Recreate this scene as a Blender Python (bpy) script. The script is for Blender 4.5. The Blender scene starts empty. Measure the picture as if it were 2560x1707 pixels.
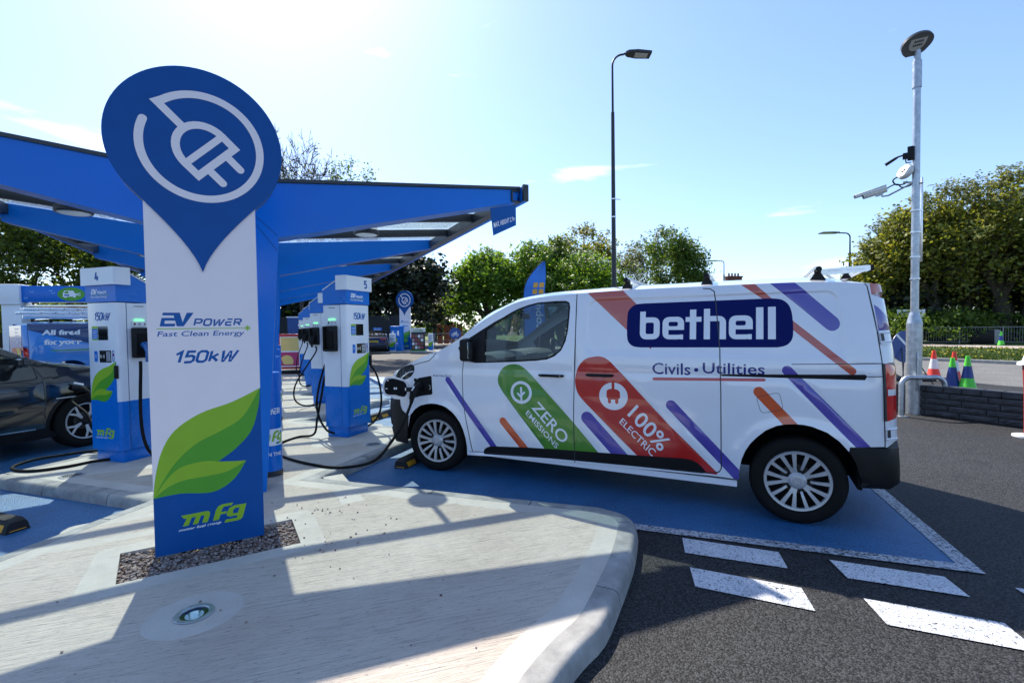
import bpy, bmesh, math, random
from mathutils import Vector, Matrix
from mathutils.geometry import delaunay_2d_cdt, tessellate_polygon
rnd = random.Random(7)
S = bpy.context.scene
COL = S.collection
R = math.radians

# ------------------------------------------------------------------ materials
MATS = {}
def nodes(name):
    m = bpy.data.materials.new(name); m.use_nodes = True
    nt = m.node_tree; b = nt.nodes['Principled BSDF']
    return m, nt, b
def N(nt, t, **kw):
    n = nt.nodes.new(t)
    for k, v in kw.items():
        if k.startswith('_'): setattr(n, k[1:], v)
        else: n.inputs[k.replace('__', ' ')].default_value = v
    return n
def coords(nt, scale=(1, 1, 1), rot=(0, 0, 0), src='Object'):
    tc = nt.nodes.new('ShaderNodeTexCoord'); mp = nt.nodes.new('ShaderNodeMapping')
    mp.inputs['Scale'].default_value = scale; mp.inputs['Rotation'].default_value = rot
    nt.links.new(tc.outputs[src], mp.inputs['Vector']); return mp.outputs['Vector']
def ramp(nt, fac, stops):
    r = nt.nodes.new('ShaderNodeValToRGB'); cr = r.color_ramp
    while len(cr.elements) < len(stops): cr.elements.new(.5)
    for e, (p, c) in zip(cr.elements, stops): e.position = p; e.color = (*c, 1) if len(c) == 3 else c
    nt.links.new(fac, r.inputs['Fac']); return r.outputs['Color']
def noise_tex(nt, vec, scale, detail=4, rough=.55):
    n = N(nt, 'ShaderNodeTexNoise', Scale=scale, Detail=detail, Roughness=rough)
    nt.links.new(vec, n.inputs['Vector']); return n.outputs['Fac']
def bump(nt, b, h, strength, dist=.01):
    n = N(nt, 'ShaderNodeBump', Strength=strength, Distance=dist)
    nt.links.new(h, n.inputs['Height']); nt.links.new(n.outputs['Normal'], b.inputs['Normal']); return n
def simple(name, col, rough=.5, metal=0, coat=0, vary=.06, spec=.5, bumpy=0, scale=6.0):
    """plain paint / plastic / metal with slight natural variation of colour and gloss"""
    if name in MATS: return MATS[name]
    m, nt, b = nodes(name)
    v = coords(nt)
    f = noise_tex(nt, v, scale, 5)
    lo = [max(0, c*(1-vary)) for c in col]; hi = [min(1, c*(1+vary)) for c in col]
    nt.links.new(ramp(nt, f, [(.3, lo), (.7, hi)]), b.inputs['Base Color'])
    rr = N(nt, 'ShaderNodeMapRange'); rr.inputs['To Min'].default_value = max(.02, rough*.85); rr.inputs['To Max'].default_value = min(1, rough*1.15)
    nt.links.new(f, rr.inputs['Value']); nt.links.new(rr.outputs['Result'], b.inputs['Roughness'])
    b.inputs['Metallic'].default_value = metal
    b.inputs['Coat Weight'].default_value = coat; b.inputs['Coat Roughness'].default_value = .04
    b.inputs['Specular IOR Level'].default_value = spec
    if bumpy:
        bump(nt, b, noise_tex(nt, v, 60, 4), bumpy, .01)
    MATS[name] = m; return m
def glass(name, tint=(.8, .9, .88), alpha=.25, rough=.02):
    """thin window glass: reflective, tinted see-through"""
    if name in MATS: return MATS[name]
    m = bpy.data.materials.new(name); m.use_nodes = True; nt = m.node_tree; nt.nodes.clear()
    out = nt.nodes.new('ShaderNodeOutputMaterial')
    tr = N(nt, 'ShaderNodeBsdfTransparent', Color=(*tint, 1)); gl = N(nt, 'ShaderNodeBsdfGlossy', Roughness=rough, Color=(1, 1, 1, 1))
    df = N(nt, 'ShaderNodeBsdfDiffuse', Color=(.5, .53, .53, 1))
    lw = N(nt, 'ShaderNodeLayerWeight', Blend=.5); pw = N(nt, 'ShaderNodeMath', _operation='POWER'); pw.inputs[1].default_value = 4
    nt.links.new(lw.outputs['Facing'], pw.inputs[0]); fr = N(nt, 'ShaderNodeMapRange'); fr.inputs['To Min'].default_value = .045; fr.inputs['To Max'].default_value = .95
    nt.links.new(pw.outputs[0], fr.inputs['Value'])
    mx = nt.nodes.new('ShaderNodeMixShader'); mx2 = N(nt, 'ShaderNodeMixShader', Fac=alpha)
    nt.links.new(tr.outputs[0], mx2.inputs[1]); nt.links.new(df.outputs[0], mx2.inputs[2])
    nt.links.new(fr.outputs[0], mx.inputs['Fac']); nt.links.new(mx2.outputs[0], mx.inputs[1]); nt.links.new(gl.outputs[0], mx.inputs[2])
    nt.links.new(mx.outputs[0], out.inputs['Surface']); MATS[name] = m; return m
def emit(name, col, s):
    m, nt, b = nodes(name); b.inputs['Base Color'].default_value = (*col, 1)
    b.inputs['Emission Color'].default_value = (*col, 1); b.inputs['Emission Strength'].default_value = s
    MATS[name] = m; return m

WHITE = simple('white_paint', (.78, .79, .83), .22, coat=1, vary=.015)
WALLW = simple('sign_white', (.88, .79, .80), .45, vary=.02)
BLUE = simple('sign_blue', (.001, .078, .31), .42, vary=.05, spec=.22)
CBLUE = simple('canopy_blue', (.0, .15, .60), .3, vary=.05, scale=1.5, spec=.3)
HBLUE = simple('charger_blue', (.0, .155, .60), .28, vary=.04, spec=.35)
CWHITE = simple('charger_white', (.72, .76, .83), .3, coat=.3, vary=.02)
LBLUE = simple('letter_blue', (.004, .10, .36), .4, spec=.25)
GRN1 = simple('leaf_green_light', (.27, .48, .018), .4, vary=.04)
GRN2 = simple('leaf_green_dark', (.08, .34, .018), .4, vary=.04)
DKG = simple('anthracite_metal', (.018, .024, .030), .4, vary=.1)
BLACKP = simple('black_plastic', (.006, .006, .007), .5, vary=.15, bumpy=.05, spec=.25)
RUBBER = simple('rubber', (.007, .007, .007), .8, vary=.3, spec=.2)
GALV = simple('galvanised_steel', (.42, .45, .48), .38, metal=.75, vary=.22, scale=14)
ALU = simple('aluminium', (.72, .74, .76), .28, metal=.9, vary=.08)
SILVER = simple('wheel_silver', (.46, .465, .475), .34, metal=.35, vary=.05)
CHROME = simple('chrome', (.8, .82, .84), .08, metal=1, vary=.02)
REDL = simple('tail_lamp_red', (.62, .004, .004), .06, coat=1, vary=.12, scale=30)
SCREEN = simple('dark_screen', (.006, .007, .009), .08, coat=1)
LGREEN = emit('lit_green_screen', (.22, 1, .38), .55)
WTXT = simple('white_vinyl', (.85, .86, .88), .4, vary=.01)
LENS = simple('lamp_lens', (.75, .76, .74), .35, vary=.03)
YELLOW = simple('yellow_reflector', (.75, .33, .01), .4, vary=.15)
DARK = simple('dark_interior', (.006, .0065, .0075), .8, vary=.2, spec=.2)

# ------------------------------------------------------------------ mesh builder
def ident(v): return v
class MB:
    def __init__(s): s.v = []; s.f = []; s.mi = []; s.mats = []; s.M = Matrix.Identity(4)
    def mat(s, m):
        if m not in s.mats: s.mats.append(m)
        return s.mats.index(m)
    def add(s, verts, faces, mat, M=None):
        o = len(s.v); T = s.M @ M if M is not None else s.M
        s.v += [T @ Vector(p) for p in verts]; k = s.mat(mat)
        for f in faces: s.f.append([i+o for i in f]); s.mi.append(k)
        return s
    def box(s, cx, cy, cz, sx, sy, sz, mat, M=None, bev=0, seg=2):
        bm = bmesh.new(); bmesh.ops.create_cube(bm, size=1)
        bmesh.ops.scale(bm, vec=(sx, sy, sz), verts=bm.verts)
        if bev: bmesh.ops.bevel(bm, geom=bm.edges[:], offset=bev, segments=seg, affect='EDGES', profile=.5)
        bmesh.ops.translate(bm, vec=(cx, cy, cz), verts=bm.verts)
        s.bm(bm, mat, M); return s
    def bm(s, bm, mat, M=None):
        bm.verts.index_update()
        s.add([v.co[:] for v in bm.verts], [[v.index for v in f.verts] for f in bm.faces], mat, M); bm.free()
    def tube(s, pts, r, mat, n=10, M=None, cap=True):
        pts = [Vector(p) for p in pts]; k = len(pts)
        rs = r if isinstance(r, (list, tuple)) else [r]*k
        V = []; F = []; t0 = (pts[1]-pts[0]).normalized()
        up = Vector((0, 0, 1)) if abs(t0.z) < .9 else Vector((1, 0, 0))
        a = t0.cross(up).normalized()
        for i, p in enumerate(pts):
            t = (pts[min(i+1, k-1)]-pts[max(i-1, 0)]).normalized()
            a = (a-t*a.dot(t)).normalized(); b = t.cross(a)
            for j in range(n):
                th = 2*math.pi*j/n; V.append(p+(a*math.cos(th)+b*math.sin(th))*rs[i])
        for i in range(k-1):
            for j in range(n):
                F.append([i*n+j, i*n+(j+1) % n, (i+1)*n+(j+1) % n, (i+1)*n+j])
        if cap: F.append(list(range(n))[::-1]); F.append([(k-1)*n+j for j in range(n)])
        return s.add(V, F, mat, M)
    def cyl(s, p0, p1, r, mat, n=24, M=None, r1=None): return s.tube([p0, p1], [r, r if r1 is None else r1], mat, n, M)
    def prism(s, poly, z0, z1, mat, M=None, top=None):
        """polygon in XY, extruded in Z; may be concave"""
        n = len(poly); V = [(x, y, z0) for x, y in poly]+[(x, y, z1) for x, y in poly]
        s.add(V, [[i, (i+1) % n, n+(i+1) % n, n+i] for i in range(n)], mat, M)
        tri = tessellate_polygon([[Vector((x, y, 0)) for x, y in poly]])
        s.add([(x, y, z1) for x, y in poly], [list(t) for t in tri], top or mat, M)
        s.add([(x, y, z0) for x, y in poly], [list(t)[::-1] for t in tri], mat, M); return s
    def sheet(s, poly, z, mat, M=None):
        tri = tessellate_polygon([[Vector((x, y, 0)) for x, y in poly]])
        return s.add([(x, y, z) for x, y in poly], [list(t) for t in tri], mat, M)
    def lathe(s, prof, mat, n=32, M=None):
        V = []; F = []; k = len(prof)
        for r, z in prof:
            for j in range(n):
                a = 2*math.pi*j/n; V.append((r*math.cos(a), r*math.sin(a), z))
        for i in range(k-1):
            for j in range(n): F.append([i*n+j, i*n+(j+1) % n, (i+1)*n+(j+1) % n, (i+1)*n+j])
        return s.add(V, F, mat, M)
def fixn(me):
    bm = bmesh.new(); bm.from_mesh(me)
    bmesh.ops.remove_doubles(bm, verts=bm.verts, dist=3e-5)
    bmesh.ops.recalc_face_normals(bm, faces=bm.faces); bm.to_mesh(me); bm.free()
def obj(name, mb, parent=None, smooth=35, fix=True, M=None):
    used = sorted({i for f in mb.f for i in f}); mp = {a: b for b, a in enumerate(used)}
    me = bpy.data.meshes.new(name); me.from_pydata([tuple(mb.v[i]) for i in used], [], [[mp[i] for i in f] for f in mb.f])
    for m in mb.mats: me.materials.append(m)
    me.polygons.foreach_set('material_index', mb.mi)
    me.update()
    if fix: fixn(me)
    if smooth:
        me.polygons.foreach_set('use_smooth', [True]*len(me.polygons)); me.set_sharp_from_angle(angle=R(smooth))
    o = bpy.data.objects.new(name, me); COL.objects.link(o)
    if parent: o.parent = parent
    if M is not None: o.matrix_local = M
    return o
def tag(o, label=None, cat=None, group=None, kind=None):
    if label: o['label'] = label
    if cat: o['category'] = cat
    if group: o['group'] = group
    if kind: o['kind'] = kind
    return o
def thing(name, label, cat, loc=(0, 0, 0), rot=0, group=None, M=None):
    o = bpy.data.objects.new(name, None); COL.objects.link(o); o.empty_display_size = .2
    if M is not None: o.matrix_world = M
    else: o.location = loc; o.rotation_euler = (0, 0, rot)
    return tag(o, label, cat, group)
def copy_tree(o, parent=None):
    c = o.copy(); COL.objects.link(c)
    if parent: c.parent = parent; c.matrix_local = o.matrix_local.copy()
    for ch in list(o.children): copy_tree(ch, c)
    return c
def TR(x, y, z): return Matrix.Translation((x, y, z))
def RZ(a): return Matrix.Rotation(a, 4, 'Z')
def RX(a): return Matrix.Rotation(a, 4, 'X')
def RY(a): return Matrix.Rotation(a, 4, 'Y')
UPR = RX(R(90))     # art drawn in XY stands up in XZ, facing -Y

# ------------------------------------------------------------------ 2-D shapes and layered art
def circle(cx, cy, r, n=40, a0=0, a1=360, ry=None):
    ry = r if ry is None else ry; full = abs(a1-a0) >= 360
    return [(cx+r*math.cos(R(a0+(a1-a0)*i/(n if full else n-1))), cy+ry*math.sin(R(a0+(a1-a0)*i/(n if full else n-1)))) for i in range(n)]
def rrect(x0, y0, x1, y1, r, n=6):
    P = []
    for cx, cy, a in ((x1-r, y1-r, 0), (x0+r, y1-r, 90), (x0+r, y0+r, 180), (x1-r, y0+r, 270)):
        P += circle(cx, cy, r, n, a, a+90)
    return P
def rect(x0, y0, x1, y1): return [(x0, y0), (x1, y0), (x1, y1), (x0, y1)]
def stroke(pts, w, closed=False, cap=True, n=7):
    """thick line around a polyline"""
    P = [Vector(p) for p in pts]; k = len(P); h = w/2; L = []; Rr = []
    for i, p in enumerate(P):
        a = P[(i-1) % k] if (closed or i > 0) else None; b = P[(i+1) % k] if (closed or i < k-1) else None
        d1 = (p-a).normalized() if a is not None else None; d2 = (b-p).normalized() if b is not None else None
        if d1 is None: d1 = d2
        if d2 is None: d2 = d1
        n1 = Vector((-d1.y, d1.x)); n2 = Vector((-d2.y, d2.x)); m = (n1+n2).normalized(); q = h/max(.35, m.dot(n1))
        L.append(p+m*q); Rr.append(p-m*q)
    if closed: return [[tuple(x) for x in L], [tuple(x) for x in Rr]]
    def capf(p, d):
        a = math.atan2(d.y, d.x); return [(p.x+h*math.cos(a+math.pi/2-math.pi*j/n), p.y+h*math.sin(a+math.pi/2-math.pi*j/n)) for j in range(1, n)]
    d0 = (P[0]-P[1]).normalized(); d1 = (P[-1]-P[-2]).normalized()
    out = [tuple(x) for x in L]+(capf(P[-1], d1) if cap else [])+[tuple(x) for x in Rr[::-1]]+(capf(P[0], d0) if cap else [])
    return [out]
def bez(p0, p1, p2, p3, n=10):
    return [tuple((1-t)**3*a+3*(1-t)**2*t*b+3*(1-t)*t*t*c+t**3*d for a, b, c, d in zip(p0, p1, p2, p3)) for t in [i/n for i in range(n+1)]]
def spline(P, n=5):
    """smooth open curve through points (Catmull-Rom)"""
    out = []
    for i in range(len(P)-1):
        a = P[max(i-1, 0)]; b = P[i]; c = P[i+1]; d = P[min(i+2, len(P)-1)]
        for k in range(n):
            t = k/n
            out.append(tuple(.5*((2*b[j])+(-a[j]+c[j])*t+(2*a[j]-5*b[j]+4*c[j]-d[j])*t*t+(-a[j]+3*b[j]-3*c[j]+d[j])*t**3) for j in range(len(b))))
    out.append(tuple(P[-1])); return out
def inside(poly, x, y):
    c = False; j = len(poly)-1
    for i in range(len(poly)):
        xi, yi = poly[i]; xj, yj = poly[j]
        if (yi > y) != (yj > y) and x < (xj-xi)*(y-yi)/(yj-yi)+xi: c = not c
        j = i
    return c
class Layer:
    def __init__(s, polys, tagv):
        s.p = polys; s.t = tagv
        xs = [p[0] for q in polys for p in q]; ys = [p[1] for q in polys for p in q]
        s.b = (min(xs), min(ys), max(xs), max(ys))
    def hit(s, x, y):
        if not (s.b[0] <= x <= s.b[2] and s.b[1] <= y <= s.b[3]): return False
        return sum(inside(p, x, y) for p in s.p) % 2 == 1
def triangulate(layers, extra=(), lines=(), snap=4, clip=False):
    """constrained triangulation of all outlines; each triangle takes the topmost layer it lies in"""
    V = []; E = []; idx = {}
    def vid(p):
        k = (round(p[0], snap), round(p[1], snap))
        if k not in idx: idx[k] = len(V); V.append(Vector(k))
        return idx[k]
    for l in layers:
        for p in l.p:
            ids = [vid(q) for q in p]
            for a, b in zip(ids, ids[1:]+ids[:1]):
                if a != b: E.append((a, b))
    for p in lines:
        ids = [vid(q) for q in p]
        for a, b in zip(ids, ids[1:]):
            if a != b: E.append((a, b))
    for p in extra: vid(p)
    res = delaunay_2d_cdt(V, E, [], 0, 1e-6, False)
    v2, f2 = res[0], res[2]; tris = []; tags = []
    for f in f2:
        x = sum(v2[i].x for i in f)/len(f); y = sum(v2[i].y for i in f)/len(f)
        t = None
        if clip and not layers[0].hit(x, y): continue
        for l in reversed(layers):
            if l.hit(x, y): t = l.t; break
        if t is not None: tris.append(list(f)); tags.append(t)
    return v2, tris, tags
def art(mb, layers, M=None, z=0.0):
    v, f, t = triangulate([Layer(p, m) for p, m in layers])
    for m in {id(x): x for x in t}.values():
        ff = [q for q, k in zip(f, t) if k is m]; used = sorted({i for q in ff for i in q}); mp = {a: b for b, a in enumerate(used)}
        mb.add([(v[i].x, v[i].y, z) for i in used], [[mp[i] for i in q] for q in ff], m, M)
    return mb
_tc = {}
def text_raw(s, bold, res):
    k = (s, bold, res)
    if k in _tc: return _tc[k]
    c = bpy.data.curves.new('t', 'FONT'); c.body = s; c.size = 1; c.offset = bold; c.resolution_u = res
    o = bpy.data.objects.new('t', c); COL.objects.link(o)
    dg = bpy.context.evaluated_depsgraph_get(); me = bpy.data.meshes.new_from_object(o.evaluated_get(dg))
    idx = {}; mp = []; V = []
    for v in me.vertices:
        q = (round(v.co.x, 4), round(v.co.y, 4))
        if q not in idx: idx[q] = len(V); V.append(q)
        mp.append(idx[q])
    cnt = {}
    for p in me.polygons:
        ids = [mp[i] for i in p.vertices]
        for a, b in zip(ids, ids[1:]+ids[:1]):
            if a != b: cnt[(a, b)] = cnt.get((a, b), 0)+1
    nxt = {}
    for (a, b), c_ in cnt.items():
        if (b, a) not in cnt: nxt.setdefault(a, []).append(b)
    loops = []
    while nxt:
        a = next(iter(nxt)); L = []; cur = a
        while cur in nxt:
            L.append(V[cur]); b = nxt[cur].pop()
            if not nxt[cur]: del nxt[cur]
            cur = b
            if cur == a: break
        if len(L) > 2: loops.append(L)
    COL.objects.unlink(o); bpy.data.objects.remove(o); bpy.data.curves.remove(c); bpy.data.meshes.remove(me)
    _tc[k] = loops; return loops
GLY = {'1': (.42, [[(.0, .74), (.30, 1), (.30, 0)]]), '5': (.62, [[(.56, 1), (.10, 1), (.07, .56), (.40, .60), (.56, .48), (.56, .16), (.42, 0), (.02, 0)]]),
 '0': (.66, [[(.14, 0), (0, .16), (0, .84), (.14, 1), (.44, 1), (.58, .84), (.58, .16), (.44, 0), None]]), 'k': (.60, [[(0, 0), (0, 1)], [(.46, .70), (.02, .30)], [(.16, .42), (.50, 0)]]),
 'W': (1.02, [[(0, 1), (.10, 0), (.16, 0), (.46, .86), (.50, .86), (.58, 0), (.64, 0), (.96, 1)]]), 'P': (.70, [[(0, 0), (0, 1), (.48, 1), (.60, .88), (.60, .55), (.48, .42), (.10, .42)]]),
 'O': (.74, [[(.14, 0), (0, .16), (0, .84), (.14, 1), (.50, 1), (.64, .84), (.64, .16), (.50, 0), None]]), 'E': (.66, [[(.56, 1), (.05, 1)], [(.52, .5), (0, .5), (0, .12), (.10, 0), (.56, 0)]]),
 'R': (.70, [[(0, 0), (0, 1), (.48, 1), (.60, .88), (.60, .60), (.48, .47), (.10, .47)], [(.30, .47), (.60, 0)]]), '4': (.66, [[(.22, 1), (.02, .30), (.62, .30)], [(.42, .58), (.42, 0)]]),
 '6': (.64, [[(.52, 1), (.16, 1), (0, .80), (0, .16), (.14, 0), (.42, 0), (.56, .14), (.56, .42), (.42, .56), (.05, .56)]]), '7': (.6, [[(0, 1), (.54, 1), (.18, 0)]]), '8': (.64, [[(.14, .52), (.0, .66), (.0, .88), (.14, 1), (.42, 1), (.56, .88), (.56, .66), (.42, .52), (.56, .40), (.56, .14), (.42, 0), (.14, 0), (0, .14), (0, .40), None]])}
def stext(s, x0, y0, x1, y1, m, wt=.2, shear=0):
    """square-shouldered stroke lettering fitted in a box; returns layers"""
    H = y1-y0; tot = sum(GLY[c][0] for c in s)+.16*(len(s)-1)-.06; k = ((x1-x0)-shear*H-wt*H)/tot; x = x0+wt*H/2; out = []; h = wt*H/2
    for c in s:
        w, st = GLY[c]
        for P in st:
            closed = P[-1] is None; Q_ = [(x+p[0]*k, y0+h+p[1]*(H-2*h)) for p in P if p]
            for pl in [stroke(Q_, wt*H, closed, cap=False)]: out.append(([[(a+shear*(b-y0), b) for a, b in q] for q in pl], m))
        x += (w+.16)*k
    return out
def text(s, x0, y0, x1, y1, shear=0, bold=.02, res=3, quad=None):
    """outlines of a word fitted into a box (x0,y0)-(x1,y1), or a quad of four corners bl, br, tr, tl"""
    L = text_raw(s, bold, res)
    xs = [p[0] for l in L for p in l]; ys = [p[1] for l in L for p in l]
    a, b, c, d = min(xs), min(ys), max(xs), max(ys); out = []
    for l in L:
        q = []
        for px, py in l:
            u = (px-a)/(c-a); v = (py-b)/(d-b)
            if quad:
                bl, br, tr, tl = quad
                q.append(tuple((1-u)*(1-v)*bl[i]+u*(1-v)*br[i]+u*v*tr[i]+(1-u)*v*tl[i] for i in (0, 1)))
            else:
                w = (x1-x0)-shear*(y1-y0)
                q.append((x0+u*w+shear*v*(y1-y0), y0+v*(y1-y0)))
        out.append(q)
    return out
# ------------------------------------------------------------------ camera, sun and sky
PITCH = math.atan(32/1100); ROLL = .0136; CAMH = 1.5
fwd = Vector((0, math.cos(PITCH), -math.sin(PITCH))); rgt = Vector((1, 0, 0)); upv = rgt.cross(fwd)
r2 = rgt*math.cos(ROLL)-upv*math.sin(ROLL); u2 = upv*math.cos(ROLL)+rgt*math.sin(ROLL)
cd = bpy.data.cameras.new('camera'); cam = bpy.data.objects.new('camera', cd); COL.objects.link(cam)
cam.matrix_world = Matrix(((r2.x, u2.x, -fwd.x, 0), (r2.y, u2.y, -fwd.y, 0), (r2.z, u2.z, -fwd.z, CAMH), (0, 0, 0, 1)))
cd.sensor_width = 36; cd.lens = 36*1100/2352; cd.clip_start = .05; cd.clip_end = 4000; S.camera = cam
def G(x, y, z=0.0):
    """where the photograph's pixel (2352 wide) meets the level z"""
    d = fwd+r2*((x-1176)/1100)-u2*((y-784)/1100); t = (z-CAMH)/d.z
    return Vector((d.x*t, d.y*t, z))
def at(x, Y, y=None):
    """the point at forward distance Y seen at pixel column x (row y)"""
    d = fwd+r2*((x-1176)/1100)-u2*(((y if y is not None else 752)-784)/1100); t = Y/d.y
    return Vector((d.x*t, Y, CAMH+d.z*t))
SUN_AZ, SUN_EL = R(-26.5), R(46)
sdir = Vector((math.sin(SUN_AZ)*math.cos(SUN_EL), math.cos(SUN_AZ)*math.cos(SUN_EL), math.sin(SUN_EL)))
sl = bpy.data.lights.new('sun', 'SUN'); sl.energy = 3.8; sl.angle = R(.55); sl.color = (1, .925, .81)
so = bpy.data.objects.new('sun', sl); COL.objects.link(so); so.rotation_euler = sdir.to_track_quat('Z', 'Y').to_euler()
w = bpy.data.worlds.new('World'); S.world = w; w.use_nodes = True; nt = w.node_tree; bg = nt.nodes['Background']
sky = nt.nodes.new('ShaderNodeTexSky'); sky.sky_type = 'NISHITA'; sky.sun_disc = False
sky.sun_elevation = SUN_EL; sky.sun_rotation = SUN_AZ; sky.air_density = 1.0; sky.dust_density = .6; sky.ozone_density = 2.2; sky.altitude = 30
# thin high clouds
tc = nt.nodes.new('ShaderNodeTexCoord')
mp = nt.nodes.new('ShaderNodeMapping'); mp.inputs['Scale'].default_value = (1.0, 1.5, 5.5); mp.inputs['Rotation'].default_value = (0, R(-14), R(20))
nt.links.new(tc.outputs['Generated'], mp.inputs['Vector'])
cn = N(nt, 'ShaderNodeTexNoise', Scale=2.3, Detail=9, Roughness=.52, Distortion=.35); nt.links.new(mp.outputs[0], cn.inputs['Vector'])
cr = ramp(nt, cn.outputs['Fac'], [(.61, (0, 0, 0)), (.80, (.7, .7, .7))])
mx = nt.nodes.new('ShaderNodeMixRGB'); mx.inputs['Color2'].default_value = (9, 9.2, 9.6, 1)
# haze evens the sky out: soften the bright aureole a little
def cmath(op, a, b):
    n_ = nt.nodes.new('ShaderNodeVectorMath'); n_.operation = op; nt.links.new(a, n_.inputs[0]); n_.inputs[1].default_value = b; return n_.outputs[0]
gm_ = nt.nodes.new('ShaderNodeGamma'); gm_.inputs['Gamma'].default_value = .84
nt.links.new(cmath('DIVIDE', sky.outputs[0], (7, 7, 7)), gm_.inputs['Color'])
sk2 = cmath('MULTIPLY', gm_.outputs[0], (4.8, 5.4, 6.45))
nt.links.new(cr, mx.inputs['Fac']); nt.links.new(sk2, mx.inputs['Color1']); nt.links.new(mx.outputs[0], bg.inputs['Color'])
bg.inputs['Strength'].default_value = .113
S.view_settings.view_transform = 'Standard'; S.view_settings.look = 'None'; S.view_settings.gamma = 1; S.view_settings.exposure = 1.22
S.render.film_transparent = False
S.cycles.max_bounces = 8; S.cycles.transparent_max_bounces = 16; S.cycles.diffuse_bounces = 4; S.cycles.glossy_bounces = 4
S.cycles.caustics_reflective = False; S.cycles.caustics_refractive = False
S.cycles.use_denoising = True
# ------------------------------------------------------------------ ground materials
def asphalt(name, lo, mid, hi, scale=110, bmp=.6, big=.25, pos=(.3, .52, .74)):
    m, nt, b = nodes(name); v = coords(nt)
    dv_ = N(nt, 'ShaderNodeTexNoise', Scale=scale*.8, Detail=2); nt.links.new(v, dv_.inputs['Vector'])
    ds_ = nt.nodes.new('ShaderNodeVectorMath'); ds_.operation = 'MULTIPLY_ADD'; ds_.inputs[1].default_value = (.012,)*3; nt.links.new(dv_.outputs['Color'], ds_.inputs[0]); nt.links.new(v, ds_.inputs[2])
    vo = N(nt, 'ShaderNodeTexVoronoi', Scale=scale); nt.links.new(ds_.outputs[0], vo.inputs['Vector'])
    bw = nt.nodes.new('ShaderNodeSeparateColor'); nt.links.new(vo.outputs['Color'], bw.inputs[0])
    mm = N(nt, 'ShaderNodeMath', _operation='MULTIPLY_ADD'); mm.inputs[1].default_value = .55; nt.links.new(bw.outputs[0], mm.inputs[0])
    inv = N(nt, 'ShaderNodeMath', _operation='MULTIPLY_ADD'); inv.inputs[1].default_value = -.75; inv.inputs[2].default_value = .62; nt.links.new(vo.outputs['Distance'], inv.inputs[0]); nt.links.new(inv.outputs[0], mm.inputs[2])
    f1 = mm.outputs[0]; f2 = noise_tex(nt, v, 1.1, 6, .6)
    c = ramp(nt, f1, [(pos[0], lo), (pos[1], mid), (pos[2], hi)])
    mul = nt.nodes.new('ShaderNodeMixRGB'); mul.blend_type = 'MULTIPLY'; mul.inputs['Fac'].default_value = 1
    c2 = ramp(nt, f2, [(.3, (1-big,)*3), (.7, (1, 1, 1))])
    nt.links.new(c, mul.inputs['Color1']); nt.links.new(c2, mul.inputs['Color2']); nt.links.new(mul.outputs[0], b.inputs['Base Color'])
    st = nt.nodes.new('ShaderNodeMixRGB'); st.blend_type = 'MULTIPLY'; st.inputs['Fac'].default_value = 1
    nt.links.new(mul.outputs[0], st.inputs['Color1']); nt.links.new(ramp(nt, noise_tex(nt, v, 2.7, 5, .55), [(.30, (.62, .62, .63)), (.40, (1, 1, 1))]), st.inputs['Color2']); nt.links.new(st.outputs[0], b.inputs['Base Color'])
    b.inputs['Roughness'].default_value = .72; b.inputs['Specular IOR Level'].default_value = .3
    bump(nt, b, inv.outputs[0], bmp, .006); return m
ASPH = asphalt('new_asphalt', (.006, .006, .0065), (.026, .0265, .028), (.064, .065, .068), 105, .8, pos=(.28, .5, .86))
ROADM = asphalt('worn_road_asphalt', (.11, .11, .105), (.17, .168, .16), (.26, .255, .24), 70, .5)
def brushed(name, a=R(18)):
    m, nt, b = nodes(name); v = coords(nt, (1, 1, 1), (0, 0, -a))
    def scl(s_):
        q_ = nt.nodes.new('ShaderNodeMapping'); q_.inputs['Scale'].default_value = s_; nt.links.new(v, q_.inputs['Vector']); return q_.outputs[0]
    v2 = scl((6.0, 140, 1)); v3 = scl((2.2, 48, 1)); v4 = scl((26, 130, 1))
    s1 = noise_tex(nt, v2, 1, 4, .6); s2 = noise_tex(nt, v3, 1, 5, .65); sp = noise_tex(nt, v4, 1, 3, .7); bg_ = noise_tex(nt, v, .9, 6, .6)
    base = ramp(nt, bg_, [(.3, (.45, .38, .315)), (.52, (.525, .46, .39)), (.72, (.575, .515, .44))])
    def mulc(c, fac, stops):
        n = nt.nodes.new('ShaderNodeMixRGB'); n.blend_type = 'MULTIPLY'; n.inputs['Fac'].default_value = 1
        nt.links.new(c, n.inputs['Color1']); nt.links.new(ramp(nt, fac, stops), n.inputs['Color2']); return n.outputs[0]
    c = mulc(base, s1, [(.32, (.64,)*3), (.46, (1,)*3)]); c = mulc(c, s2, [(.30, (.78,)*3), (.46, (1,)*3)]); c = mulc(c, sp, [(.30, (.40,)*3), (.40, (1,)*3)])
    nt.links.new(c, b.inputs['Base Color']); b.inputs['Roughness'].default_value = .85; b.inputs['Specular IOR Level'].default_value = .3
    ad = N(nt, 'ShaderNodeMath', _operation='ADD'); nt.links.new(s1, ad.inputs[0]); nt.links.new(s2, ad.inputs[1])
    bump(nt, b, ad.outputs[0], .8, .008); return m
BRUSH = brushed('brushed_concrete')
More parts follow.
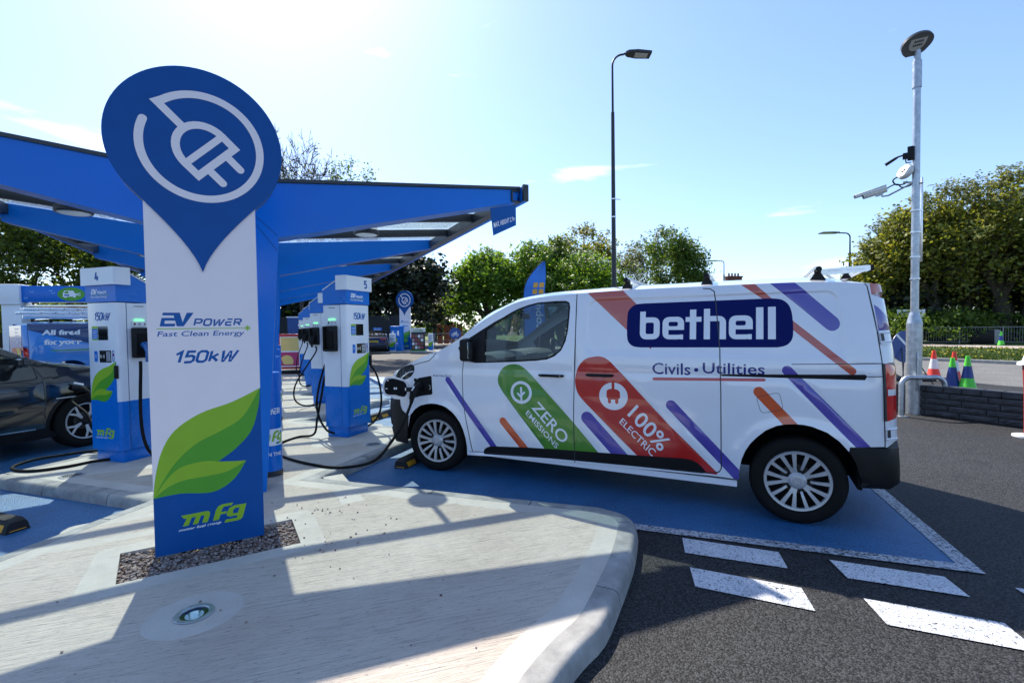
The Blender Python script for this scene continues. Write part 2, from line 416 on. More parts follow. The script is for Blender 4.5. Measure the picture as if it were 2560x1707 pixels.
def concrete(name, c0, c1, c2, scale=3):
    m, nt, b = nodes(name); v = coords(nt)
    f = noise_tex(nt, v, scale, 8, .62); g = noise_tex(nt, v, 150, 2, .6)
    c = ramp(nt, f, [(.3, c0), (.5, c1), (.7, c2)])
    n = nt.nodes.new('ShaderNodeMixRGB'); n.blend_type = 'MULTIPLY'; n.inputs['Fac'].default_value = 1
    nt.links.new(c, n.inputs['Color1']); nt.links.new(ramp(nt, g, [(.28, (.7,)*3), (.4, (1,)*3)]), n.inputs['Color2'])
    nt.links.new(n.outputs[0], b.inputs['Base Color']); b.inputs['Roughness'].default_value = .8
    bump(nt, b, f, .25, .01); return m
TROWEL = concrete('trowelled_concrete', (.44, .40, .345), (.49, .455, .40), (.54, .50, .445))
KERBM = concrete('kerb_stone_concrete', (.20, .197, .19), (.30, .295, .28), (.40, .39, .37), 7)
PINKPATH = concrete('footpath_paving', (.33, .27, .23), (.38, .32, .28), (.44, .38, .33))
SOIL = concrete('soil', (.12, .09, .06), (.2, .16, .11), (.3, .25, .18))
def paint(name, col, under, lo=.32, hi=.42, scale=75, dirt=.2):
    """road paint on asphalt: pores of the asphalt show through"""
    m, nt, b = nodes(name); v = coords(nt)
    f = noise_tex(nt, v, scale, 4, .7); g = noise_tex(nt, v, 2.0, 6, .65)
    mixf = N(nt, 'ShaderNodeMath', _operation='ADD'); sc = N(nt, 'ShaderNodeMath', _operation='MULTIPLY'); sc.inputs[1].default_value = dirt
    nt.links.new(g, sc.inputs[0]); nt.links.new(f, mixf.inputs[0]); nt.links.new(sc.outputs[0], mixf.inputs[1])
    c = ramp(nt, mixf.outputs[0], [(lo+dirt*.5, under), (hi+dirt*.5, col)])
    nt.links.new(c, b.inputs['Base Color']); b.inputs['Roughness'].default_value = .5
    vo = N(nt, 'ShaderNodeTexVoronoi', Scale=110); nt.links.new(v, vo.inputs['Vector'])
    iv = N(nt, 'ShaderNodeMath', _operation='MULTIPLY'); iv.inputs[1].default_value = -1; nt.links.new(vo.outputs['Distance'], iv.inputs[0])
    mul = nt.nodes.new('ShaderNodeMixRGB'); mul.blend_type = 'MULTIPLY'; mul.inputs['Fac'].default_value = 1
    nt.links.new(c, mul.inputs['Color1']); nt.links.new(ramp(nt, vo.outputs['Distance'], [(.40, (1, 1, 1)), (.80, (.55, .58, .62))]), mul.inputs['Color2'])
    mu2 = nt.nodes.new('ShaderNodeMixRGB'); mu2.blend_type = 'MULTIPLY'; mu2.inputs['Fac'].default_value = 1
    nt.links.new(mul.outputs[0], mu2.inputs['Color1']); nt.links.new(ramp(nt, noise_tex(nt, v, 1.6, 8, .7), [(.35, (.72, .74, .78)), (.6, (1, 1, 1))]), mu2.inputs['Color2']); nt.links.new(mu2.outputs[0], b.inputs['Base Color'])
    bump(nt, b, iv.outputs[0], .6, .006); return m
BAYP = paint('blue_bay_paint', (.03, .17, .38), (.015, .05, .09), .34, .45)
LINEP = paint('white_line_paint', (.74, .74, .76), (.05, .05, .05), .36, .43, 55, .12)
LINEW = paint('worn_line_paint', (.62, .63, .66), (.06, .07, .09), .42, .52, 55, .2)
def grassm(name, c0, c1, c2):
    m, nt, b = nodes(name); v = coords(nt)
    f = noise_tex(nt, v, 9, 8, .75)
    nt.links.new(ramp(nt, f, [(.3, c0), (.5, c1), (.68, c2)]), b.inputs['Base Color']); b.inputs['Roughness'].default_value = .9
    bump(nt, b, noise_tex(nt, v, 45, 4), .8, .05); return m
GRASSB = grassm('turf', (.035, .06, .012), (.08, .13, .02), (.13, .19, .035))

# ------------------------------------------------------------------ plan of the site (metres; camera over the origin, looking along +Y)
U = Vector((-.4337, .9011)); V_ = Vector((.9011, .4337)); C1 = Vector((-2.27, 4.22))
eR = Vector((.342, .940)); fR = Vector((.940, -.342)); NR = Vector((-1.85, 4.53))
eL = Vector((-.948, .319)); fL = Vector((.319, .948)); NL = Vector((-3.06, 3.96))
PIT = 3.25; NB = 4
def nr(i): return NR+U*PIT*i
def nl(i): return NL+U*PIT*i
curve_r = [(-.35, .98), (-.02, 1.52), (.14, 1.84), (.28, 2.05), (.41, 2.21), (.55, 2.5), (.71, 2.87), (.81, 3.16), (.865, 3.38), (.82, 3.56), (.66, 3.70)]
curve_r = spline(curve_r, 3)
deck = list(curve_r)+[(-.1, 3.945)]
for i in range(NB): deck += [tuple(nr(i)), tuple(nr(i)+eR*2.27)]
deck += [tuple(nr(NB)), tuple(nr(NB)+eR*.9), tuple(nl(NB)+eL*.5+fL*.6), tuple(nl(NB))]
for i in reversed(range(NB)): deck += [tuple(nl(i)+eL*2.27), tuple(nl(i))]
deck += spline([(-3.13, 3.70), (-3.22, 3.28), (-3.30, 2.95), (-3.42, 2.3), (-3.45, 1.5), (-3.2, .7), (-2.6, .15), (-1.8, -.1), (-1.0, .25), (-.35, .98)], 3)[:-1]
def inset(poly, d):
    n = len(poly); out = []
    for i in range(n):
        a, p, b = Vector(poly[i-1]), Vector(poly[i]), Vector(poly[(i+1) % n])
        d1 = (p-a).normalized(); d2 = (b-p).normalized(); n1 = Vector((-d1.y, d1.x)); n2 = Vector((-d2.y, d2.x)); m = (n1+n2).normalized()
        out.append(tuple(p+m*d/max(.4, m.dot(n1))))
    return out
area = sum(a[0]*b[1]-b[0]*a[1] for a, b in zip(deck, deck[1:]+deck[:1]))
if area < 0: deck = deck[::-1]

g = MB(); g.sheet([(-400, -60), (400, -60), (400, 700), (-400, 700)], 0, ASPH); tag(obj('ground', g, smooth=0), kind='structure')

# kerb stones: a swept profile cut into stones about 0.9 m long
def resample(poly, step):
    P = [Vector(p) for p in poly]+[Vector(poly[0])]; out = []
    for a, b in zip(P, P[1:]):
        L = (b-a).length; k = max(1, int(L/step)); out += [a.lerp(b, j/k) for j in range(k)]
    return out
RS = resample(deck, .12); n = len(RS)
inn = []
for i in range(n):
    a, p, b = RS[i-1], RS[i], RS[(i+1) % n]; d1 = (p-a).normalized(); d2 = (b-p).normalized()
    n1 = Vector((-d1.y, d1.x)); n2 = Vector((-d2.y, d2.x)); m = (n1+n2).normalized(); inn.append(m/max(.4, m.dot(n1)))
PROF = [(-.012, -.02), (-.004, .045), (.002, .072), (.012, .090), (.028, .0985), (.045, .1), (.125, .1), (.125, .02)]
kb = MB(); i = 0
start = 0; acc = 0
def stone(i0, i1):
    V = []; F = []; k = len(PROF)
    for q, j in enumerate(range(i0, i1+1)):
        p = RS[j % n]; m = inn[j % n]
        if j == i0: p = p+(RS[(j+1) % n]-p).normalized()*.005
        if j == i1: p = p+(RS[(j-1) % n]-p).normalized()*.005
        for o, z in PROF: V.append((p.x+m.x*o, p.y+m.y*o, z))
    r = i1-i0
    for a in range(r):
        for b in range(k-1): F.append([a*k+b, (a+1)*k+b, (a+1)*k+b+1, a*k+b+1])
    F.append(list(range(k))); F.append([r*k+b for b in range(k)][::-1]); kb.add(V, F, KERBM)
j = 0
while j < n:
    e = j; L = 0
    while e < n and L < .88: L += (RS[(e+1) % n]-RS[e % n]).length; e += 1
    stone(j, e); j = e
tag(obj('kerb', kb, smooth=40), kind='structure')

# pavement sheet: trowelled borders round brushed concrete, holes for the gravel bed
def Q(*pts): return [tuple(G(x, y, .1).xy) for x, y in pts]
c2 = lambda x, y: (x*.91875/2.387, (1050+y/2.387)*.91875)
def rounded(poly, r, n=4):
    out = []
    for i in range(len(poly)):
        a, p, b = Vector(poly[i-1]), Vector(poly[i]), Vector(poly[(i+1) % len(poly)])
        p0 = p+(a-p).normalized()*r; p1 = p+(b-p).normalized()*r
        out += [tuple((1-t)**2*p0+2*(1-t)*t*p+t*t*p1) for t in [k/n for k in range(n+1)]]
    return out
pe = Vector((.8554, .5180)); pn = Vector((.5180, -.8554)); P0 = Vector((-2.2376, 2.9416))     # sign face direction, its front normal
def PL_(a, b): return tuple(P0+pe*a+pn*b)
bed = [PL_(-.20, -.20), PL_(.80, -.20), PL_(.80, .27), PL_(-.155, .265)]
bedo = rounded([PL_(-.33, -.34), PL_(.95, -.34), PL_(.95, .40), PL_(-.33, .40)], .09)
JNT = simple('joint_dirt', (.10, .095, .085), .9)
lay = [([inset(deck, .118)], JNT), ([inset(deck, .126)], TROWEL), ([inset(deck, .265)], BRUSH)]
lay += [([bedo], TROWEL)]
lt = Vector((-1.60, 2.345))
lay += [([[tuple(lt+pe*x+Vector((-pe.y, pe.x))*y) for x, y in circle(0, 0, .215, 36, ry=.20)]], TROWEL)]
strip = [tuple(PL_(1.18, -1.15)), tuple(PL_(1.36, -1.15)), tuple(PL_(1.36, -.30)), tuple(PL_(1.18, -.30))]
lay += [([strip], TROWEL)]
lay += [([rounded([PL_(-.62, -.95), PL_(.2, -.95), PL_(.2, -.45), PL_(-.62, -.45)], .1)], TROWEL), ([[PL_(-.5, -.85), PL_(.1, -.85), PL_(.1, -.55), PL_(-.5, -.55)]], BRUSH)]
CH_R = [Vector((-2.21, 6.44))+U*PIT*i for i in range(4)]       # charger positions, right-hand row
CH_L = [Vector((-4.36, 5.33))+U*PIT*i for i in range(4)]
for c in CH_R+CH_L:
    lay += [([rounded([tuple(c+U*a+V_*b) for a, b in ((-.62, -.5), (-.62, .5), (.5, .5), (.5, -.5))], .12)], TROWEL)]
for c in CH_R:
    lay += [([[tuple(c+eR*-.35+fR*.72+Vector(p)) for p in circle(0, 0, .2, 24)]], TROWEL)]
for i in range(1, 5):
    c = C1+U*(PIT*i-1.6); lay += [([[tuple(c+V_*a+U*b) for a, b in ((-.9, -.07), (.9, -.07), (.9, .07), (-.9, .07))]], TROWEL)]
lay += [([bed], None), ([[(lt.x+.0615*math.cos(q*math.pi/18), lt.y+.0615*math.sin(q*math.pi/18)) for q in range(36)]], None)]
lay2 = [(p, 'HOLE' if m is None else m) for p, m in lay]
v, f, t = triangulate([Layer(p, m) for p, m in lay2])
pv = MB()
for m in (TROWEL, BRUSH, JNT):
    ff = [q for q, k in zip(f, t) if k is m]; pv.add([(p.x, p.y, .0985) for p in v], ff, m)
tag(obj('pavement', pv, smooth=0), kind='structure')
# gravel bed
gb = MB(); gb.sheet(bed, .045, SOIL)
nb = len(bed)
gb.add([(x, y, z) for z in (.045, .0985) for x, y in bed], [[i, (i+1) % nb, nb+(i+1) % nb, nb+i] for i in range(nb)], TROWEL)
tag(obj('gravel_pit', gb, smooth=0), kind='structure')
def gravelm():
    m, nt, b = nodes('pink_gravel'); gi = nt.nodes.new('ShaderNodeNewGeometry')
    c = ramp(nt, gi.outputs['Random Per Island'], [(0, (.12, .075, .06)), (.3, (.24, .16, .13)), (.55, (.36, .25, .2)), (.8, (.42, .36, .32)), (1, (.16, .14, .14))])
    nt.links.new(c, b.inputs['Base Color']); b.inputs['Roughness'].default_value = .75; return m
GRAV = gravelm()
ico = bmesh.new(); bmesh.ops.create_icosphere(ico, subdivisions=1, radius=1); IV = [v.co.copy() for v in ico.verts]; IF = [[v.index for v in f.verts] for f in ico.faces]; ico.free()
def stones(mb, pts, rmin, rmax, mat):
    for x, y, z in pts:
        r = rnd.uniform(rmin, rmax); sx, sy, sz = r*rnd.uniform(.8, 1.3), r*rnd.uniform(.7, 1.1), r*rnd.uniform(.45, .8); a = rnd.uniform(0, 6.3); ca, sa = math.cos(a), math.sin(a)
        V = []
        for q in IV:
            k = rnd.uniform(.82, 1.12); X, Y, Z = q.x*sx*k, q.y*sy*k, q.z*sz*k; V.append((x+X*ca-Y*sa, y+X*sa+Y*ca, z+Z))
        mb.add(V, IF, mat)
gm = MB(); pts = []
while len(pts) < 3600:
    a, b = rnd.uniform(-.2, .8), rnd.uniform(-.2, .265); x, y = PL_(a, b)
    if inside(bed, x, y) and not (-.0 < a < .6 and -.1 < b < -.01): pts.append((x, y, .055+.035*rnd.random()))
stones(gm, pts, .006, .013, GRAV); tag(obj('gravel', gm, smooth=0, fix=False), 'pinkish gravel filling the bed round the foot of the near charging sign', 'gravel', kind='stuff')
gm = MB(); pts = []
for k in range(60):
    a, b = rnd.gauss(.95, .22), rnd.gauss(-.28, .16) if k % 2 else rnd.gauss(.45, .22); x, y = PL_(a, b)
    if not inside(bed, x, y): pts.append((x, y, .103))
for k in range(26): pts.append((rnd.uniform(-2.4, .3), rnd.uniform(1.6, 3.6), .1025))
pts = [p for p in pts if inside(deck, p[0], p[1])]
stones(gm, pts, .004, .009, GRAV); tag(obj('loose_gravel', gm, smooth=0, fix=False), 'loose bits of gravel scattered on the concrete round the bed', 'gravel', kind='stuff')

# painted bays and road markings
bp = MB(); lp = MB(); lw = MB()
def quad(mb, a, b, c, d, z, m): mb.add([(*a, z), (*b, z), (*c, z), (*d, z)], [[0, 1, 2, 3]], m)
def line(mb, a, b, wd, z, m):
    a, b = Vector(a), Vector(b); d = (b-a).normalized(); nn = Vector((-d.y, d.x))*wd/2; quad(mb, a+nn, b+nn, b-nn, a-nn, z, m)
for i in range(NB):
    A = nr(i); B = A+eR*2.27
    quad(bp, A, A+fR*4.9, B+fR*4.9, B, .004, BAYP)
    line(lw, A+fR*2.9, A+fR*4.95, .1, .008, LINEW); line(lw, A+fR*4.9+eR*.05, B+fR*4.9, .1, .008, LINEW)
    if i: line(lw, A+fR*2.3, A+fR*2.9, .1, .008, LINEW)
    A = nl(i); B = A+eL*2.27
    quad(bp, A, B, B-fL*5.0, A-fL*5.0, .004, BAYP)
    if i: line(lw, A-fL*2.3, A-fL*5.05, .1, .008, LINEW)
    line(lw, A-fL*5.0+eL*.05, B-fL*5.0, .1, .008, LINEW)
tag(obj('bay_surface', bp, smooth=0), kind='structure'); tag(obj('bay_lines', lw, smooth=0), kind='structure')
zs = [[(1.18, 3.33), (1.73, 3.10), (1.67, 2.89), (1.12, 3.11)], [(1.08, 2.92), (1.62, 2.67), (1.56, 2.45), (1.03, 2.70)],
      [(1.99, 2.99), (2.52, 2.77), (2.47, 2.56), (1.95, 2.77)], [(1.89, 2.56), (2.42, 2.33), (2.36, 2.11), (1.84, 2.33)]]
zs += [[(x+.81, y-.345) for x, y in zs[2]], [(x+.81, y-.345) for x, y in zs[3]]]
for q in zs: quad(lp, *q[::-1], .006, LINEP)
tag(obj('road_markings', lp, smooth=0), kind='structure')

# road, verge and footpath beyond the low wall (run along az -27 from the wall)
dv = Vector((-.457, .889)); pp = Vector((.889, .457)); K0 = Vector((16.2, 18.2))
def rd(a, b): return tuple(K0+dv*a+pp*b)
rm = MB(); rm.sheet([rd(-40, -7.6), rd(70, -7.6), rd(70, 0), rd(-40, 0)], .004, ROADM)
rm.sheet([(-60, 45), (40, 45), (40, 58), (-60, 58)], .008, ROADM); tag(obj('road', rm, smooth=0), kind='structure')
kv = MB(); kv.box(0, 0, .06, 110, .15, .12, KERBM, TR(*rd(15, .07), 0) @ RZ(math.atan2(dv.y, dv.x)), bev=.015); tag(obj('road_kerb', kv), kind='structure')
gr = MB(); gr.sheet([rd(-40, .14), rd(70, .14), rd(70, 10.6), rd(-40, 10.6)], .1, GRASSB); tag(obj('verge', gr, smooth=0), kind='structure')
fp = MB(); fp.sheet([rd(-40, 10.6), rd(70, 10.6), rd(70, 14.2), rd(-40, 14.2)], .11, PINKPATH); tag(obj('footpath', fp, smooth=0), kind='structure')
g2 = MB(); g2.sheet([rd(-40, 14.2), rd(70, 14.2), rd(70, 60), rd(-40, 60)], .105, GRASSB); g2.sheet([(-25, 58), (18, 58), (18, 90), (-25, 90)], .12, GRASSB)
tag(obj('far_grass', g2, smooth=0), kind='structure')
# grass blades and dandelions on the verge
def leafm(name, stops, tr=.35, rough=.5):
    m = bpy.data.materials.new(name); m.use_nodes = True; nt = m.node_tree; nt.nodes.clear()
    out = nt.nodes.new('ShaderNodeOutputMaterial'); gi = nt.nodes.new('ShaderNodeNewGeometry')
    c = ramp(nt, gi.outputs['Random Per Island'], stops)
    df = N(nt, 'ShaderNodeBsdfPrincipled', Roughness=rough); df.inputs['Specular IOR Level'].default_value = .4
    tl = nt.nodes.new('ShaderNodeBsdfTranslucent'); mx = N(nt, 'ShaderNodeMixShader', Fac=tr)
    br = N(nt, 'ShaderNodeMixRGB', _blend_type='MULTIPLY'); br.inputs['Fac'].default_value = 1; br.inputs['Color2'].default_value = (1.5, 1.35, .6, 1)
    nt.links.new(c, br.inputs['Color1'])
    nt.links.new(c, df.inputs['Base Color']); nt.links.new(br.outputs[0], tl.inputs['Color'])
    nt.links.new(df.outputs[0], mx.inputs[1]); nt.links.new(tl.outputs[0], mx.inputs[2]); nt.links.new(mx.outputs[0], out.inputs['Surface']); return m
BLADE = leafm('grass_blade', [(0, (.03, .06, .010)), (.5, (.06, .105, .016)), (1, (.13, .16, .04))], .25)
FLOW = simple('dandelion_yellow', (.8, .62, .03), .6)
gg = MB(); VV = []; FF = []
for k in range(26000):
    a, b = rnd.uniform(-16, 10), rnd.uniform(.2, 10.5)
    if b > 5 and rnd.random() < .5: b = rnd.uniform(.2, 4)
    x, y = rd(a, b); h = rnd.uniform(.05, .13); wd = rnd.uniform(.02, .05); th = rnd.uniform(0, 3.14); dx, dy = math.cos(th)*wd, math.sin(th)*wd
    o = len(VV); VV += [(x-dx, y-dy, .1), (x+dx, y+dy, .1), (x+rnd.uniform(-.05, .05), y+rnd.uniform(-.05, .05), .1+h)]; FF.append([o, o+1, o+2])
gg.add(VV, FF, BLADE)
for k in range(230):
    x, y = rd(rnd.uniform(-14, 6), rnd.uniform(.4, 9)); gg.lathe([(0, .225), (.035, .215), (.03, .2), (0, .195)], FLOW, 6, TR(x, y, 0))
tag(obj('grass', gg, smooth=0, fix=False), 'short grass with yellow dandelions growing on the roadside verge', 'grass', kind='stuff')
# ------------------------------------------------------------------ small things set in the pavement
GLASSL = glass('lamp_glass', (.85, .93, .93), .03)
def ground_light(loc):
    t = thing('ground_light', 'round steel uplight set flush in the concrete in front of the near charging sign', 'ground light', (*loc, .0985))
    a = MB(); a.lathe([(.088, .003), (.085, .006), (.066, .006), (.062, .002), (.060, -.02)], GALV, 40); obj('ring', a, t)
    a = MB(); a.lathe([(.060, -.004), (.056, -.045), (.05, -.052)], DKG, 32); a.lathe([(.05, -.053), (0, -.053)], DKG, 32); obj('housing', a, t, fix=False)
    a = MB(); a.lathe([(.042, -.006), (.036, -.025), (.02, -.05), (.0, -.052)], CHROME, 24); obj('reflector', a, t)
    a = MB(); a.lathe([(.061, .001), (.03, .0025), (0, .003)], GLASSL, 32); obj('glass_cover', a, t)
ground_light(lt)
MH = simple('drain_grey', (.2, .21, .21), .6)
def manhole(c, label, r=.11):
    t = thing('manhole_cover', label, 'manhole cover', (c[0], c[1], .0985), group='round covers set in the charging island')
    a = MB(); a.lathe([(r, .0), (r, .006), (r-.018, .007), (r-.02, .003)], GALV, 32); obj('rim', a, t)
    a = MB(); a.lathe([(r-.02, .003), (0, .003)], MH, 32)
    for k in range(-3, 4):
        for q in range(-3, 4):
            if math.hypot(k, q) < 3.4: a.box(k*r*.22, q*r*.22, .0045, r*.1, r*.1, .003, DKG)
    obj('lid', a, t, smooth=0)
manhole(G(430*.91875/2.387*1, (1050+330/2.387)*.91875, .1), 'round cover with a pale rim in the pavement before charger 4', .1)
manhole(CH_R[0]+eR*-.42+fR*.70, 'round steel cover beside the foot of charger 5', .1)
RUBS = simple('wheel_stop_rubber', (.015, .015, .015), .8, vary=.3)
def wheel_stop(c, ang, label, first=None):
    if first is None:
        t = thing('wheel_stop', label, 'wheel stop', (*c, .004), ang, 'black and yellow rubber wheel stops')
        a = MB()
        for sx, L in ((0, 1.1),):
            prof = [(-.075, 0), (-.06, .075), (-.045, .095), (.045, .095), (.06, .075), (.075, 0)]
            V = []; F = []
            xs = (-L/2, -L/2+.03, L/2-.03, L/2)
            for i, x in enumerate(xs):
                for y, z in prof: V.append((x, y, z*(.8 if i in (0, 3) else 1)))
            k = len(prof)
            for i in range(3):
                for j in range(k-1): F.append([i*k+j, (i+1)*k+j, (i+1)*k+j+1, i*k+j+1])
            F += [list(range(k)), [3*k+j for j in range(k)][::-1]]; a.add(V, F, RUBS)
        obj('block', a, t)
        for q, x in enumerate((-.42, -.14, .14, .42)):
            for s in (-1, 1):
                b = MB(); y0, y1 = .0745*s, .0615*s
                b.add([(x-.08, y0*.99, .012), (x+.08, y0*.99, .012), (x+.06, y1*1.03, .066), (x-.10, y1*1.03, .066)], [[0, 1, 2, 3]], YELLOW)
                obj('reflector', b, t, fix=False, smooth=0)
        b = MB(); b.add([(-.552, -.05, .012), (-.552, .05, .012), (-.525, .04, .072), (-.525, -.04, .072)], [[0, 1, 2, 3]], YELLOW); obj('reflector', b, t, fix=False, smooth=0)
        return t
    o = copy_tree(first); o.location = (*c, .004); o.rotation_euler = (0, 0, ang); o['label'] = label; return o
aR = math.atan2(eR.y, eR.x); aL = math.atan2(eL.y, eL.x)
ws = wheel_stop(Vector((-1.22, 5.10))+eR*.55, aR, 'black and yellow rubber wheel stop in front of the white van front wheel')
wheel_stop(nr(1)+eR*1.1+fR*.75, aR, 'black and yellow wheel stop in the empty blue bay beyond the white van nose', ws)
wheel_stop(Vector((-3.84, 3.62))+eL*.48, aL, 'black and yellow wheel stop at the left edge of the photo beside the kerb', ws)
# ------------------------------------------------------------------ charging point signs
def ev_logo(x0, y0, x1, y1, col, line=GRN1, sub=None, sh=.22, tagline=True):
    """EV POWER over a green bar with a star and the tag line, fitted in a box"""
    W, H = x1-x0, y1-y0; L = []
    def b(a, c, d, e): return (x0+a*W, y0+c*H, x0+d*W, y0+e*H)
    def par(X0, Y0, X1, Y1):
        a = b(X0, Y0, X1, Y1); k = sh; return [(a[0]+k*(a[1]-y0), a[1]), (a[2]+k*(a[1]-y0), a[1]), (a[2]+k*(a[3]-y0), a[3]), (a[0]+k*(a[3]-y0), a[3])]
    if tagline: e0, e1, p1 = .46, 1.0, .77
    else: e0, e1, p1 = .1, 1.0, .6
    h = e1-e0
    L.append(([par(.0, e0+h*.80, .155, e1)], col)); L.append(([par(.0, e0, .04, e0+h*.62), ], col)); L.append(([par(.03, e0+h*.42, .145, e0+h*.62)], col)); L.append(([par(.03, e0, .15, e0+h*.2)], col))
    q = b(.135, e0, .36, e1); L.append(([[(q[0]+.03*W, q[3]), (q[0]+.10*W, q[3]), (q[0]+.125*W, q[1]+.3*(q[3]-q[1])), (q[2]-.055*W, q[3]), (q[2]+.015*W, q[3]), (q[0]+.135*W, q[1]), (q[0]+.065*W, q[1])]], col))
    a = b(.365, e0, .90, p1); L.extend(stext('POWER', *a, col, wt=.21, shear=sh))
    y = y0+.36*H if tagline else y0
    L.append(([rect(x0, y-.012*H, x0+.93*W, y+.022*H)], line))
    cx, cy = x0+.95*W, y+.005*H; st = []
    for i in range(16):
        r = (.05 if i % 2 == 0 else .017)*W; st.append((cx+r*math.cos(math.pi*i/8), cy+r*math.sin(math.pi*i/8)))
    L.append(([st], line))
    if tagline: L.append((text('Fast Clean Energy', *b(0, .0, .92, .27), shear=sh, bold=.012), sub or col))
    return L
def mfg_logo(x0, y0, x1, y1, rise=.0, g=GRN1, w=WTXT, small=True):
    W, H = x1-x0, y1-y0; L = []
    def P(u, v): return (x0+u*W+.16*v*H, y0+v*H+rise*u*W)
    def pg(*pts): return [P(*p) for p in pts]
    # heavy slanted lower-case letters
    L.append(([pg((.0, .72), (.05, .56), (.09, .56), (.05, .22), (.135, .22), (.165, .56), (.225, .56), (.195, .22), (.275, .22), (.30, .56), (.355, .56), (.335, .22), (.42, .22), (.44, .60), (.41, .72), (.36, .74))], g))
    L.append(([pg((.50, .22), (.59, .22), (.605, .46), (.69, .46), (.70, .57), (.61, .57), (.62, .72), (.64, .80), (.76, .80), (.78, .93), (.61, .93), (.55, .87), (.52, .72))], g))
    L.append(([pg((.70, .44), (.71, .34), (.76, .28), (.88, .28), (.875, .17), (.70, .17), (.685, .03), (.90, .03), (.95, .07), (.975, .16), (1.0, .78), (.80, .78), (.73, .70)), pg((.80, .43), (.82, .40), (.88, .40), (.895, .64), (.83, .64), (.80, .58))], g))
    if small: L.append((text('motor fuel group', 0, 0, 1, 1, bold=.02, quad=(P(.0, -.02), P(.63, .0), P(.64, .17), P(.01, .12))), w))
    return L
LEAFA = lambda X: [X(p) for p in spline([(.000, .468), (.020, .604), (.056, .767), (.124, .893), (.258, .975), (.439, 1.034), (.604, 1.111)], 5)]
def leaf_layers(X, full=True):
    up = spline([(.000, .468), (.014, .604), (.050, .757), (.120, .880), (.258, .975), (.439, 1.034), (.602, 1.113)], 5)
    rt = spline([(.602, 1.113), (.590, .985), (.545, .83), (.451, .721), (.348, .648)], 4)
    md = spline([(.602, 1.113), (.498, .932), (.373, .851), (.224, .777), (.099, .650), (.000, .468)], 5)
    m1 = spline([(.348, .648), (.269, .662), (.145, .641), (.069, .574), (.000, .468)], 5)
    m2 = spline([(.348, .648), (.42, .639), (.509, .631)], 4)
    lo = spline([(.509, .631), (.446, .530), (.363, .468), (.283, .453), (.14, .475), (.000, .468)], 5)
    m3 = spline([(.509, .631), (.400, .576), (.286, .563), (.17, .558), (.08, .53), (.000, .468)], 5)
    f = lambda P: [X(p) for p in P]
    return [([f(up+rt[1:]+m1[1:-1])], GRN1), ([f(rt+m1[1:]+md[::-1][1:-1])], GRN2), ([f(m1[::-1]+m2[1:]+m3[1:-1])], GRN1), ([f(m3+lo[::-1][1:-1])], GRN2)]
def pin_outline(cx, cy, r, n=56):
    a0 = -40; P = [(cx+r*math.cos(R(a)), cy+r*math.sin(R(a))) for a in [a0+(260*i/n) for i in range(n+1)]]
    L = P[-1]; Rr = P[0]; tip = (cx, cy-1.685*r)
    k = lambda p, q: bez(p, (p[0]+(cx-p[0])*.42, p[1]-(.34*r)), (cx+(p[0]-cx)*.13, tip[1]+.33*r), tip, 10)
    a = k(L, None); b = k(Rr, None)
    return P+a[1:]+b[::-1][1:-1]
def plug_layers(cx, cy, r, col, bg):
    T = lambda p: (cx+p[0]*r, cy+p[1]*r); w = .095*r; L = []
    ring = [T((.04+.68*math.cos(R(a)), -.03+.68*math.sin(R(a)))) for a in range(133, -207, -5)]
    ring2 = ring
    cord = [T((-.17, .20)), T((-.44, .47))]
    full = cord+[T((.04+.68*math.cos(R(a)), -.03+.68*math.sin(R(a)))) for a in range(128, -205, -5)]
    L.append((stroke(full, w), col))
    ax = Vector((.7071, -.7071)); bx = Vector((.7071, .7071)); M = Vector((.20, -.20))
    def q(a, b): v = M+ax*a+bx*b; return T((v.x, v.y))
    hw = .30; body = [q(0, -hw), q(0, hw), q(-.20, hw)]+[q(-.20-.33*math.sin(R(t)), hw*math.cos(R(t))) for t in range(10, 180, 10)]+[q(-.20, -hw)]
    L.append((stroke(body, w, True), col)); L.append((stroke([q(-.20, -hw), q(-.20, hw)], w*.9, cap=False), col))
    for b in (-.15, .15): L.append((stroke([q(.03, b), q(.24, b)], w), col))
    return L
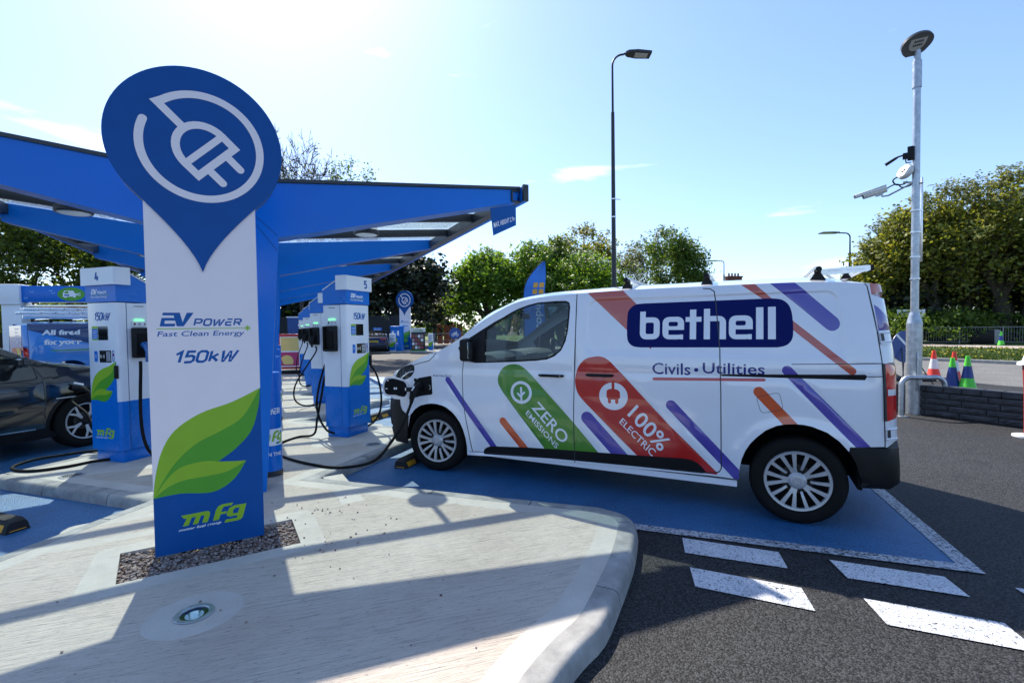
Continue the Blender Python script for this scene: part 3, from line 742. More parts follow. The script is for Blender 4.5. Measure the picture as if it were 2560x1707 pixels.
def pylon(M, label, scale=1.0):
    t = thing('charging_sign', label, 'sign', M=M @ Matrix.Scale(scale, 4), group='blue and white pin-topped charging signs')
    W, D = .604, .11
    # body: local x along the face, y back, z up; z measured from the road surface
    out = [(0, .10), (W, .10), (W, 2.42), (0, 2.42)]
    a = MB()
    face = lambda p: (p[0], p[1])
    lay = [([out], WALLW), ([rect(0, .10, W, .468)+[]], BLUE)]
    low = spline([(.000, .468), (.14, .475), (.283, .453), (.363, .468), (.446, .53), (.509, .631)], 4)
    lay = [([out], WALLW), ([[(0, .10), (W, .10), (W, 1.115)]+[(x, z) for x, z in spline([(.602, 1.113), (.590, .985), (.545, .83), (.451, .721), (.348, .648)], 4)]+[(.2, .6), (0, .468)]], BLUE)]
    lay += leaf_layers(lambda p: p)
    lay += ev_logo(.045, 1.463, .565, 1.622, LBLUE)
    lay += stext('150kW', .119, 1.300, .492, 1.382, LBLUE, wt=.19, shear=.28)
    lay += mfg_logo(.122, .232, .485, .372, rise=.0)
    lay = [(p, m) for p, m in lay]
    art(a, lay, UPR, 0); obj('face_panel', a, t, smooth=0)
    a = MB(); a.box(W/2, .004+D/2, 1.26, W-.002, D, 2.32, WALLW, bev=.004); a.add([(.001, .002, .101), (W-.001, .002, .101), (W-.001, .002, .468), (.001, .002, .468)], [[0, 1, 2, 3]], BLUE)
    for x in (-.0006, W+.0006): a.add([(x, .004, .101), (x, D, .101), (x, D, .72), (x, .004, .72)], [[0, 1, 2, 3]], BLUE)
    obj('cabinet', a, t)
    a = MB(); pin = pin_outline(.297, 2.690, .479)
    a.prism(pin, 0, .135, BLUE, TR(0, .125, 0) @ UPR); obj('pin_board', a, t, smooth=30)
    a = MB(); art(a, plug_layers(.297, 2.690, .479, WALLW, BLUE), TR(0, -.012, 0) @ UPR); obj('plug_emblem', a, t, smooth=0)
    a = MB()
    for x in (.08, W/2, W-.08): a.box(x, .06, .075, .1, .09, .06, KERBM)
    obj('foot', a, t)
    return t
ang = math.atan2(pe.y, pe.x)
pylon(TR(P0.x, P0.y, 0) @ RZ(ang), 'tall near blue and white charging sign with round plug pin, standing in the gravel bed')
fpx = at(962, 31.5); k = 1.31
pylon(TR(*at(918, 31.8).xy, 0) @ RZ(R(-16)), 'small distant charging sign with a round plug pin beyond the white van nose', 1.27)
# ------------------------------------------------------------------ charging canopy: five Y frames under a butterfly glass roof
CZ = TR(C1.x, C1.y, 0) @ RZ(R(25.7))
can = thing('charging_canopy', 'bright blue steel canopy with a glass butterfly roof over the charging bays', 'canopy', M=CZ)
def roofz(v): return 2.765+.085*v if v > 0 else 2.765-.112*v
GLR = glass('roof_glass', (.86, .93, .92), .16)
# dusty glass: speckle
nt = GLR.node_tree; vv = coords(nt); mf = [n for n in nt.nodes if n.type == 'MIX_SHADER' and not n.inputs['Fac'].is_linked][0]
tlb = N(nt, 'ShaderNodeBsdfTranslucent', Color=(.75, .80, .80, 1)); nt.links.new(tlb.outputs[0], mf.inputs[2])
nf = noise_tex(nt, vv, 42, 3, .7); nt.links.new(ramp(nt, nf, [(.46, (.14,)*3), (.64, (.24,)*3), (.70, (.7,)*3)]), mf.inputs['Fac'])
GUT = DKG
frame_poly = [(.065, .098), (.215, 2.31), (2.54, 2.848), (2.58, roofz(2.58)), (0, 2.765), (-2.80, roofz(-2.80)), (-2.76, 2.85), (-.215, 2.25), (-.065, .098)]
VL, VR = -2.80, 2.58
TH = .24
proto = None
for i in range(5):
    y = 3.15*i
    a = MB(); a.prism(frame_poly, -TH, 0, CBLUE, UPR)
    # fold lines where the arm wraps round the column
    for s in (1, -1):
        a.tube([(.0*s, -.0015, 2.52), (.21*s, -.0015, 2.325)], .0016, DKG, 4); a.tube([(.0*s, -.0015, 2.47), (.20*s, -.0015, 2.20)], .0016, DKG, 4)
    obj('frame', a, can, M=TR(0, y-.12, 0), smooth=20)
ys = [3.15*i for i in range(5)]
# dark capping rail along the top of the first frame, gutters, rafters
a = MB()
for s, e in ((0, VR), (0, VL)):
    ang_ = math.atan2(roofz(e)-2.765, e); L = math.hypot(e, roofz(e)-2.765)
    a.box(L/2, 0, .018, L, .27, .03, GUT, TR(0, 0, 2.765) @ RY(-ang_) if e > 0 else TR(0, 0, 2.765) @ RY(-(ang_)))
obj('capping', a, can)
for e, nm in ((VR, 1), (VL, -1)):
    a = MB(); z = roofz(e); L = ys[-1]+.9
    a.box(e+.03*nm, L/2-.2, z-.055, .05, L, .17, CBLUE, bev=.004)
    a.box(e-.05*nm, L/2-.3+.06, z-.02, .09, L-.2, .014, GUT); a.box(e-.10*nm, L/2-.3+.06, z-.075, .014, L-.2, .11, GUT); a.box(e-.05*nm, L/2-.3+.06, z-.13, .11, L-.2, .014, GUT)
    obj('gutter', a, can)
    a = MB(); a.box(e+.025*nm, -.2, z-.05, .062, .04, .175, GUT, bev=.004); obj('gutter_end', a, can)
for i in range(4):
    for k in (1, 2):
        y = ys[i]+(ys[i+1]-ys[i])*k/3
        for e in (VR, VL):
            a = MB(); L = math.hypot(e, roofz(e)-2.765)-.1; ang_ = math.atan2(roofz(e)-2.765, abs(e)); sgn = 1 if e > 0 else -1
            a.box(sgn*L/2, 0, -.055, L, .06, .10, GUT, TR(0, y, 2.765) @ RY(-ang_*sgn), bev=.004)
            obj('rafter', a, can)
for i in range(4):
    for k in range(3):
        y0 = ys[i]+(ys[i+1]-ys[i])*k/3+.01; y1 = ys[i]+(ys[i+1]-ys[i])*(k+1)/3-.01
        for e in (VR, VL):
            a = MB(); z = roofz(e)+.005
            for q in (0, .008): a.add([(0, y0, 2.77+q), (e, y0, z+q), (e, y1, z+q), (0, y1, 2.77+q)], [[0, 1, 2, 3]], GLR)
            obj('roof_glass', a, can, smooth=0)
a = MB(); a.box(0, ys[-1]/2+.2, 2.70, .14, ys[-1], .1, GUT); obj('valley_gutter', a, can)
# round lamps under the roof on brackets running between the rafters
for i in range(4):
    for v0 in (1.23, -1.66):
        y = ys[i]+1.6-.02; z = 2.72 if v0 > 0 else 2.735
        l = MB(); l.lathe([(.0, .055), (.13, .055), (.155, .045), (.158, .0), (.150, -.012), (.132, -.012)], GUT, 40, TR(v0, y, z)); rt = roofz(v0)
        l.box(v0, ys[i]+(ys[1]-ys[0])/2, rt-.075, .05, (ys[1]-ys[0])/3, .03, GUT); l.cyl((v0, y, z+.04), (v0, y, rt-.06), .03, GUT, 12)
        o = obj('lamp_housing', l, can); l = MB(); l.lathe([(.133, -.010), (.11, -.02), (.06, -.026), (0, -.028)], LENS, 40, TR(v0, y, z)); obj('lens', l, o)
# height limit plate hanging from the first frame
a = MB(); c_ = [(2.255, 2.47), (2.525, 2.60), (2.525, 2.82), (2.225, 2.755)]
a.prism(c_, .0, .005, BLUE, TR(0, -.125, 0) @ UPR)
q = lambda u, v: tuple((1-u)*(1-v)*c_[0][i]+u*(1-v)*c_[1][i]+u*v*c_[2][i]+(1-u)*v*c_[3][i] for i in (0, 1))
art(a, [(text('MAX. HEIGHT 2.7m', 0, 0, 1, 1, bold=.008, quad=(q(.06, .26), q(.94, .26), q(.94, .46), q(.06, .46))), WTXT)], TR(0, -.1315, 0) @ UPR)
obj('height_plate', a, can, smooth=0)
# round blue posts behind the columns, wrapped in lettering
def bollard(i):
    t = thing('bollard', ['wrapped blue post behind the nearest canopy column', 'wrapped blue post beside the second canopy column', 'wrapped blue post beside the third canopy column', 'wrapped blue post beside the fourth canopy column'][i], 'bollard', M=CZ @ TR(.10, ys[i]+.42, .0985), group='lettered blue posts behind the canopy columns')
    a = MB(); a.lathe([(.095, 0), (.095, .98), (.09, 1.0), (.0, 1.01)], CBLUE, 28); a.lathe([(.1, 0), (.1, .05), (.095, .052)], DKG, 28); obj('post', a, t)
    a = MB(); r = .0965
    def wrap(P): return P
    lays = [([rect(-.13, .30, .13, .46)], WTXT)]+mfg_logo(-.11, .31, .11, .45, small=False)+[(text('EV', -.10, .68, -.01, .78, bold=.03), WTXT)]+stext('POWER', -.10, .60, .10, .66, WTXT)+[(text('EVEN THE', -.1, .20, .1, .235, bold=.02), WTXT)]
    v, f, tg = triangulate([Layer(p, m) for p, m in lays], extra=[(x*.02, y*.16+.3) for x in range(-6, 7) for y in (0, 1)])
    for m in {id(x): x for x in tg}.values():
        ff = [q_ for q_, k_ in zip(f, tg) if k_ is m]; a.add([(r*math.sin(p.x/r), -r*math.cos(p.x/r), p.y) for p in v], ff, m)
    obj('wrap', a, t, smooth=0)
for i in range(4): bollard(i)
# ------------------------------------------------------------------ charging stations
def arrow_badge(cx, cy, w, h, m): return ([[(cx-w/2, cy-h/2), (cx+w/2-.01, cy-h/2), (cx+w/2, cy), (cx+w/2-.01, cy+h/2), (cx-w/2, cy+h/2)]], m)
def charger(num, M, label, detail=True):
    """local: front faces -Y, width .48 along X, depth .36 along +Y, z from the pavement"""
    t = thing('charging_station', label, 'charging station', M=M, group='blue and white charging stations under the canopy')
    W, D = .48, .37; h = W/2
    a = MB(); a.box(0, .20, .08, .42, .32, .16, HBLUE, bev=.004); obj('plinth', a, t)
    # rear cabinet with both side faces, front door module proud of it
    a = MB(); a.box(0, .235, .135+.795, W-.01, .27, 1.59, HBLUE, bev=.006)
    for s in (-1, 1):
        x = s*(h-.005+.0012); F = [0, 1, 2, 3]
        a.add([(x, .105, .665), (x, .366, .665), (x, .366, 1.722), (x, .105, 1.722)], [F], CWHITE)
    obj('cabinet', a, t, smooth=30)
    a = MB()
    prof = rrect(-h, 0, h, .1, .028, 4)
    prof = [(-h, .095), (-h, .03), (-h+.008, .012), (-h+.03, .0), (h-.03, .0), (h-.008, .012), (h, .03), (h, .095)]
    n_ = len(prof)
    for z0, z1, m in ((.135, .665, HBLUE), (.665, 1.725, CWHITE)):
        a.add([(x, y, z) for z in (z0, z1) for x, y in prof], [[i, i+1, n_+i+1, n_+i] for i in range(n_-1)], m)
    a.add([(x, y, .135) for x, y in prof], [list(range(n_))], HBLUE); a.add([(x, y, 1.725) for x, y in prof], [list(range(n_))], CWHITE)
    door = obj('front_door', a, t, smooth=50)
    a = MB(); yf = -.0012
    sx = (W-.06)/.604; X = lambda p: (-h+.03+p[0]*sx, .335+(p[1]-.10)*.735*1.02)
    fit = lambda p: (-h+.03+(p[0])*sx, .67+(p[1]-.468)*.665)
    lay = [([[(-h+.03, .137), (h-.03, .137), (h-.03, 1.096)]+[fit(p) for p in spline([(.602, 1.113), (.590, .985), (.545, .83), (.451, .721), (.348, .648)], 4)]+[fit((.2, .6)), (-h+.03, .67)]], HBLUE)]
    lay += leaf_layers(fit)
    lay += [] + stext('150kW', -.12, 1.535, .155, 1.625, LBLUE, wt=.16, shear=.25) + mfg_logo(-.155, .26, .135, .385)
    lay += [([rect(-.155, 1.325, -.06, 1.475)], GRN1), ([rect(-.152, 1.338, -.063, 1.448)], HBLUE)]
    for k in range(5): lay.append(([rect(-.14, 1.35+k*.018, -.075, 1.354+k*.018)], WTXT))
    lay += [([rect(-.055, 1.325, .10, 1.475)], SCREEN), ([rrect(-.045, 1.085, .14, 1.215, .006, 3)], SCREEN)]
    lay += [arrow_badge(-.10, 1.15, .06, .115, HBLUE), ([rect(-.122, 1.16, -.085, 1.164)], WTXT), ([rect(-.122, 1.14, -.085, 1.144)], WTXT)]
    lay += [([rrect(.155, 1.095, .188, 1.215, .008, 3)], LBLUE)]
    for k, c in enumerate((WTXT, WTXT, REDL, WTXT)): lay.append(([circle(.1715, 1.115+k*.026, .009, 12)], c))
    lay += [([rect(.065, 1.10, .125, 1.20)], CWHITE)]
    for k in range(5): lay.append(([rect(.068, 1.105+k*.019, .122, 1.117+k*.019)], DKG))
    for r_ in (.012, .022, .032):
        for s in (0, 180): lay.append((stroke([(-.0+.0+r_*math.cos(R(a_+s)), 1.15+r_*math.sin(R(a_+s))) for a_ in (-38, -20, 0, 20, 38)], .004), WTXT))
    art(a, lay, TR(0, yf, 0) @ UPR); obj('graphics', a, door, smooth=0, fix=False)
    a = MB(); a.box(h-.014, -.012, .985, .03, .03, .14, BLACKP, bev=.004); obj('handle', a, door)
    a = MB(); a.box(0, .098, .93, W-.003, .004, 1.585, DKG); obj('door_seal', a, t)
    # sloping head
    a = MB(); pr = [(0.0, 1.735), (.37, 1.735), (.37, 1.915), (.15, 2.03), (.0, 2.06)]
    V = [(x, y, z) for x in (-h, h) for y, z in pr]; k = len(pr)
    a.add(V, [list(range(k)), [k+i for i in range(k)][::-1]]+[[i, (i+1) % k, k+(i+1) % k, k+i] for i in range(k)], HBLUE)
    a.add([(-h-.006, .37, 1.917), (h+.006, .37, 1.917), (h+.006, .12, 2.048), (-h-.006, .12, 2.048), (-h-.006, .37, 1.929), (h+.006, .37, 1.929), (h+.006, .12, 2.060), (-h-.006, .12, 2.060)],
          [[0, 1, 2, 3], [4, 5, 6, 7], [0, 1, 5, 4], [1, 2, 6, 5], [2, 3, 7, 6], [3, 0, 4, 7]], CWHITE)
    head = obj('head', a, t, smooth=0)
    a = MB(); art(a, ev_logo(-.15, 1.775, .13, 1.875, WTXT, sh=.12), TR(0, -.0015, 0) @ UPR); obj('graphics', a, head, smooth=0, fix=False)
    a = MB(); a.prism([(-h-.035, .13), (-h-.035, .0), (-h-.02, -.03), (h+.02, -.03), (h+.035, .0), (h+.035, .13)], 1.915, 2.10, CWHITE)
    nb_ = obj('number_box', a, t, smooth=50)
    a = MB(); xo = .09 if num in '5678' else -.03
    art(a, stext(num, xo, 1.95, xo+.07, 2.06, LBLUE, wt=.21), TR(0, -.0315, 0) @ UPR); obj('number', a, nb_, smooth=0, fix=False)
    # sockets on both sides
    for s in (-1, 1):
        a = MB(); x = s*(h+.002); T = TR(x, .225, 1.29) @ RZ(R(90)*s)
        # local of T: face is -Y... outward; x along the depth
        a.box(0, -.02, 0, .17, .05, .33, BLACKP, T, bev=.012); a.box(0, -.055, -.15, .16, .05, .03, BLACKP, T, bev=.008); a.box(-.085, -.045, .0, .02, .07, .32, BLACKP, T, bev=.006); a.box(.08, -.04, .02, .016, .05, .28, BLACKP, T, bev=.005)
        a.box(0, -.048, -.01, .10, .01, .22, DARK, T)
        ho = obj('socket', a, t)
        a = MB(); a.box(0, -.003, .205, .16, .006, .055, CWHITE, T); a.box(0, -.004, .247, .10, .008, .022, LGREEN, T); a.cyl((-.05, -.0065, .205), (-.05, -.0085, .205), .014, SCREEN, 12, T); a.cyl((.055, -.0065, .205), (.055, -.0085, .205), .010, SCREEN, 12, T)
        for q_ in range(3): a.box(0, -.0068, .195+q_*.01, .03, .002, .004, DKG, T)
        obj('status_display', a, t, smooth=0)
        a = MB(); a.box(0, -.0015, .40, .10, .003, .006, DKG, T); obj('small_label', a, t, smooth=0)
    return t
def cable(parent, pts, r=.0135, name='cable', n=6):
    """charging cable laid through world points"""
    mb = MB(); P = spline([tuple(p) for p in pts], n); mb.tube(P, r, RUBBER, 10)
    o = obj(name, mb, None, smooth=60); o.parent = parent; o.matrix_parent_inverse = parent.matrix_world.inverted(); return o
ZT = .0985
fr_ = Vector((.940, -.342)); aR_ = math.atan2(.940, .342)   # front of right-hand stations faces heading 110
def MRt(i): p = CH_R[i]-Vector((-.342, -.940))*0-fR*-.18; return TR(p.x, p.y, ZT) @ RZ(R(70))
def MLt(i): p = CH_L[i]-fL*.18; return TR(p.x, p.y, ZT) @ RZ(R(-18.6))
labsR = ['charging station numbered 5, nearest right of the near sign, with an empty socket', 'charging station directly behind number 5 with a long looping cable', 'third charging station back in the right row, mostly hidden', 'farthest charging station of the right row behind the others']
R5 = charger('5', MRt(0), labsR[0]); R6 = charger('6', MRt(1), labsR[1]); R7 = charger('7', MRt(2), labsR[2]); R8 = charger('8', MRt(3), labsR[3])
L4 = charger('4', MLt(0), 'charging station numbered 4, left of the near sign beside the dark car')
bpy.context.view_layer.update()
def plug(parent, M, col):
    a = MB(); a.tube([(0, .03, .0), (0, -.03, -.005), (0, -.075, -.03), (0, -.09, -.08), (0, -.085, -.15), (0, -.08, -.19)], [.032, .034, .032, .026, .022, .018], col, 12)
    a.tube([(0, -.05, .02), (0, -.14, -.01), (0, -.15, -.09), (0, -.10, -.13)], .014, col, 10)
    o = obj('plug', a, None); o.matrix_world = M; o.parent = parent; o.matrix_parent_inverse = parent.matrix_world.inverted(); return o
PBLUE = simple('plug_blue', (.03, .13, .38), .4, coat=.3)
def sock(t, s, dz=0, dy=0): return t.matrix_world @ TR(s*.275, .225+dy, 1.27+dz) @ RZ(R(90)*s)
# ------------------------------------------------------------------ the liveried white van (local: x backwards from the bumper, near side -y, z up)
VD = Vector((-.89444, .44718)); VO = Vector((-1.1858, 6.2378))
VM = TR(VO.x, VO.y, 0) @ RZ(math.atan2(-VD.y, -VD.x))
van = thing('delivery_van', 'white van with coloured diagonal stripes and a navy name board, plugged in at its nose', 'van', M=VM)
PLN = [(0, 0), (.004, .25), (.02, .48), (.06, .65), (.135, .77), (.25, .85), (.45, .91), (.75, .945), (1.2, .958), (2.4, .96), (3.9, .96), (4.5, .952), (4.65, .940), (4.715, .908), (4.765, .84), (4.795, .70), (4.82, .45), (4.83, .2), (4.832, 0)]
UC = [0]*len(PLN); UC[6] = .45
for i in range(7, len(PLN)): UC[i] = UC[i-1]+math.dist(PLN[i], PLN[i-1])
for i in range(5, -1, -1): UC[i] = UC[i+1]-math.dist(PLN[i], PLN[i+1])
def interp(x, X, Y):
    if x <= X[0]: return Y[0]
    if x >= X[-1]: return Y[-1]
    for i in range(len(X)-1):
        if x <= X[i+1]: return Y[i]+(Y[i+1]-Y[i])*(x-X[i])/(X[i+1]-X[i])
def sint(x, X, Y):
    """smooth (Catmull-Rom / Hermite) table look-up"""
    if x <= X[0]: return Y[0]
    if x >= X[-1]: return Y[-1]
    for i in range(len(X)-1):
        if x <= X[i+1]: break
    h = X[i+1]-X[i]; t = (x-X[i])/h
    def sl(k):
        if k == 0: return (Y[1]-Y[0])/(X[1]-X[0])
        if k == len(X)-1: return (Y[-1]-Y[-2])/(X[-1]-X[-2])
        a = (Y[k]-Y[k-1])/(X[k]-X[k-1]); b = (Y[k+1]-Y[k])/(X[k+1]-X[k])
        return 0 if a*b < 0 else 2*a*b/(a+b) if a+b else 0
    m0, m1 = sl(i)*h, sl(i+1)*h
    return (2*t**3-3*t*t+1)*Y[i]+(t**3-2*t*t+t)*m0+(-2*t**3+3*t*t)*Y[i+1]+(t**3-t*t)*m1
WZ = [0, .25, .6, .9, 1.15, 1.3, 1.5, 1.7, 1.8, 1.87, 1.93]; WV = [.9, .93, .955, .96, .955, .94, .915, .885, .865, .82, .75]
def sdrr(x, y, x0, y0, x1, y1, r):
    qx = abs(x-(x0+x1)/2)-(x1-x0)/2+r; qy = abs(y-(y0+y1)/2)-(y1-y0)/2+r
    return min(max(qx, qy), 0)+math.hypot(max(qx, 0), max(qy, 0))-r
PRESS = (2.53, 1.248, 4.465, 1.745, .10)
ARCH = ((.90, .31, .415), (4.155, .345, .43))
def surf(u, z, out=0.0):
    s = sint(u, UC, [p[0] for p in PLN]); l = sint(u, UC, [p[1] for p in PLN])*sint(z, WZ, WV)/.96
    wr = min(1, max(0, (u-4.2)/.46)); wf = min(1, max(0, (.45-u)/.5))
    s += sint(z, [.3, .8, 1.2, 1.45, 1.78, 1.86], [.02, 0, -.012, -.04, -.088, -.12])*wr+sint(z, [.2, .35, .6, .8, .95, 1.05, 1.3], [.06, .02, 0, .02, .06, .12, .35])*wf
    d = sdrr(u, z, *PRESS); t = min(1, max(0, -d/.022)); l -= .009*t*t*(3-2*t)
    # feature line below the waist and flared arches
    if .9 < u < 4.6: l -= .006*math.exp(-((z-1.10)/.035)**2)
    for cx, cz, r in ARCH:
        q = math.hypot(u-cx, z-cz)-r
        if -.05 < q < .09: l += .014*(1-max(0, q)/.09)**2*min(1, max(0, (.7-z+.15)*8))
    if 1.35 < u < 4.55 and z < .5: l -= .01*((.5-z)/.25)
    l += out
    return Vector((s, -l, z))
TOPU = [-.70, -.04, .101, .241, .45, .60, .80, .93, 1.05, 1.183, 1.323, 1.47, 1.627, 1.79, 1.95, 2.15, 2.437, 3.1, 4.0, 4.45, 4.66, 4.87, 5.2, 5.71]
TOPZ = [.93, .965, .99, 1.03, 1.088, 1.15, 1.225, 1.260, 1.318, 1.385, 1.485, 1.58, 1.662, 1.732, 1.768, 1.788, 1.801, 1.814, 1.812, 1.80, 1.782, 1.775, 1.775, 1.775]
def top(u): return sint(u, TOPU, TOPZ)
def sd(pts): return [tuple(p) for p in pts]
fa = [(.50, .24), (.505, .42), (.547, .569), (.622, .640), (.70, .685), (.786, .708), (.86, .718), (.923, .716), (1.0, .704), (1.056, .684), (1.115, .645), (1.165, .597), (1.21, .54), (1.24, .475), (1.265, .39), (1.275, .30), (1.273, .215)]
ra = [(3.765, .29), (3.771, .384), (3.785, .455), (3.809, .522), (3.845, .585), (3.893, .642), (3.95, .696), (4.022, .737), (4.08, .752), (4.14, .758), (4.20, .757), (4.25, .748), (4.342, .712), (4.414, .655), (4.47, .585), (4.51, .50), (4.53, .41), (4.535, .33)]
UT = [-.69+(.45+.69)*i/14 for i in range(14)]+[.45+(4.66-.45)*i/70 for i in range(70)]+[4.66+(5.70-4.66)*i/18 for i in range(19)]
outline = [(UT[0], .24), (-.2, .235), (.2, .23)]+fa+[(1.9, .24), (2.4, .262), (3.0, .277), (3.52, .288)]+ra+[(4.7, .34), (4.9, .35), (5.2, .36), (5.70, .36)]+[(u, top(u)) for u in UT[::-1]]
gfront = spline([(1.292, 1.393), (1.258, 1.20), (1.240, 1.053), (1.243, .836), (1.259, .65), (1.302, .449), (1.335, .250)], 3)
ORNG = simple('livery_orange', (.62, .085, .018), .24, coat=1, vary=.02); CORAL = simple('livery_coral', (.50, .085, .05), .24, coat=1, vary=.02)
PURP = simple('livery_purple', (.075, .055, .34), .24, coat=1, vary=.02); GREEN = simple('livery_green', (.075, .24, .022), .24, coat=1, vary=.02)
REDP = simple('livery_red', (.48, .012, .010), .24, coat=1, vary=.02); NAVY = simple('livery_navy', (.0, .006, .10), .5, spec=.12, vary=.02)
LETN = simple('livery_letter_navy', (.006, .02, .20), .24, coat=1, vary=.02); LETW = simple('livery_white', (.78, .79, .83), .22, coat=1, vary=.015)
def cap(p0, p1, w): return stroke([p0, p1], w, n=14)
def gapl(pts, w=.007): return stroke(pts, w, cap=False)
L = []
def ly(polys, m): L.append(([[tuple(q) for q in p] for p in polys], m))
ly([outline], WHITE)
# stripes (pieces that run over an edge are cut by the black trim above them)
ly([[(2.499, 1.83), (2.831, 1.83), (2.969, 1.688), (3.1, 1.55), (3.1, 1.30), (2.897, 1.46)]], CORAL)
ly([[(3.755, 1.83), (3.86, 1.83), (3.994, 1.693), (3.926, 1.696)]], CORAL)
ly(cap((4.0, 1.605), (4.498, 1.158), .052), CORAL)
ly(cap((3.985, 1.882), (4.393, 1.500), .112), PURP)
ly(cap((1.063, .975), (1.63, .257), .062), PURP)
ly(cap((1.694, .594), (2.0, .243), .074), ORNG)
gr_ = spline([(1.705, .87), (1.655, .95), (1.652, 1.03), (1.70, 1.11), (1.786, 1.148), (1.88, 1.143), (1.955, 1.095)], 4)
ly([gr_+[(2.42, .631), (2.631, .389), (2.70, .31), (2.18, .30), (2.118, .367)]], GREEN)
rr_ = spline([(2.535, .815), (2.462, .90), (2.435, 1.01), (2.455, 1.12), (2.52, 1.205), (2.618, 1.235), (2.70, 1.228), (2.765, 1.185)], 4)
ly([rr_+[(3.25, .675), (3.615, .315), (3.60, .30), (3.05, .32), (2.972, .398)]], REDP)
ly(cap((2.545, .688), (2.95, .252), .112), PURP)
ly(cap((3.262, .845), (3.80, .275), .082), PURP)
ly(cap((3.905, .985), (4.19, .665), .078), ORNG)
ly(cap((4.092, 1.153), (4.62, .548), .070), PURP)
# name board and lettering
ly([spline([(3.03, 1.690), (2.96, 1.682), (2.912, 1.645), (2.894, 1.59), (2.894, 1.42), (2.912, 1.355), (2.955, 1.324), (3.02, 1.316)], 3)+spline([(4.03, 1.323), (4.085, 1.338), (4.12, 1.375), (4.132, 1.43), (4.128, 1.55), (4.108, 1.635), (4.06, 1.683), (3.99, 1.696)], 3)], NAVY)
def bar(x0, z0, x1, z1): return [(x0, z0), (x1, z0), (x1, z1), (x0, z1)]
zb, zx = 1.385, 1.570; sw = .048
def ring(x0, x1, z0, z1, r=.05, w=sw): return [rrect(x0, z0, x1, z1, r, 5), rrect(x0+w, z0+w*.92, x1-w, z1-w*.92, max(.008, r-w*.75), 4)]
ly([bar(3.003, 1.43, 3.049, 1.620)], LETW); ly(ring(3.003, 3.166, zb, zx), LETW)
def let_e(x0, x1):
    o = rrect(x0, zb, x1, zx, .05, 5); ly([o], LETW); ly([rrect(x0+sw, 1.492, x1-sw, zx-sw*.85, .012, 3)], NAVY); ly([bar(x0+sw, 1.422, x1+.005, 1.462)], NAVY); ly([bar(x1-.02, zb-.01, x1+.01, 1.424)], NAVY)
let_e(3.189, 3.359); ly([bar(3.325, zb, 3.352, 1.424)], LETW)
ly([bar(3.404, zb, 3.452, 1.626)], LETW); ly([bar(3.371, 1.527, 3.492, 1.566)], LETW)
ly([bar(3.510, zb, 3.556, 1.629)], LETW); ly([rrect(3.510, 1.325, 3.673, zx, .05, 5)], LETW); ly([bar(3.556, 1.322, 3.627, 1.529)], NAVY); ly([bar(3.49, 1.322, 3.69, zb)], NAVY)
let_e(3.694, 3.862); ly([bar(3.828, zb, 3.855, 1.424)], LETW)
ly([bar(3.885, zb, 3.935, 1.630)], LETW); ly([bar(3.966, zb, 4.018, 1.631)], LETW)
ly(text('Civils', 3.112, 1.095, 3.412, 1.192, bold=.012), LETN); ly([circle(3.456, 1.140, .0165, 16)], LETN); ly(text('Utilities', 3.505, 1.113, 3.944, 1.200, bold=.012), LETN)
ly(stroke([(3.125, 1.056), (3.938, 1.077)], .024), REDP)
# zero emissions
ly([circle(1.897, .884, .112, 28, ry=.108), circle(1.897, .884, .084, 26, ry=.080)], LETW)
ly([spline([(1.890, .965), (1.945, .92), (1.955, .862), (1.935, .825), (1.905, .812), (1.865, .822), (1.842, .87), (1.855, .92), (1.890, .965)], 3)], GREEN)
ly(stroke([(1.90, .775), (1.897, .935)], .020, cap=False), LETW); ly(stroke([(1.899, .855), (1.93, .885)], .018), LETW); ly(stroke([(1.899, .835), (1.862, .872)], .018), LETW)
def tq(s, tl, bl, tr_, br_, b): ly(text(s, 0, 0, 1, 1, bold=b, quad=(bl, br_, tr_, tl)), LETW)
tq('ZERO', (2.071, .815), (1.999, .742), (2.380, .505), (2.300, .420), .012)
tq('EMISSIONS', (1.968, .722), (1.937, .681), (2.268, .415), (2.236, .372), .008)
# 100% electric
ly([circle(2.782, .893, .125, 30, ry=.12)], LETW)
ly([[(2.722, .905), (2.724, .94), (2.742, .953), (2.768, .957), (2.768, 1.02), (2.792, 1.02), (2.792, .957), (2.822, .950), (2.840, .932), (2.842, .882), (2.828, .872), (2.826, .836), (2.810, .825), (2.797, .838), (2.797, .864), (2.762, .864), (2.762, .838), (2.748, .825), (2.735, .838), (2.733, .872), (2.722, .882)]], REDP)
tq('100%', (2.985, .835), (2.900, .738), (3.262, .548), (3.170, .440), .012)
tq('ELECTRIC', (2.863, .712), (2.830, .668), (3.142, .448), (3.102, .395), .008)
ly(text('ELECTRIC', .873, 1.002, 1.030, 1.018, bold=.03), DKG); ly(stroke([(1.034, 1.003), (1.046, 1.012), (1.038, 1.014), (1.052, 1.024)], .005), DKG)
ly([circle(1.088, 1.011, .030, 20, ry=.012), circle(1.088, 1.011, .025, 20, ry=.008)], SILVER); ly(text('EV', 1.078, 1.006, 1.098, 1.016, bold=.03), DKG)
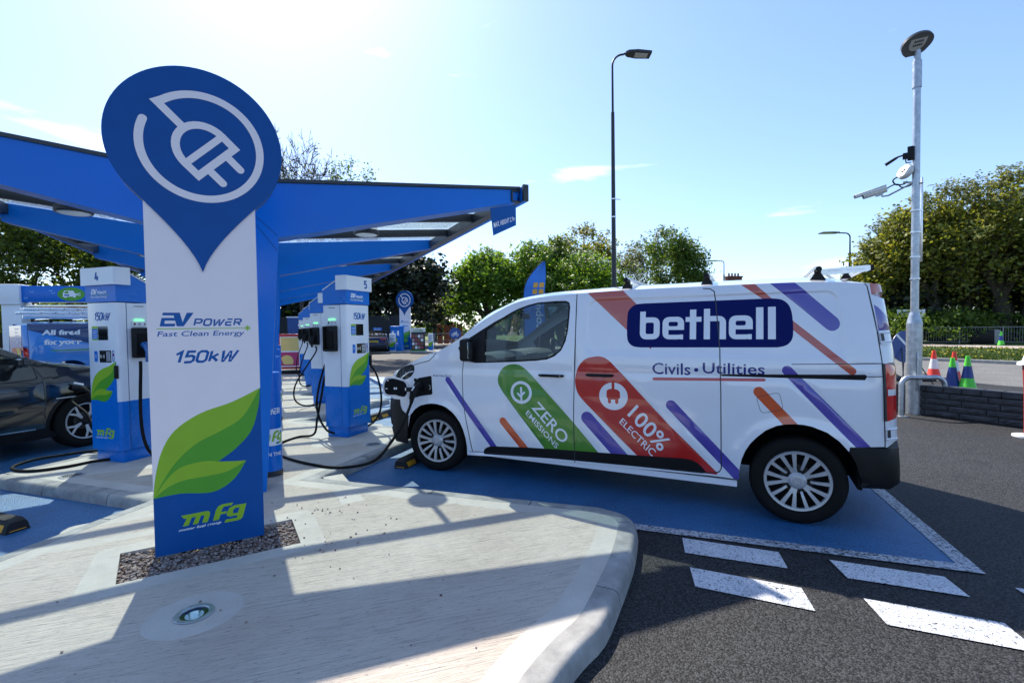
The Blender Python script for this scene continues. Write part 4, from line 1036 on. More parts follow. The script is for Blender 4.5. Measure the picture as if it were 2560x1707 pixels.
# black trim
ly([[(1.30, .262), (1.46, .25), (2.40, .288), (3.50, .303), (3.62, .303), (3.62, .2), (1.30, .2)]], WHITE)
ly([[(1.452, .255), (1.462, .285), (1.489, .308), (1.535, .326), (1.60, .333), (1.961, .358), (2.419, .376), (2.972, .394), (3.36, .410), (3.42, .403), (3.463, .384), (3.50, .35), (3.532, .308), (3.50, .300), (2.40, .285), (1.46, .238)]], BLACKP)
ly([bar(3.641, 1.096, 4.574, 1.112)[:2]+[(4.588, 1.124), (4.575, 1.136), (3.641, 1.111)]], BLACKP)
fb = [(UT[0], .23), (-.2, .225), (.2, .22), (.50, .225), (.505, .42), (.52, .56), (.475, .575), (.41, .61), (.386, .66), (.380, .725), (.1, .705), (-.2, .70), (UT[0], .70)]
ly([fb], BLACKP)
ly([[(-.1, .55), (.15, .55), (.22, .40), (-.05, .38)]], DARK)
rb = [(4.474, .613), (4.60, .622), (4.70, .630), (5.0, .64), (5.71, .64), (5.71, .33), (4.535, .30), (4.53, .41), (4.51, .50), (4.47, .585)]
ly([rb], BLACKP)
wnd = spline([(1.705, 1.585), (1.775, 1.628), (1.844, 1.658), (1.93, 1.69), (2.02, 1.712), (2.12, 1.722), (2.24, 1.724)], 2)+spline([(2.24, 1.724), (2.318, 1.721), (2.343, 1.712), (2.354, 1.68), (2.352, 1.60), (2.343, 1.474), (2.325, 1.38), (2.285, 1.295), (2.224, 1.245), (2.15, 1.218), (2.05, 1.203)], 3)[1:]+[(1.817, 1.187), (1.50, 1.168)]
frame_ = [(1.183, 1.302), (1.235, 1.352), (1.293, 1.390), (1.46, 1.485), (1.60, 1.562), (1.69, 1.603), (1.77, 1.647), (1.85, 1.682), (1.95, 1.713), (2.05, 1.733), (2.24, 1.741), (2.33, 1.738), (2.362, 1.722), (2.372, 1.68), (2.368, 1.58), (2.36, 1.47), (2.34, 1.37), (2.30, 1.285), (2.235, 1.230), (2.16, 1.200), (2.05, 1.186), (1.81, 1.170), (1.40, 1.152), (1.31, 1.165), (1.267, 1.185), (1.215, 1.24)]
ly([frame_], BLACKP); 
L.append(([wnd+[(1.50, 1.483-.005)]], 'HOLE'))
# headlamp, charging flap opening, small parts cut out as separate parts
head = spline([(.255, .985), (.30, 1.02), (.36, 1.06), (.459, 1.090), (.562, 1.118), (.612, 1.105), (.618, 1.059), (.60, 1.02), (.56, .984), (.495, .955), (.40, .945), (.30, .955), (.255, .985)], 3)[:-1]
L.append(([head], 'LAMP'))
port = rounded([(.60, .90), (.67, .975), (.854, 1.008), (.862, .81), (.70, .785), (.604, .755)], .02, 3)
ly([port], DARK)
tl_ = rounded([(4.692, 1.215), (4.87, 1.19), (4.87, .83), (4.692, .815)], .012, 3)
L.append(([tl_], 'TAIL'))
# shut lines
for g_ in (gfront, [(2.431, 1.80), (2.432, 1.446), (2.428, 1.033), (2.419, .756), (2.413, .262)], [(3.50, 1.795), (3.555, 1.79), (3.585, 1.768), (3.597, 1.681), (3.629, 1.316), (3.638, .956), (3.640, .36), (3.625, .33), (3.59, .318), (3.53, .312)],
           [(4.655, 1.80), (4.676, 1.76), (4.683, 1.448), (4.683, 1.214), (4.685, 1.071), (4.683, .63)], [(4.12, 1.199), (4.683, 1.214)], [(4.588, 1.121), (4.684, 1.123)],
           [(.612, 1.112), (.72, 1.14), (.822, 1.164), (.88, 1.21), (.91, 1.248)], [(4.474, .615), (4.683, .632)], [(1.293, .252), (2.4, .283), (3.55, .309)]):
    ly(gapl(g_, .0085 if len(g_) > 3 else .006), DKG)
ly(stroke(rounded([(3.885, .945), (4.04, .988), (4.068, .86), (3.92, .822)], .03, 4), .0035, True), DKG)
# part regions
door_reg = [(p[0]+.003, p[1]) for p in gfront[::-1]]+[(1.25, 1.46), (1.60, 1.72), (1.8, 1.79), (2.43, 1.80)]+[(2.43, 1.446), (2.427, 1.033), (2.418, .756), (2.412, .262)]+[(1.34, .235)]
door_reg = [(1.34, .25)]+[(p[0]+.003, p[1]) for p in gfront[::-1]]+[(1.30, 1.425), (1.46, 1.535), (1.61, 1.625), (1.77, 1.70), (1.94, 1.742), (2.15, 1.765), (2.4305, 1.778), (2.4315, 1.446), (2.4275, 1.033), (2.4185, .756), (2.4125, .283)]
slide_reg = [(2.4135, .283), (2.4195, .756), (2.4285, 1.033), (2.4325, 1.446), (2.4315, 1.782), (3.50, 1.793), (3.553, 1.788), (3.583, 1.766), (3.595, 1.681), (3.627, 1.316), (3.636, .956), (3.638, .36), (3.623, .332), (3.58, .320), (3.53, .3125)]
rdoor_reg = [(4.687, .64), (4.689, 1.448), (4.682, 1.765), (4.662, 1.80), (5.72, 1.80), (5.72, .64)]
ex = []
u = -.66
while u < 5.7:
    st = .05 if (u < .5 or u > 4.5) else .07
    z = .27
    while z < top(u)-.02: ex.append((u+.004*math.sin(z*37), z)); z += .05
    u += st
def rrl(d): x0, z0, x1, z1, r = PRESS; q = rrect(x0+d, z0+d, x1-d, z1-d, r-d*.7, 10); return q+[q[0]]
lines = [rrl(0.0005), rrl(.007), rrl(.015), rrl(.022), slide_reg+slide_reg[:1]]
for cx, cz, r in ARCH:
    for k_ in (.02, .045, .08): lines.append([(cx+(r+k_)*math.cos(R(a_)), cz+(r+k_)*math.sin(R(a_))) for a_ in range(5, 176, 6)])
for z_ in (1.06, 1.08, 1.10, 1.12, 1.14): ex += [(.92+i*.04, z_) for i in range(92)]
def livery_under(u):    # colour on the rear door
    return None
ly([[(4.60+.09, 1.70), (4.70, 1.80), (5.4, 1.80), (5.4, 1.66)]], CORAL)
ly([[(4.692, 1.627), (4.72, 1.61), (4.76, 1.575), (4.82, 1.54), (4.87, 1.50), (4.88, 1.445), (4.692, 1.443)]], PURP)
vv_, ff_, tt_ = triangulate([Layer(p, m) for p, m in L], extra=ex, lines=lines, snap=5, clip=True)
parts = {}
for f_, t_ in zip(ff_, tt_):
    if t_ == 'HOLE': continue
    x = sum(vv_[i].x for i in f_)/3; z = sum(vv_[i].y for i in f_)/3
    if t_ in ('LAMP', 'TAIL'): k_ = t_
    elif inside(door_reg, x, z): k_ = 'front_door'
    elif inside(slide_reg, x, z): k_ = 'sliding_door'
    elif inside(rdoor_reg, x, z): k_ = 'rear_door'
    elif z < .745 and (inside(fb, x, z)): k_ = 'front_bumper'
    elif inside(rb, x, z): k_ = 'rear_bumper'
    else: k_ = 'body'
    parts.setdefault(k_, []).append((f_, t_))
def skin(name, items, out=0.0, mir=False, matf=None, fn=None):
    mb = MB(); used = sorted({i for f_, _ in items for i in f_}); mp_ = {a_: b_ for b_, a_ in enumerate(used)}
    V = [surf(vv_[i].x, vv_[i].y, out if not fn else fn(vv_[i].x, vv_[i].y)) for i in used]
    if mir: V = [Vector((p.x, -p.y, p.z)) for p in V]
    byM = {}
    for f_, t_ in items: byM.setdefault(id(matf or t_), (matf or t_, []))[1].append([mp_[i] for i in f_])
    for m_, fs in byM.values(): mb.add(V, fs, m_)
    return mb
body = skin('body', parts['body'])
# far side of the body: same skin in plain white
far = MB()
allf = [(f_, WHITE if t_ not in (BLACKP, DARK, 'TAIL', 'LAMP') else (REDL if t_ == 'TAIL' else BLACKP)) for f_, t_ in zip(ff_, tt_) if t_ != 'HOLE']
fv = skin('far', allf, mir=True)
body.add(fv.v, [], WHITE); o_ = len(body.v)-len(fv.v)
for f_, k_ in zip(fv.f, fv.mi): body.f.append([i+o_ for i in f_]); body.mi.append(body.mat(fv.mats[k_]))
# roof, windscreen and bonnet: strips across from shoulder to shoulder
WS = MB(); GLW = glass('window_glass', (.62, .72, .70), .03); GLD = glass('dark_window_glass', (.5, .6, .58), .03)
US = [u for u in UT]; NC = 16
rows = []
for u in US:
    z0 = top(u); p = surf(u, z0); l = -p.y
    hh = interp(u, [-.7, .3, .9, 1.1, 1.5, 1.9, 2.4, 4.4, 4.66, 4.9, 5.7], [.0, .03, .05, .09, .12, .09, .085, .085, .05, .0, .0])
    sx = interp(u, [.8, 1.0, 1.4, 1.9, 2.3], [0, -.10, -.16, -.08, 0])      # windscreen bows forward
    row = []
    for k_ in range(NC+1):
        y = -math.cos(math.pi*k_/NC); q = 1-abs(y)**2.6
        row.append((p.x+sx*q, y*l, z0+hh*q))
    rows.append(row)
fw, fr2 = [], []
for i in range(len(rows)-1):
    for k_ in range(NC):
        um = (US[i]+US[i+1])/2; fc = [i*(NC+1)+k_, (i+1)*(NC+1)+k_, (i+1)*(NC+1)+k_+1, i*(NC+1)+k_+1]
        (fw if .97 < um < 1.80 and 2 <= k_ < NC-2 else fr2).append(fc)
VVt = [p for r_ in rows for p in r_]
body.add(VVt, fr2, WHITE)
# sill, underbody, wheel housings, bulkhead
for s in (-1, 1):
    body.box(2.52, s*.885, .245, 2.46, .05, .05, WHITE)
body.box(2.52, 0, .33, 2.4, 1.66, .10, DARK); body.box(2.45, 0, .98, .03, 1.66, 1.38, DARK)
body.box(3.9, 0, .58, 1.6, 1.1, .30, DARK); body.box(4.66, 0, .52, .18, 1.60, .26, DARK); body.box(4.545, 0, .46, .03, 1.84, .30, DARK); body.box(.515, 0, .42, .03, 1.72, .30, DARK); body.box(.38, 0, .45, .3, 1.3, .4, DARK); body.box(.9, 0, .60, 1.0, 1.15, .25, DARK)
for cx in (.90, 4.155):
    for s in (-1, 1):
        V = []; F = []
        for a_ in range(0, 181, 10):
            for y in (.52, .935): V.append((cx+.395*math.cos(R(a_)), s*y, .30+.415*math.sin(R(a_))))
        for i in range(18): F.append([2*i, 2*i+1, 2*i+3, 2*i+2])
        V += [(cx, s*.52, .3)]; F += [[2*i, 2*i+2, len(V)-1] for i in range(18)]
        body.add(V, F, DARK)
bo = obj('body', body, van, smooth=32, fix=False)
gl = MB(); gl.add(VVt, fw, GLW); obj('windscreen', gl, van, fix=True)
do = obj('front_door', skin('d', parts['front_door']), van, smooth=32, fix=False)
sl_ = obj('sliding_door', skin('d', parts['sliding_door']), van, smooth=32, fix=False)
rd_ = obj('rear_door', skin('d', parts['rear_door']), van, smooth=32, fix=False)
obj('front_bumper', skin('b', parts['front_bumper'], fn=lambda u, z: .012*math.sin(min(1, max(0, (z-.22)/.5))*math.pi)), van, smooth=32, fix=False)
rbm = skin('b', parts['rear_bumper'], fn=lambda u, z: (.042*min(1, max(0, (u-4.5)/.2)))*math.sin(min(1, max(.0, (z-.28)/.38))*math.pi)**.6)
rbm.box(4.66, 0, .618, .22, 1.5, .02, BLACKP, bev=.008); obj('rear_bumper', rbm, van, smooth=32, fix=False)
# door glass
wp = wnd+[(1.50, 1.478)]
cen = [(1.55+i*.08, z) for i in range(10) for z in (1.22, 1.3, 1.38, 1.46, 1.54, 1.62, 1.68)]
gv, gf, gt = triangulate([Layer([wp], 1)], extra=cen)
for mir in (False, True):
    m_ = MB(); VV2 = [surf(p.x, p.y, -.012) for p in gv]
    if mir: VV2 = [Vector((p.x, -p.y, p.z)) for p in VV2]
    m_.add(VV2, gf, GLD if not mir else GLW); obj('door_window', m_, do if not mir else van, fix=True)
m_ = MB(); m_.tube([surf(x, z, -.004) for x, z in [(1.47, 1.165), (1.475, 1.3), (1.48, 1.47)]], .012, BLACKP, 8); obj('quarter_bar', m_, do)
# handles with recess
def handle(par, x0, x1, z):
    m_ = MB(); n_ = 8
    m_.tube([surf(x0+(x1-x0)*i/n_, z, .022 if 0 < i < n_ else .006) for i in range(n_+1)], [.009]+[.0135]*(n_-1)+[.011], BLACKP, 10); obj('handle', m_, par)
handle(do, 2.084, 2.327, 1.054); handle(sl_, 2.540, 2.779, 1.072)
for par, xc, zc, mm in ((do, 2.20, 1.054, WHITE), (sl_, 2.655, 1.072, REDP)):
    m_ = MB(); V = []; F = []
    for i in range(9):
        for j in range(25):
            a_ = 2*math.pi*j/24; r_ = i/8; V.append(surf(xc+.062*r_*math.cos(a_), zc+.052*r_*math.sin(a_), .0015-.004*(1-r_**2)))
    for i in range(8):
        for j in range(24): F.append([i*25+j, i*25+j+1, (i+1)*25+j+1, (i+1)*25+j])
    m_.add(V, F, mm); obj('handle_recess', m_, par)
m_ = MB(); p = surf(2.300, 1.055, .035); m_.lathe([(.008, 0), (.008, .003), (0, .003)], CHROME, 14, TR(*p) @ RX(R(90))); obj('lock', m_, do)
# headlamp
hb = skin('h', parts['LAMP'], out=-.02, matf=DARK); ho = obj('headlamp', hb, van, smooth=32, fix=False)
m_ = MB()
for (u, z, r_) in ((.37, 1.0, .030), (.47, 1.03, .032), (.55, 1.075, .02)):
    p = surf(u, z, -.012); nn_ = Vector((-1, -.75, .1)).normalized(); m_.lathe([(r_, 0), (r_*.8, -.01), (r_*.3, -.018), (0, -.018)], CHROME, 18, TR(*p) @ nn_.to_track_quat('Z', 'Y').to_matrix().to_4x4())
m_.tube([surf(u, z, -.004) for u, z in [(.40, .96), (.47, 1.0), (.53, 1.03), (.60, 1.045)]], .008, ALU, 8); obj('reflector', m_, ho)
obj('lens', skin('h', parts['LAMP'], out=.001, matf=glass('lamp_cover', (.9, .93, .95), .06)), ho, smooth=32, fix=False)
# tail lamp with white reversing lamp
tm = MB(); T_ = skin('t', parts['TAIL'], out=.012, matf=REDL); tb = obj('tail_lamp', T_, van, smooth=32, fix=False)
m_ = MB()
def patch(mb, u0, u1, z0, z1, out, mat, nu=6, nz=3):
    V = [surf(u0+(u1-u0)*i/nu, z0+(z1-z0)*j/nz, out) for j in range(nz+1) for i in range(nu+1)]
    mb.add(V, [[j*(nu+1)+i, j*(nu+1)+i+1, (j+1)*(nu+1)+i+1, (j+1)*(nu+1)+i] for j in range(nz) for i in range(nu)], mat)
patch(m_, 4.71, 4.80, .992, 1.035, .0145, simple('clear_lamp', (.75, .77, .78), .1, coat=1, vary=.1, scale=40)); obj('reversing_lamp', m_, tb)
m_ = MB(); patch(m_, 4.684, 4.70, .815, 1.215, .0145, DKG); obj('lamp_edge', m_, tb)
# hinges on the rear corner
for z0, z1 in ((1.36, 1.432), (.687, .762)):
    m_ = MB(); patch(m_, 4.692, 4.80, z0-.012, z1+.012, .012, WHITE); patch(m_, 4.70, 4.725, z0+.012, z1-.01, .015, DKG)
    for z in (z0+.004, z1-.004): m_.tube([surf(4.692+.108*i/4, z, .014) for i in range(5)], .005, WHITE, 6)
    obj('hinge', m_, rd_)
# sliding-door rail cover edge
m_ = MB(); m_.tube([surf(3.645+(4.575-3.645)*i/20, 1.104+(.022)*i/20, .001) for i in range(21)], .004, BLACKP, 6); obj('door_rail', m_, van)
# charging socket, its open flap and the plugged-in connector
m_ = MB(); patch(m_, .61, .85, .82, .97, -.0, DARK); 
p = surf(.70, .885, .005); nv = Vector((-.25, -1, 0)).normalized(); Tn = TR(*p) @ nv.to_track_quat('Z', 'Y').to_matrix().to_4x4()
m_.lathe([(.052, 0), (.052, .018), (.040, .022), (.036, .01), (0, .01)], BLACKP, 24, Tn); po = obj('charge_port', m_, van)
for pts in ([(.825, .905), (.838, .905), (.838, .865), (.825, .865)],):
    m_ = MB(); m_.tube([surf(u, z, .006) for u, z in pts], .003, ALU, 6); obj('catch', m_, po)
fl_uv = [(.107, .95), (.18, .985), (.267, .978), (.38, .965), (.476, .947), (.505, .91), (.512, .876), (.509, .795), (.479, .76), (.43, .762), (.378, .772), (.30, .788), (.205, .784), (.125, .80), (.105, .87)]
fc = [(-.215, .03), (-.19, .085), (-.12, .092), (-.05, .075), (.01, .055), (.035, .02), (.042, -.02), (.04, -.09), (.012, -.125), (-.04, -.118), (-.10, -.10), (-.17, -.10), (-.205, -.085), (-.22, -.03)]
fc = [(x*1.12, z*1.14) for x, z in fc]
FM = TR(*surf(.50, .885, .035)) @ RZ(R(22))
m_ = MB(); m_.prism([p for p in rounded(fc, .012, 2)], -.002, .010, WHITE, FM @ TR(0, 0, 0) @ UPR); 
inn_ = [(x*.84-.014, z*.80-.0) for x, z in fc]; m_.prism(rounded(inn_, .012, 2), .010, .022, DARK, FM @ UPR); flp = obj('port_flap', m_, van, smooth=40)
m_ = MB(); art(m_, [([rrect(-.115, -.035, -.10, -.012, .003, 2)], WTXT), ([rrect(-.095, -.035, -.08, -.012, .003, 2)], WTXT), ([rect(-.215+.025, .058, -.17, .068)], WTXT), ([rect(-.205, -.03, -.185, -.02)], WTXT)], FM @ UPR, .0228); obj('flap_marks', m_, flp, smooth=0)
m_ = MB(); m_.box(.04, -.02, 0-.035, .09, .03, .045, BLACKP, FM, bev=.004); m_.box(.02, -.036, -.03, .012, .006, .03, ALU, FM); obj('flap_hinge', m_, flp)
# door mirror
m_ = MB(); cx_, cz_ = 1.345, 1.285
base_p = surf(1.36, 1.21, 0); m_.tube([base_p, surf(1.35, 1.205, .07), surf(1.345, 1.22, .10)], [.03, .028, .03], BLACKP, 10)
mbm = bmesh.new(); bmesh.ops.create_cube(mbm, size=1); bmesh.ops.scale(mbm, vec=(.10, .125, .225), verts=mbm.verts); bmesh.ops.bevel(mbm, geom=mbm.edges[:], offset=.036, segments=4, affect='EDGES', profile=.6)
for v__ in mbm.verts:
    v__.co.x *= 1-.35*(v__.co.y < 0)*abs(v__.co.y)/.085*.5; v__.co.z *= 1+.10*v__.co.y/.085
m_.bm(mbm, BLACKP, TR(1.335, -1.045, 1.285) @ RZ(R(8))); mi = obj('door_mirror', m_, van, smooth=40)
m_ = MB(); m_.box(1.386, -1.045, 1.285, .003, .09, .16, CHROME, bev=.001); obj('mirror_glass', m_, mi)
# cab interior
m_ = MB()
dp = [(.95, 1.05), (1.05, 1.17), (1.25, 1.235), (1.50, 1.225), (1.58, 1.19), (1.62, 1.10), (1.55, .95), (1.5, .6), (.95, .6)]
m_.prism(dp, -.84, .84, simple('dash_grey', (.035, .04, .045), .6, vary=.1), RX(R(90))); m_.box(1.60, -.02, 1.13, .05, .24, .16, DKG, bev=.01); obj('dashboard', m_, van)
for sy in (-.42, .42):
    m_ = MB(); m_.box(2.08, sy, .86, .5, .5, .14, DKG, bev=.04); m_.box(2.33, sy, 1.15, .13, .46, .56, DKG, RY(0), bev=.05); m_.box(2.37, sy, 1.50, .09, .26, .16, DKG, bev=.035); obj('seat', m_, van)
m_ = MB(); Tw = TR(1.76, .42, 1.19) @ RY(R(62)); m_.tube([(.185*math.cos(a_*math.pi/12), .185*math.sin(a_*math.pi/12), 0) for a_ in range(25)], .014, BLACKP, 8, Tw); m_.box(0, 0, -.01, .10, .30, .02, BLACKP, Tw, bev=.008); m_.cyl((0, 0, -.02), (0, 0, -.2), .03, BLACKP, 10, Tw); obj('steering_wheel', m_, van)
m_ = MB(); m_.box(1.50, 0, 1.63, .02, .24, .07, BLACKP, bev=.01); m_.cyl((1.49, 0, 1.66), (1.42, 0, 1.73), .008, BLACKP, 8); obj('rear_view_mirror', m_, van)
m_ = MB(); m_.box(2.12, 0, 1.795, .5, 1.3, .01, simple('headliner', (.35, .35, .34), .9)); obj('headliner', m_, van)
# wheels
def wheel(rt, rr, wd, spokes=15, par=None, M=None, name='wheel', style='van'):
    w_ = bpy.data.objects.new(name, None); COL.objects.link(w_); w_.empty_display_size = .1; w_.parent = par; w_.matrix_local = M
    a = MB(); h = wd/2
    a.lathe([(rr-.012, -h*.80), (rr+.008, -h*.92), (rr+.03, -h), (rt-.035, -h*1.0), (rt-.012, -h*.88), (rt, -h*.66), (rt, h*.66), (rt-.012, h*.88), (rt-.03, h), (rr+.02, h), (rr, h*.8)], RUBBER, 72)
    for k_ in range(-2, 3): a.lathe([(rt+.0005, k_*.035-.004), (rt+.0015, k_*.035), (rt+.0005, k_*.035+.004)], DARK, 48)
    a.lathe([(rt-.045, -h*1.005), (rt-.042, -h*1.012), (rt-.039, -h*1.005)], RUBBER, 72)
    obj('tyre', a, w_, smooth=40, M=RX(R(-90)))
    a = MB()
    a.lathe([(0, -h*.2), (rr-.01, -h*.25), (rr-.005, h*.7)], DARK, 48)
    a.lathe([(.11, -h*.22), (.11, -h*.30), (0, -h*.3)], simple('brake_disc', (.06, .055, .05), .5, metal=.5), 32)
    obj('rim_barrel', a, w_, M=RX(R(-90)))
    a = MB()
    if style == 'van':
        a.lathe([(rr+.004, -h*.86), (rr-.002, -h*1.0), (rr-.018, -h*.97), (rr-.022, -h*.80)], SILVER, 72)
        a.lathe([(.029, -h*.95), (.044, -h*.93), (.050, -h*.88), (.062, -h*.80), (.062, -h*.6)], SILVER, 40); a.lathe([(0, -h*.985), (.026, -h*.985), (.029, -h*.94)], SILVER, 32)
        for g_ in range(5):
            for q_, (off, w0, w1) in enumerate(((-17, .013, .017), (7, .013, .017))):
                pass
        for k_ in range(spokes):
            g_ = k_ % 3; a_ = 360/spokes*k_; ww = .032 if g_ != 0 else .027
            # a flat tapering spoke joined in pairs at the hub
            inner = a_ + (8 if g_ == 1 else -8 if g_ == 2 else 0); r0 = .062 if g_ else .085; 
            P = []
            for rr_, aa, w_2, zz in ((r0, inner, ww*.55, -h*.80), (rr*.55, (a_+inner)/2*.5+a_*.5, ww*.72, -h*.93), (rr-.006, a_, ww, -h*.97)):
                c_, s_ = math.cos(R(aa)), math.sin(R(aa))
                for sg in (-1, 1): P.append((rr_*c_-sg*w_2/2*s_, rr_*s_+sg*w_2/2*c_, zz))
            back = [(x, y, z+.018) for x, y, z in P]; V = P+back
            F = [[0, 2, 3, 1], [2, 4, 5, 3], [6, 7, 9, 8], [8, 9, 11, 10], [0, 6, 8, 2], [2, 8, 10, 4], [1, 3, 9, 7], [3, 5, 11, 9]]
            a.add(V, F, SILVER)
        for k_ in range(5):
            a_ = R(72*k_+36); a.add([(.06*math.cos(a_-.35), .06*math.sin(a_-.35), -h*.8), (.105*math.cos(a_-.25), .105*math.sin(a_-.25), -h*.86), (.105*math.cos(a_+.25), .105*math.sin(a_+.25), -h*.86), (.06*math.cos(a_+.35), .06*math.sin(a_+.35), -h*.8)], [[0, 1, 2, 3]], SILVER)
    else:
        a.lathe([(rr+.004, -h*.86), (rr-.002, -h*.98), (rr-.016, -h*.94), (rr-.02, -h*.70)], SILVER, 64); a.lathe([(0, -h*.92), (.035, -h*.9), (.055, -h*.7)], BLACKP, 28)
        for k_ in range(5):
            a_ = 72*k_+10
            for d1, m2 in ((-15, SILVER), (12, SILVER)):
                P = []
                for rr_, aa, w_2, zz in ((.055, a_, .03, -h*.78), (rr*.6, a_+d1*.35, .03, -h*.92), (rr-.01, a_+d1, .028, -h*.95)):
                    c_, s_ = math.cos(R(aa)), math.sin(R(aa))
                    for sg in (-1, 1): P.append((rr_*c_-sg*w_2/2*s_, rr_*s_+sg*w_2/2*c_, zz))
                a.add(P, [[0, 2, 3, 1], [2, 4, 5, 3]], m2)
    obj('rim', a, w_, smooth=30, M=RX(R(-90)))
    return w_
# lathe axis is z; RX(90) turns -z (outer face) to ... keep outer face towards -y
def wm(x, y, z, yaw=0, flip=False): return TR(x, y, z) @ RZ((math.pi if flip else 0)+yaw)
for x, z, yaw in ((.885, .325, R(9)), (4.158, .328, 0)):
    wheel(.322, .222, .215, par=van, M=wm(x, -.845, z, yaw)); wheel(.322, .222, .215, par=van, M=wm(x, .845, z, yaw, True))
# roof bars: black feet, alloy tubes, slotted ladder guide at the rear
def foot(x, y, z, s=1.0):
    m_ = MB(); m_.prism([(-.055*s, 0), (.055*s, 0), (.02*s, .055*s), (-.02*s, .055*s)], -.02, .02, BLACKP, TR(x, y, z) @ UPR); m_.box(x, y, z+.07*s, .045*s, .06*s, .035*s, BLACKP, bev=.006); return m_
for x in (2.86, 3.52, 4.30):
    m_ = MB(); m_.tube([(x, -.80, 1.905), (x, -.70, 1.915), (x, .70, 1.915), (x, .80, 1.905)], .016, ALU, 12)
    m_.box(x, 0, 1.93, .03, 1.45, .008, ALU); m_.tube([(x-.0, -.82, 1.905), (x, -.79, 1.905)], .021, BLACKP, 12)
    rk = obj('roof_bar', m_, van)
    for y in (-.74, .74): obj('foot', foot(x, y, 1.83, .95), rk)
m_ = MB(); m_.prism([(4.32, 1.865), (4.615, 1.878), (4.655, 1.90), (4.655, 1.915), (4.62, 1.925), (4.32, 1.912)], -.004, .004, ALU, TR(0, -.70, 0) @ UPR)
for x0, x1 in ((4.37, 4.46), (4.49, 4.60)): m_.box((x0+x1)/2, -.7055, 1.898, x1-x0, .002, .008, WTXT)
m_.box(4.645, -.70, 1.905, .022, .014, .045, BLACKP, bev=.004)
m_.tube([(4.34, -.62, 1.90), (4.60, .55, 1.90)], .012, ALU, 10); m_.tube([(4.60, -.68, 1.90), (4.60, .7, 1.90)], .018, ALU, 10); obj('ladder_guide', m_, van)
obj('guide_foot', foot(4.52, -.45, 1.85, .7), van)
m_ = MB(); m_.tube([(2.0, 0, 1.86), (1.98, 0, 1.88), (2.10, 0, 2.02)], [.012, .006, .003], BLACKP, 8); obj('aerial', m_, van)
m_ = MB(); patch(m_, 4.56, 4.62, .50, .52, .004, DKG); obj('bumper_step', m_, van)
bpy.context.view_layer.update()
# ------------------------------------------------------------------ other vehicles
def vehicle(t, plan, W, toptab, crown, outline, layers, glass_range, paint_m, regions=(), ex_step=(.09, .08), both=True, lean=None, roofglass=None):
    """side skins cut from layered outlines and a roof lofted between the shoulders; x runs backwards from the nose, near side -y"""
    X = [p[0] for p in plan]; cu = [0]
    for a_, b_ in zip(plan, plan[1:]): cu.append(cu[-1]+math.dist(a_, b_))
    PX = [p[0] for p in plan]; PY = [p[1] for p in plan]
    ZZ = [w_[0] for w_ in W]; WW = [w_[1] for w_ in W]; TX = [p[0] for p in toptab]; TZ = [p[1] for p in toptab]
    def sf(x, z, out=0):
        l = sint(x, PX, PY)*sint(z, ZZ, WW)
        return Vector((x+(lean(x, z) if lean else 0), -(l+out), z))
    tp = lambda x: sint(x, TX, TZ)
    x0, x1 = PX[0], PX[-1]
    ex = []; x = x0+.03
    while x < x1:
        z = .25
        while z < tp(x)-.02: ex.append((x, z)); z += ex_step[1]
        x += ex_step[0]
    us = [x0+(x1-x0)*i/50 for i in range(51)]
    ol = outline+[(u, tp(u)) for u in us[::-1]]
    v, f, tg = triangulate([Layer([ol], paint_m)]+[Layer(p, m) for p, m in layers], extra=ex, snap=5)
    bd = {}
    for q, k in zip(f, tg):
        if k == 'HOLE': continue
        cx = sum(v[i].x for i in q)/3; cz = sum(v[i].y for i in q)/3; nm = 'body'
        for n_, rg in regions:
            if inside(rg, cx, cz): nm = n_
        bd.setdefault(nm, []).append((q, k))
    res = {}
    for nm, items in bd.items():
        mb = MB(); by = {}; second = None
        for q, k in items: by.setdefault(id(k), (k, []))[1].append(list(q))
        for sgn in ((1, -1) if both else (1,)):
            if nm != 'body' and sgn < 0: second = mb = MB()
            if nm != 'body': res[nm+('~' if sgn < 0 else '')] = mb
            V = [Vector((p.x, p.y*sgn, p.z)) for p in (sf(a_.x, a_.y) for a_ in v)]
            for m_, fs in by.values():
                used = sorted({i for q in fs for i in q}); mp_ = {a_: b_ for b_, a_ in enumerate(used)}
                mb.add([V[i] for i in used], [[mp_[i] for i in q] for q in fs], m_)
        if nm == 'body': res[nm] = mb
    rows = []; NC = 14
    for u in us:
        z0 = tp(u); p = sf(u, z0); l = -p.y; hh = interp(u, [c[0] for c in crown], [c[1] for c in crown]); row = []
        for k in range(NC+1):
            y = -math.cos(math.pi*k/NC); row.append((p.x, y*l, z0+hh*(1-abs(y)**2.6)))
        rows.append(row)
    VV = [p for r_ in rows for p in r_]; fa_, fg = [], []
    for i in range(50):
        um = (us[i]+us[i+1])/2
        for k in range(NC):
            fc = [i*(NC+1)+k, (i+1)*(NC+1)+k, (i+1)*(NC+1)+k+1, i*(NC+1)+k+1]
            (fg if any(a_ < um < b_ for a_, b_ in glass_range) and 2 <= k < NC-2 else fa_).append(fc)
    res['body'].add(VV, fa_, paint_m)
    # ends
    for row in (rows[0], rows[-1]):
        low = [(p[0], p[1], .28) for p in row]; k = len(row); res['body'].add(list(row)+low, [[i, i+1, k+i+1, k+i] for i in range(k-1)], paint_m)
    out = {}
    for nm, mb in res.items(): out.setdefault(nm, obj(nm.split('~')[0], mb, t, smooth=35, fix=True))
    g_ = MB(); g_.add(VV, fg, roofglass or GLD); out['glass'] = obj('windscreen', g_, t)
    return sf, out
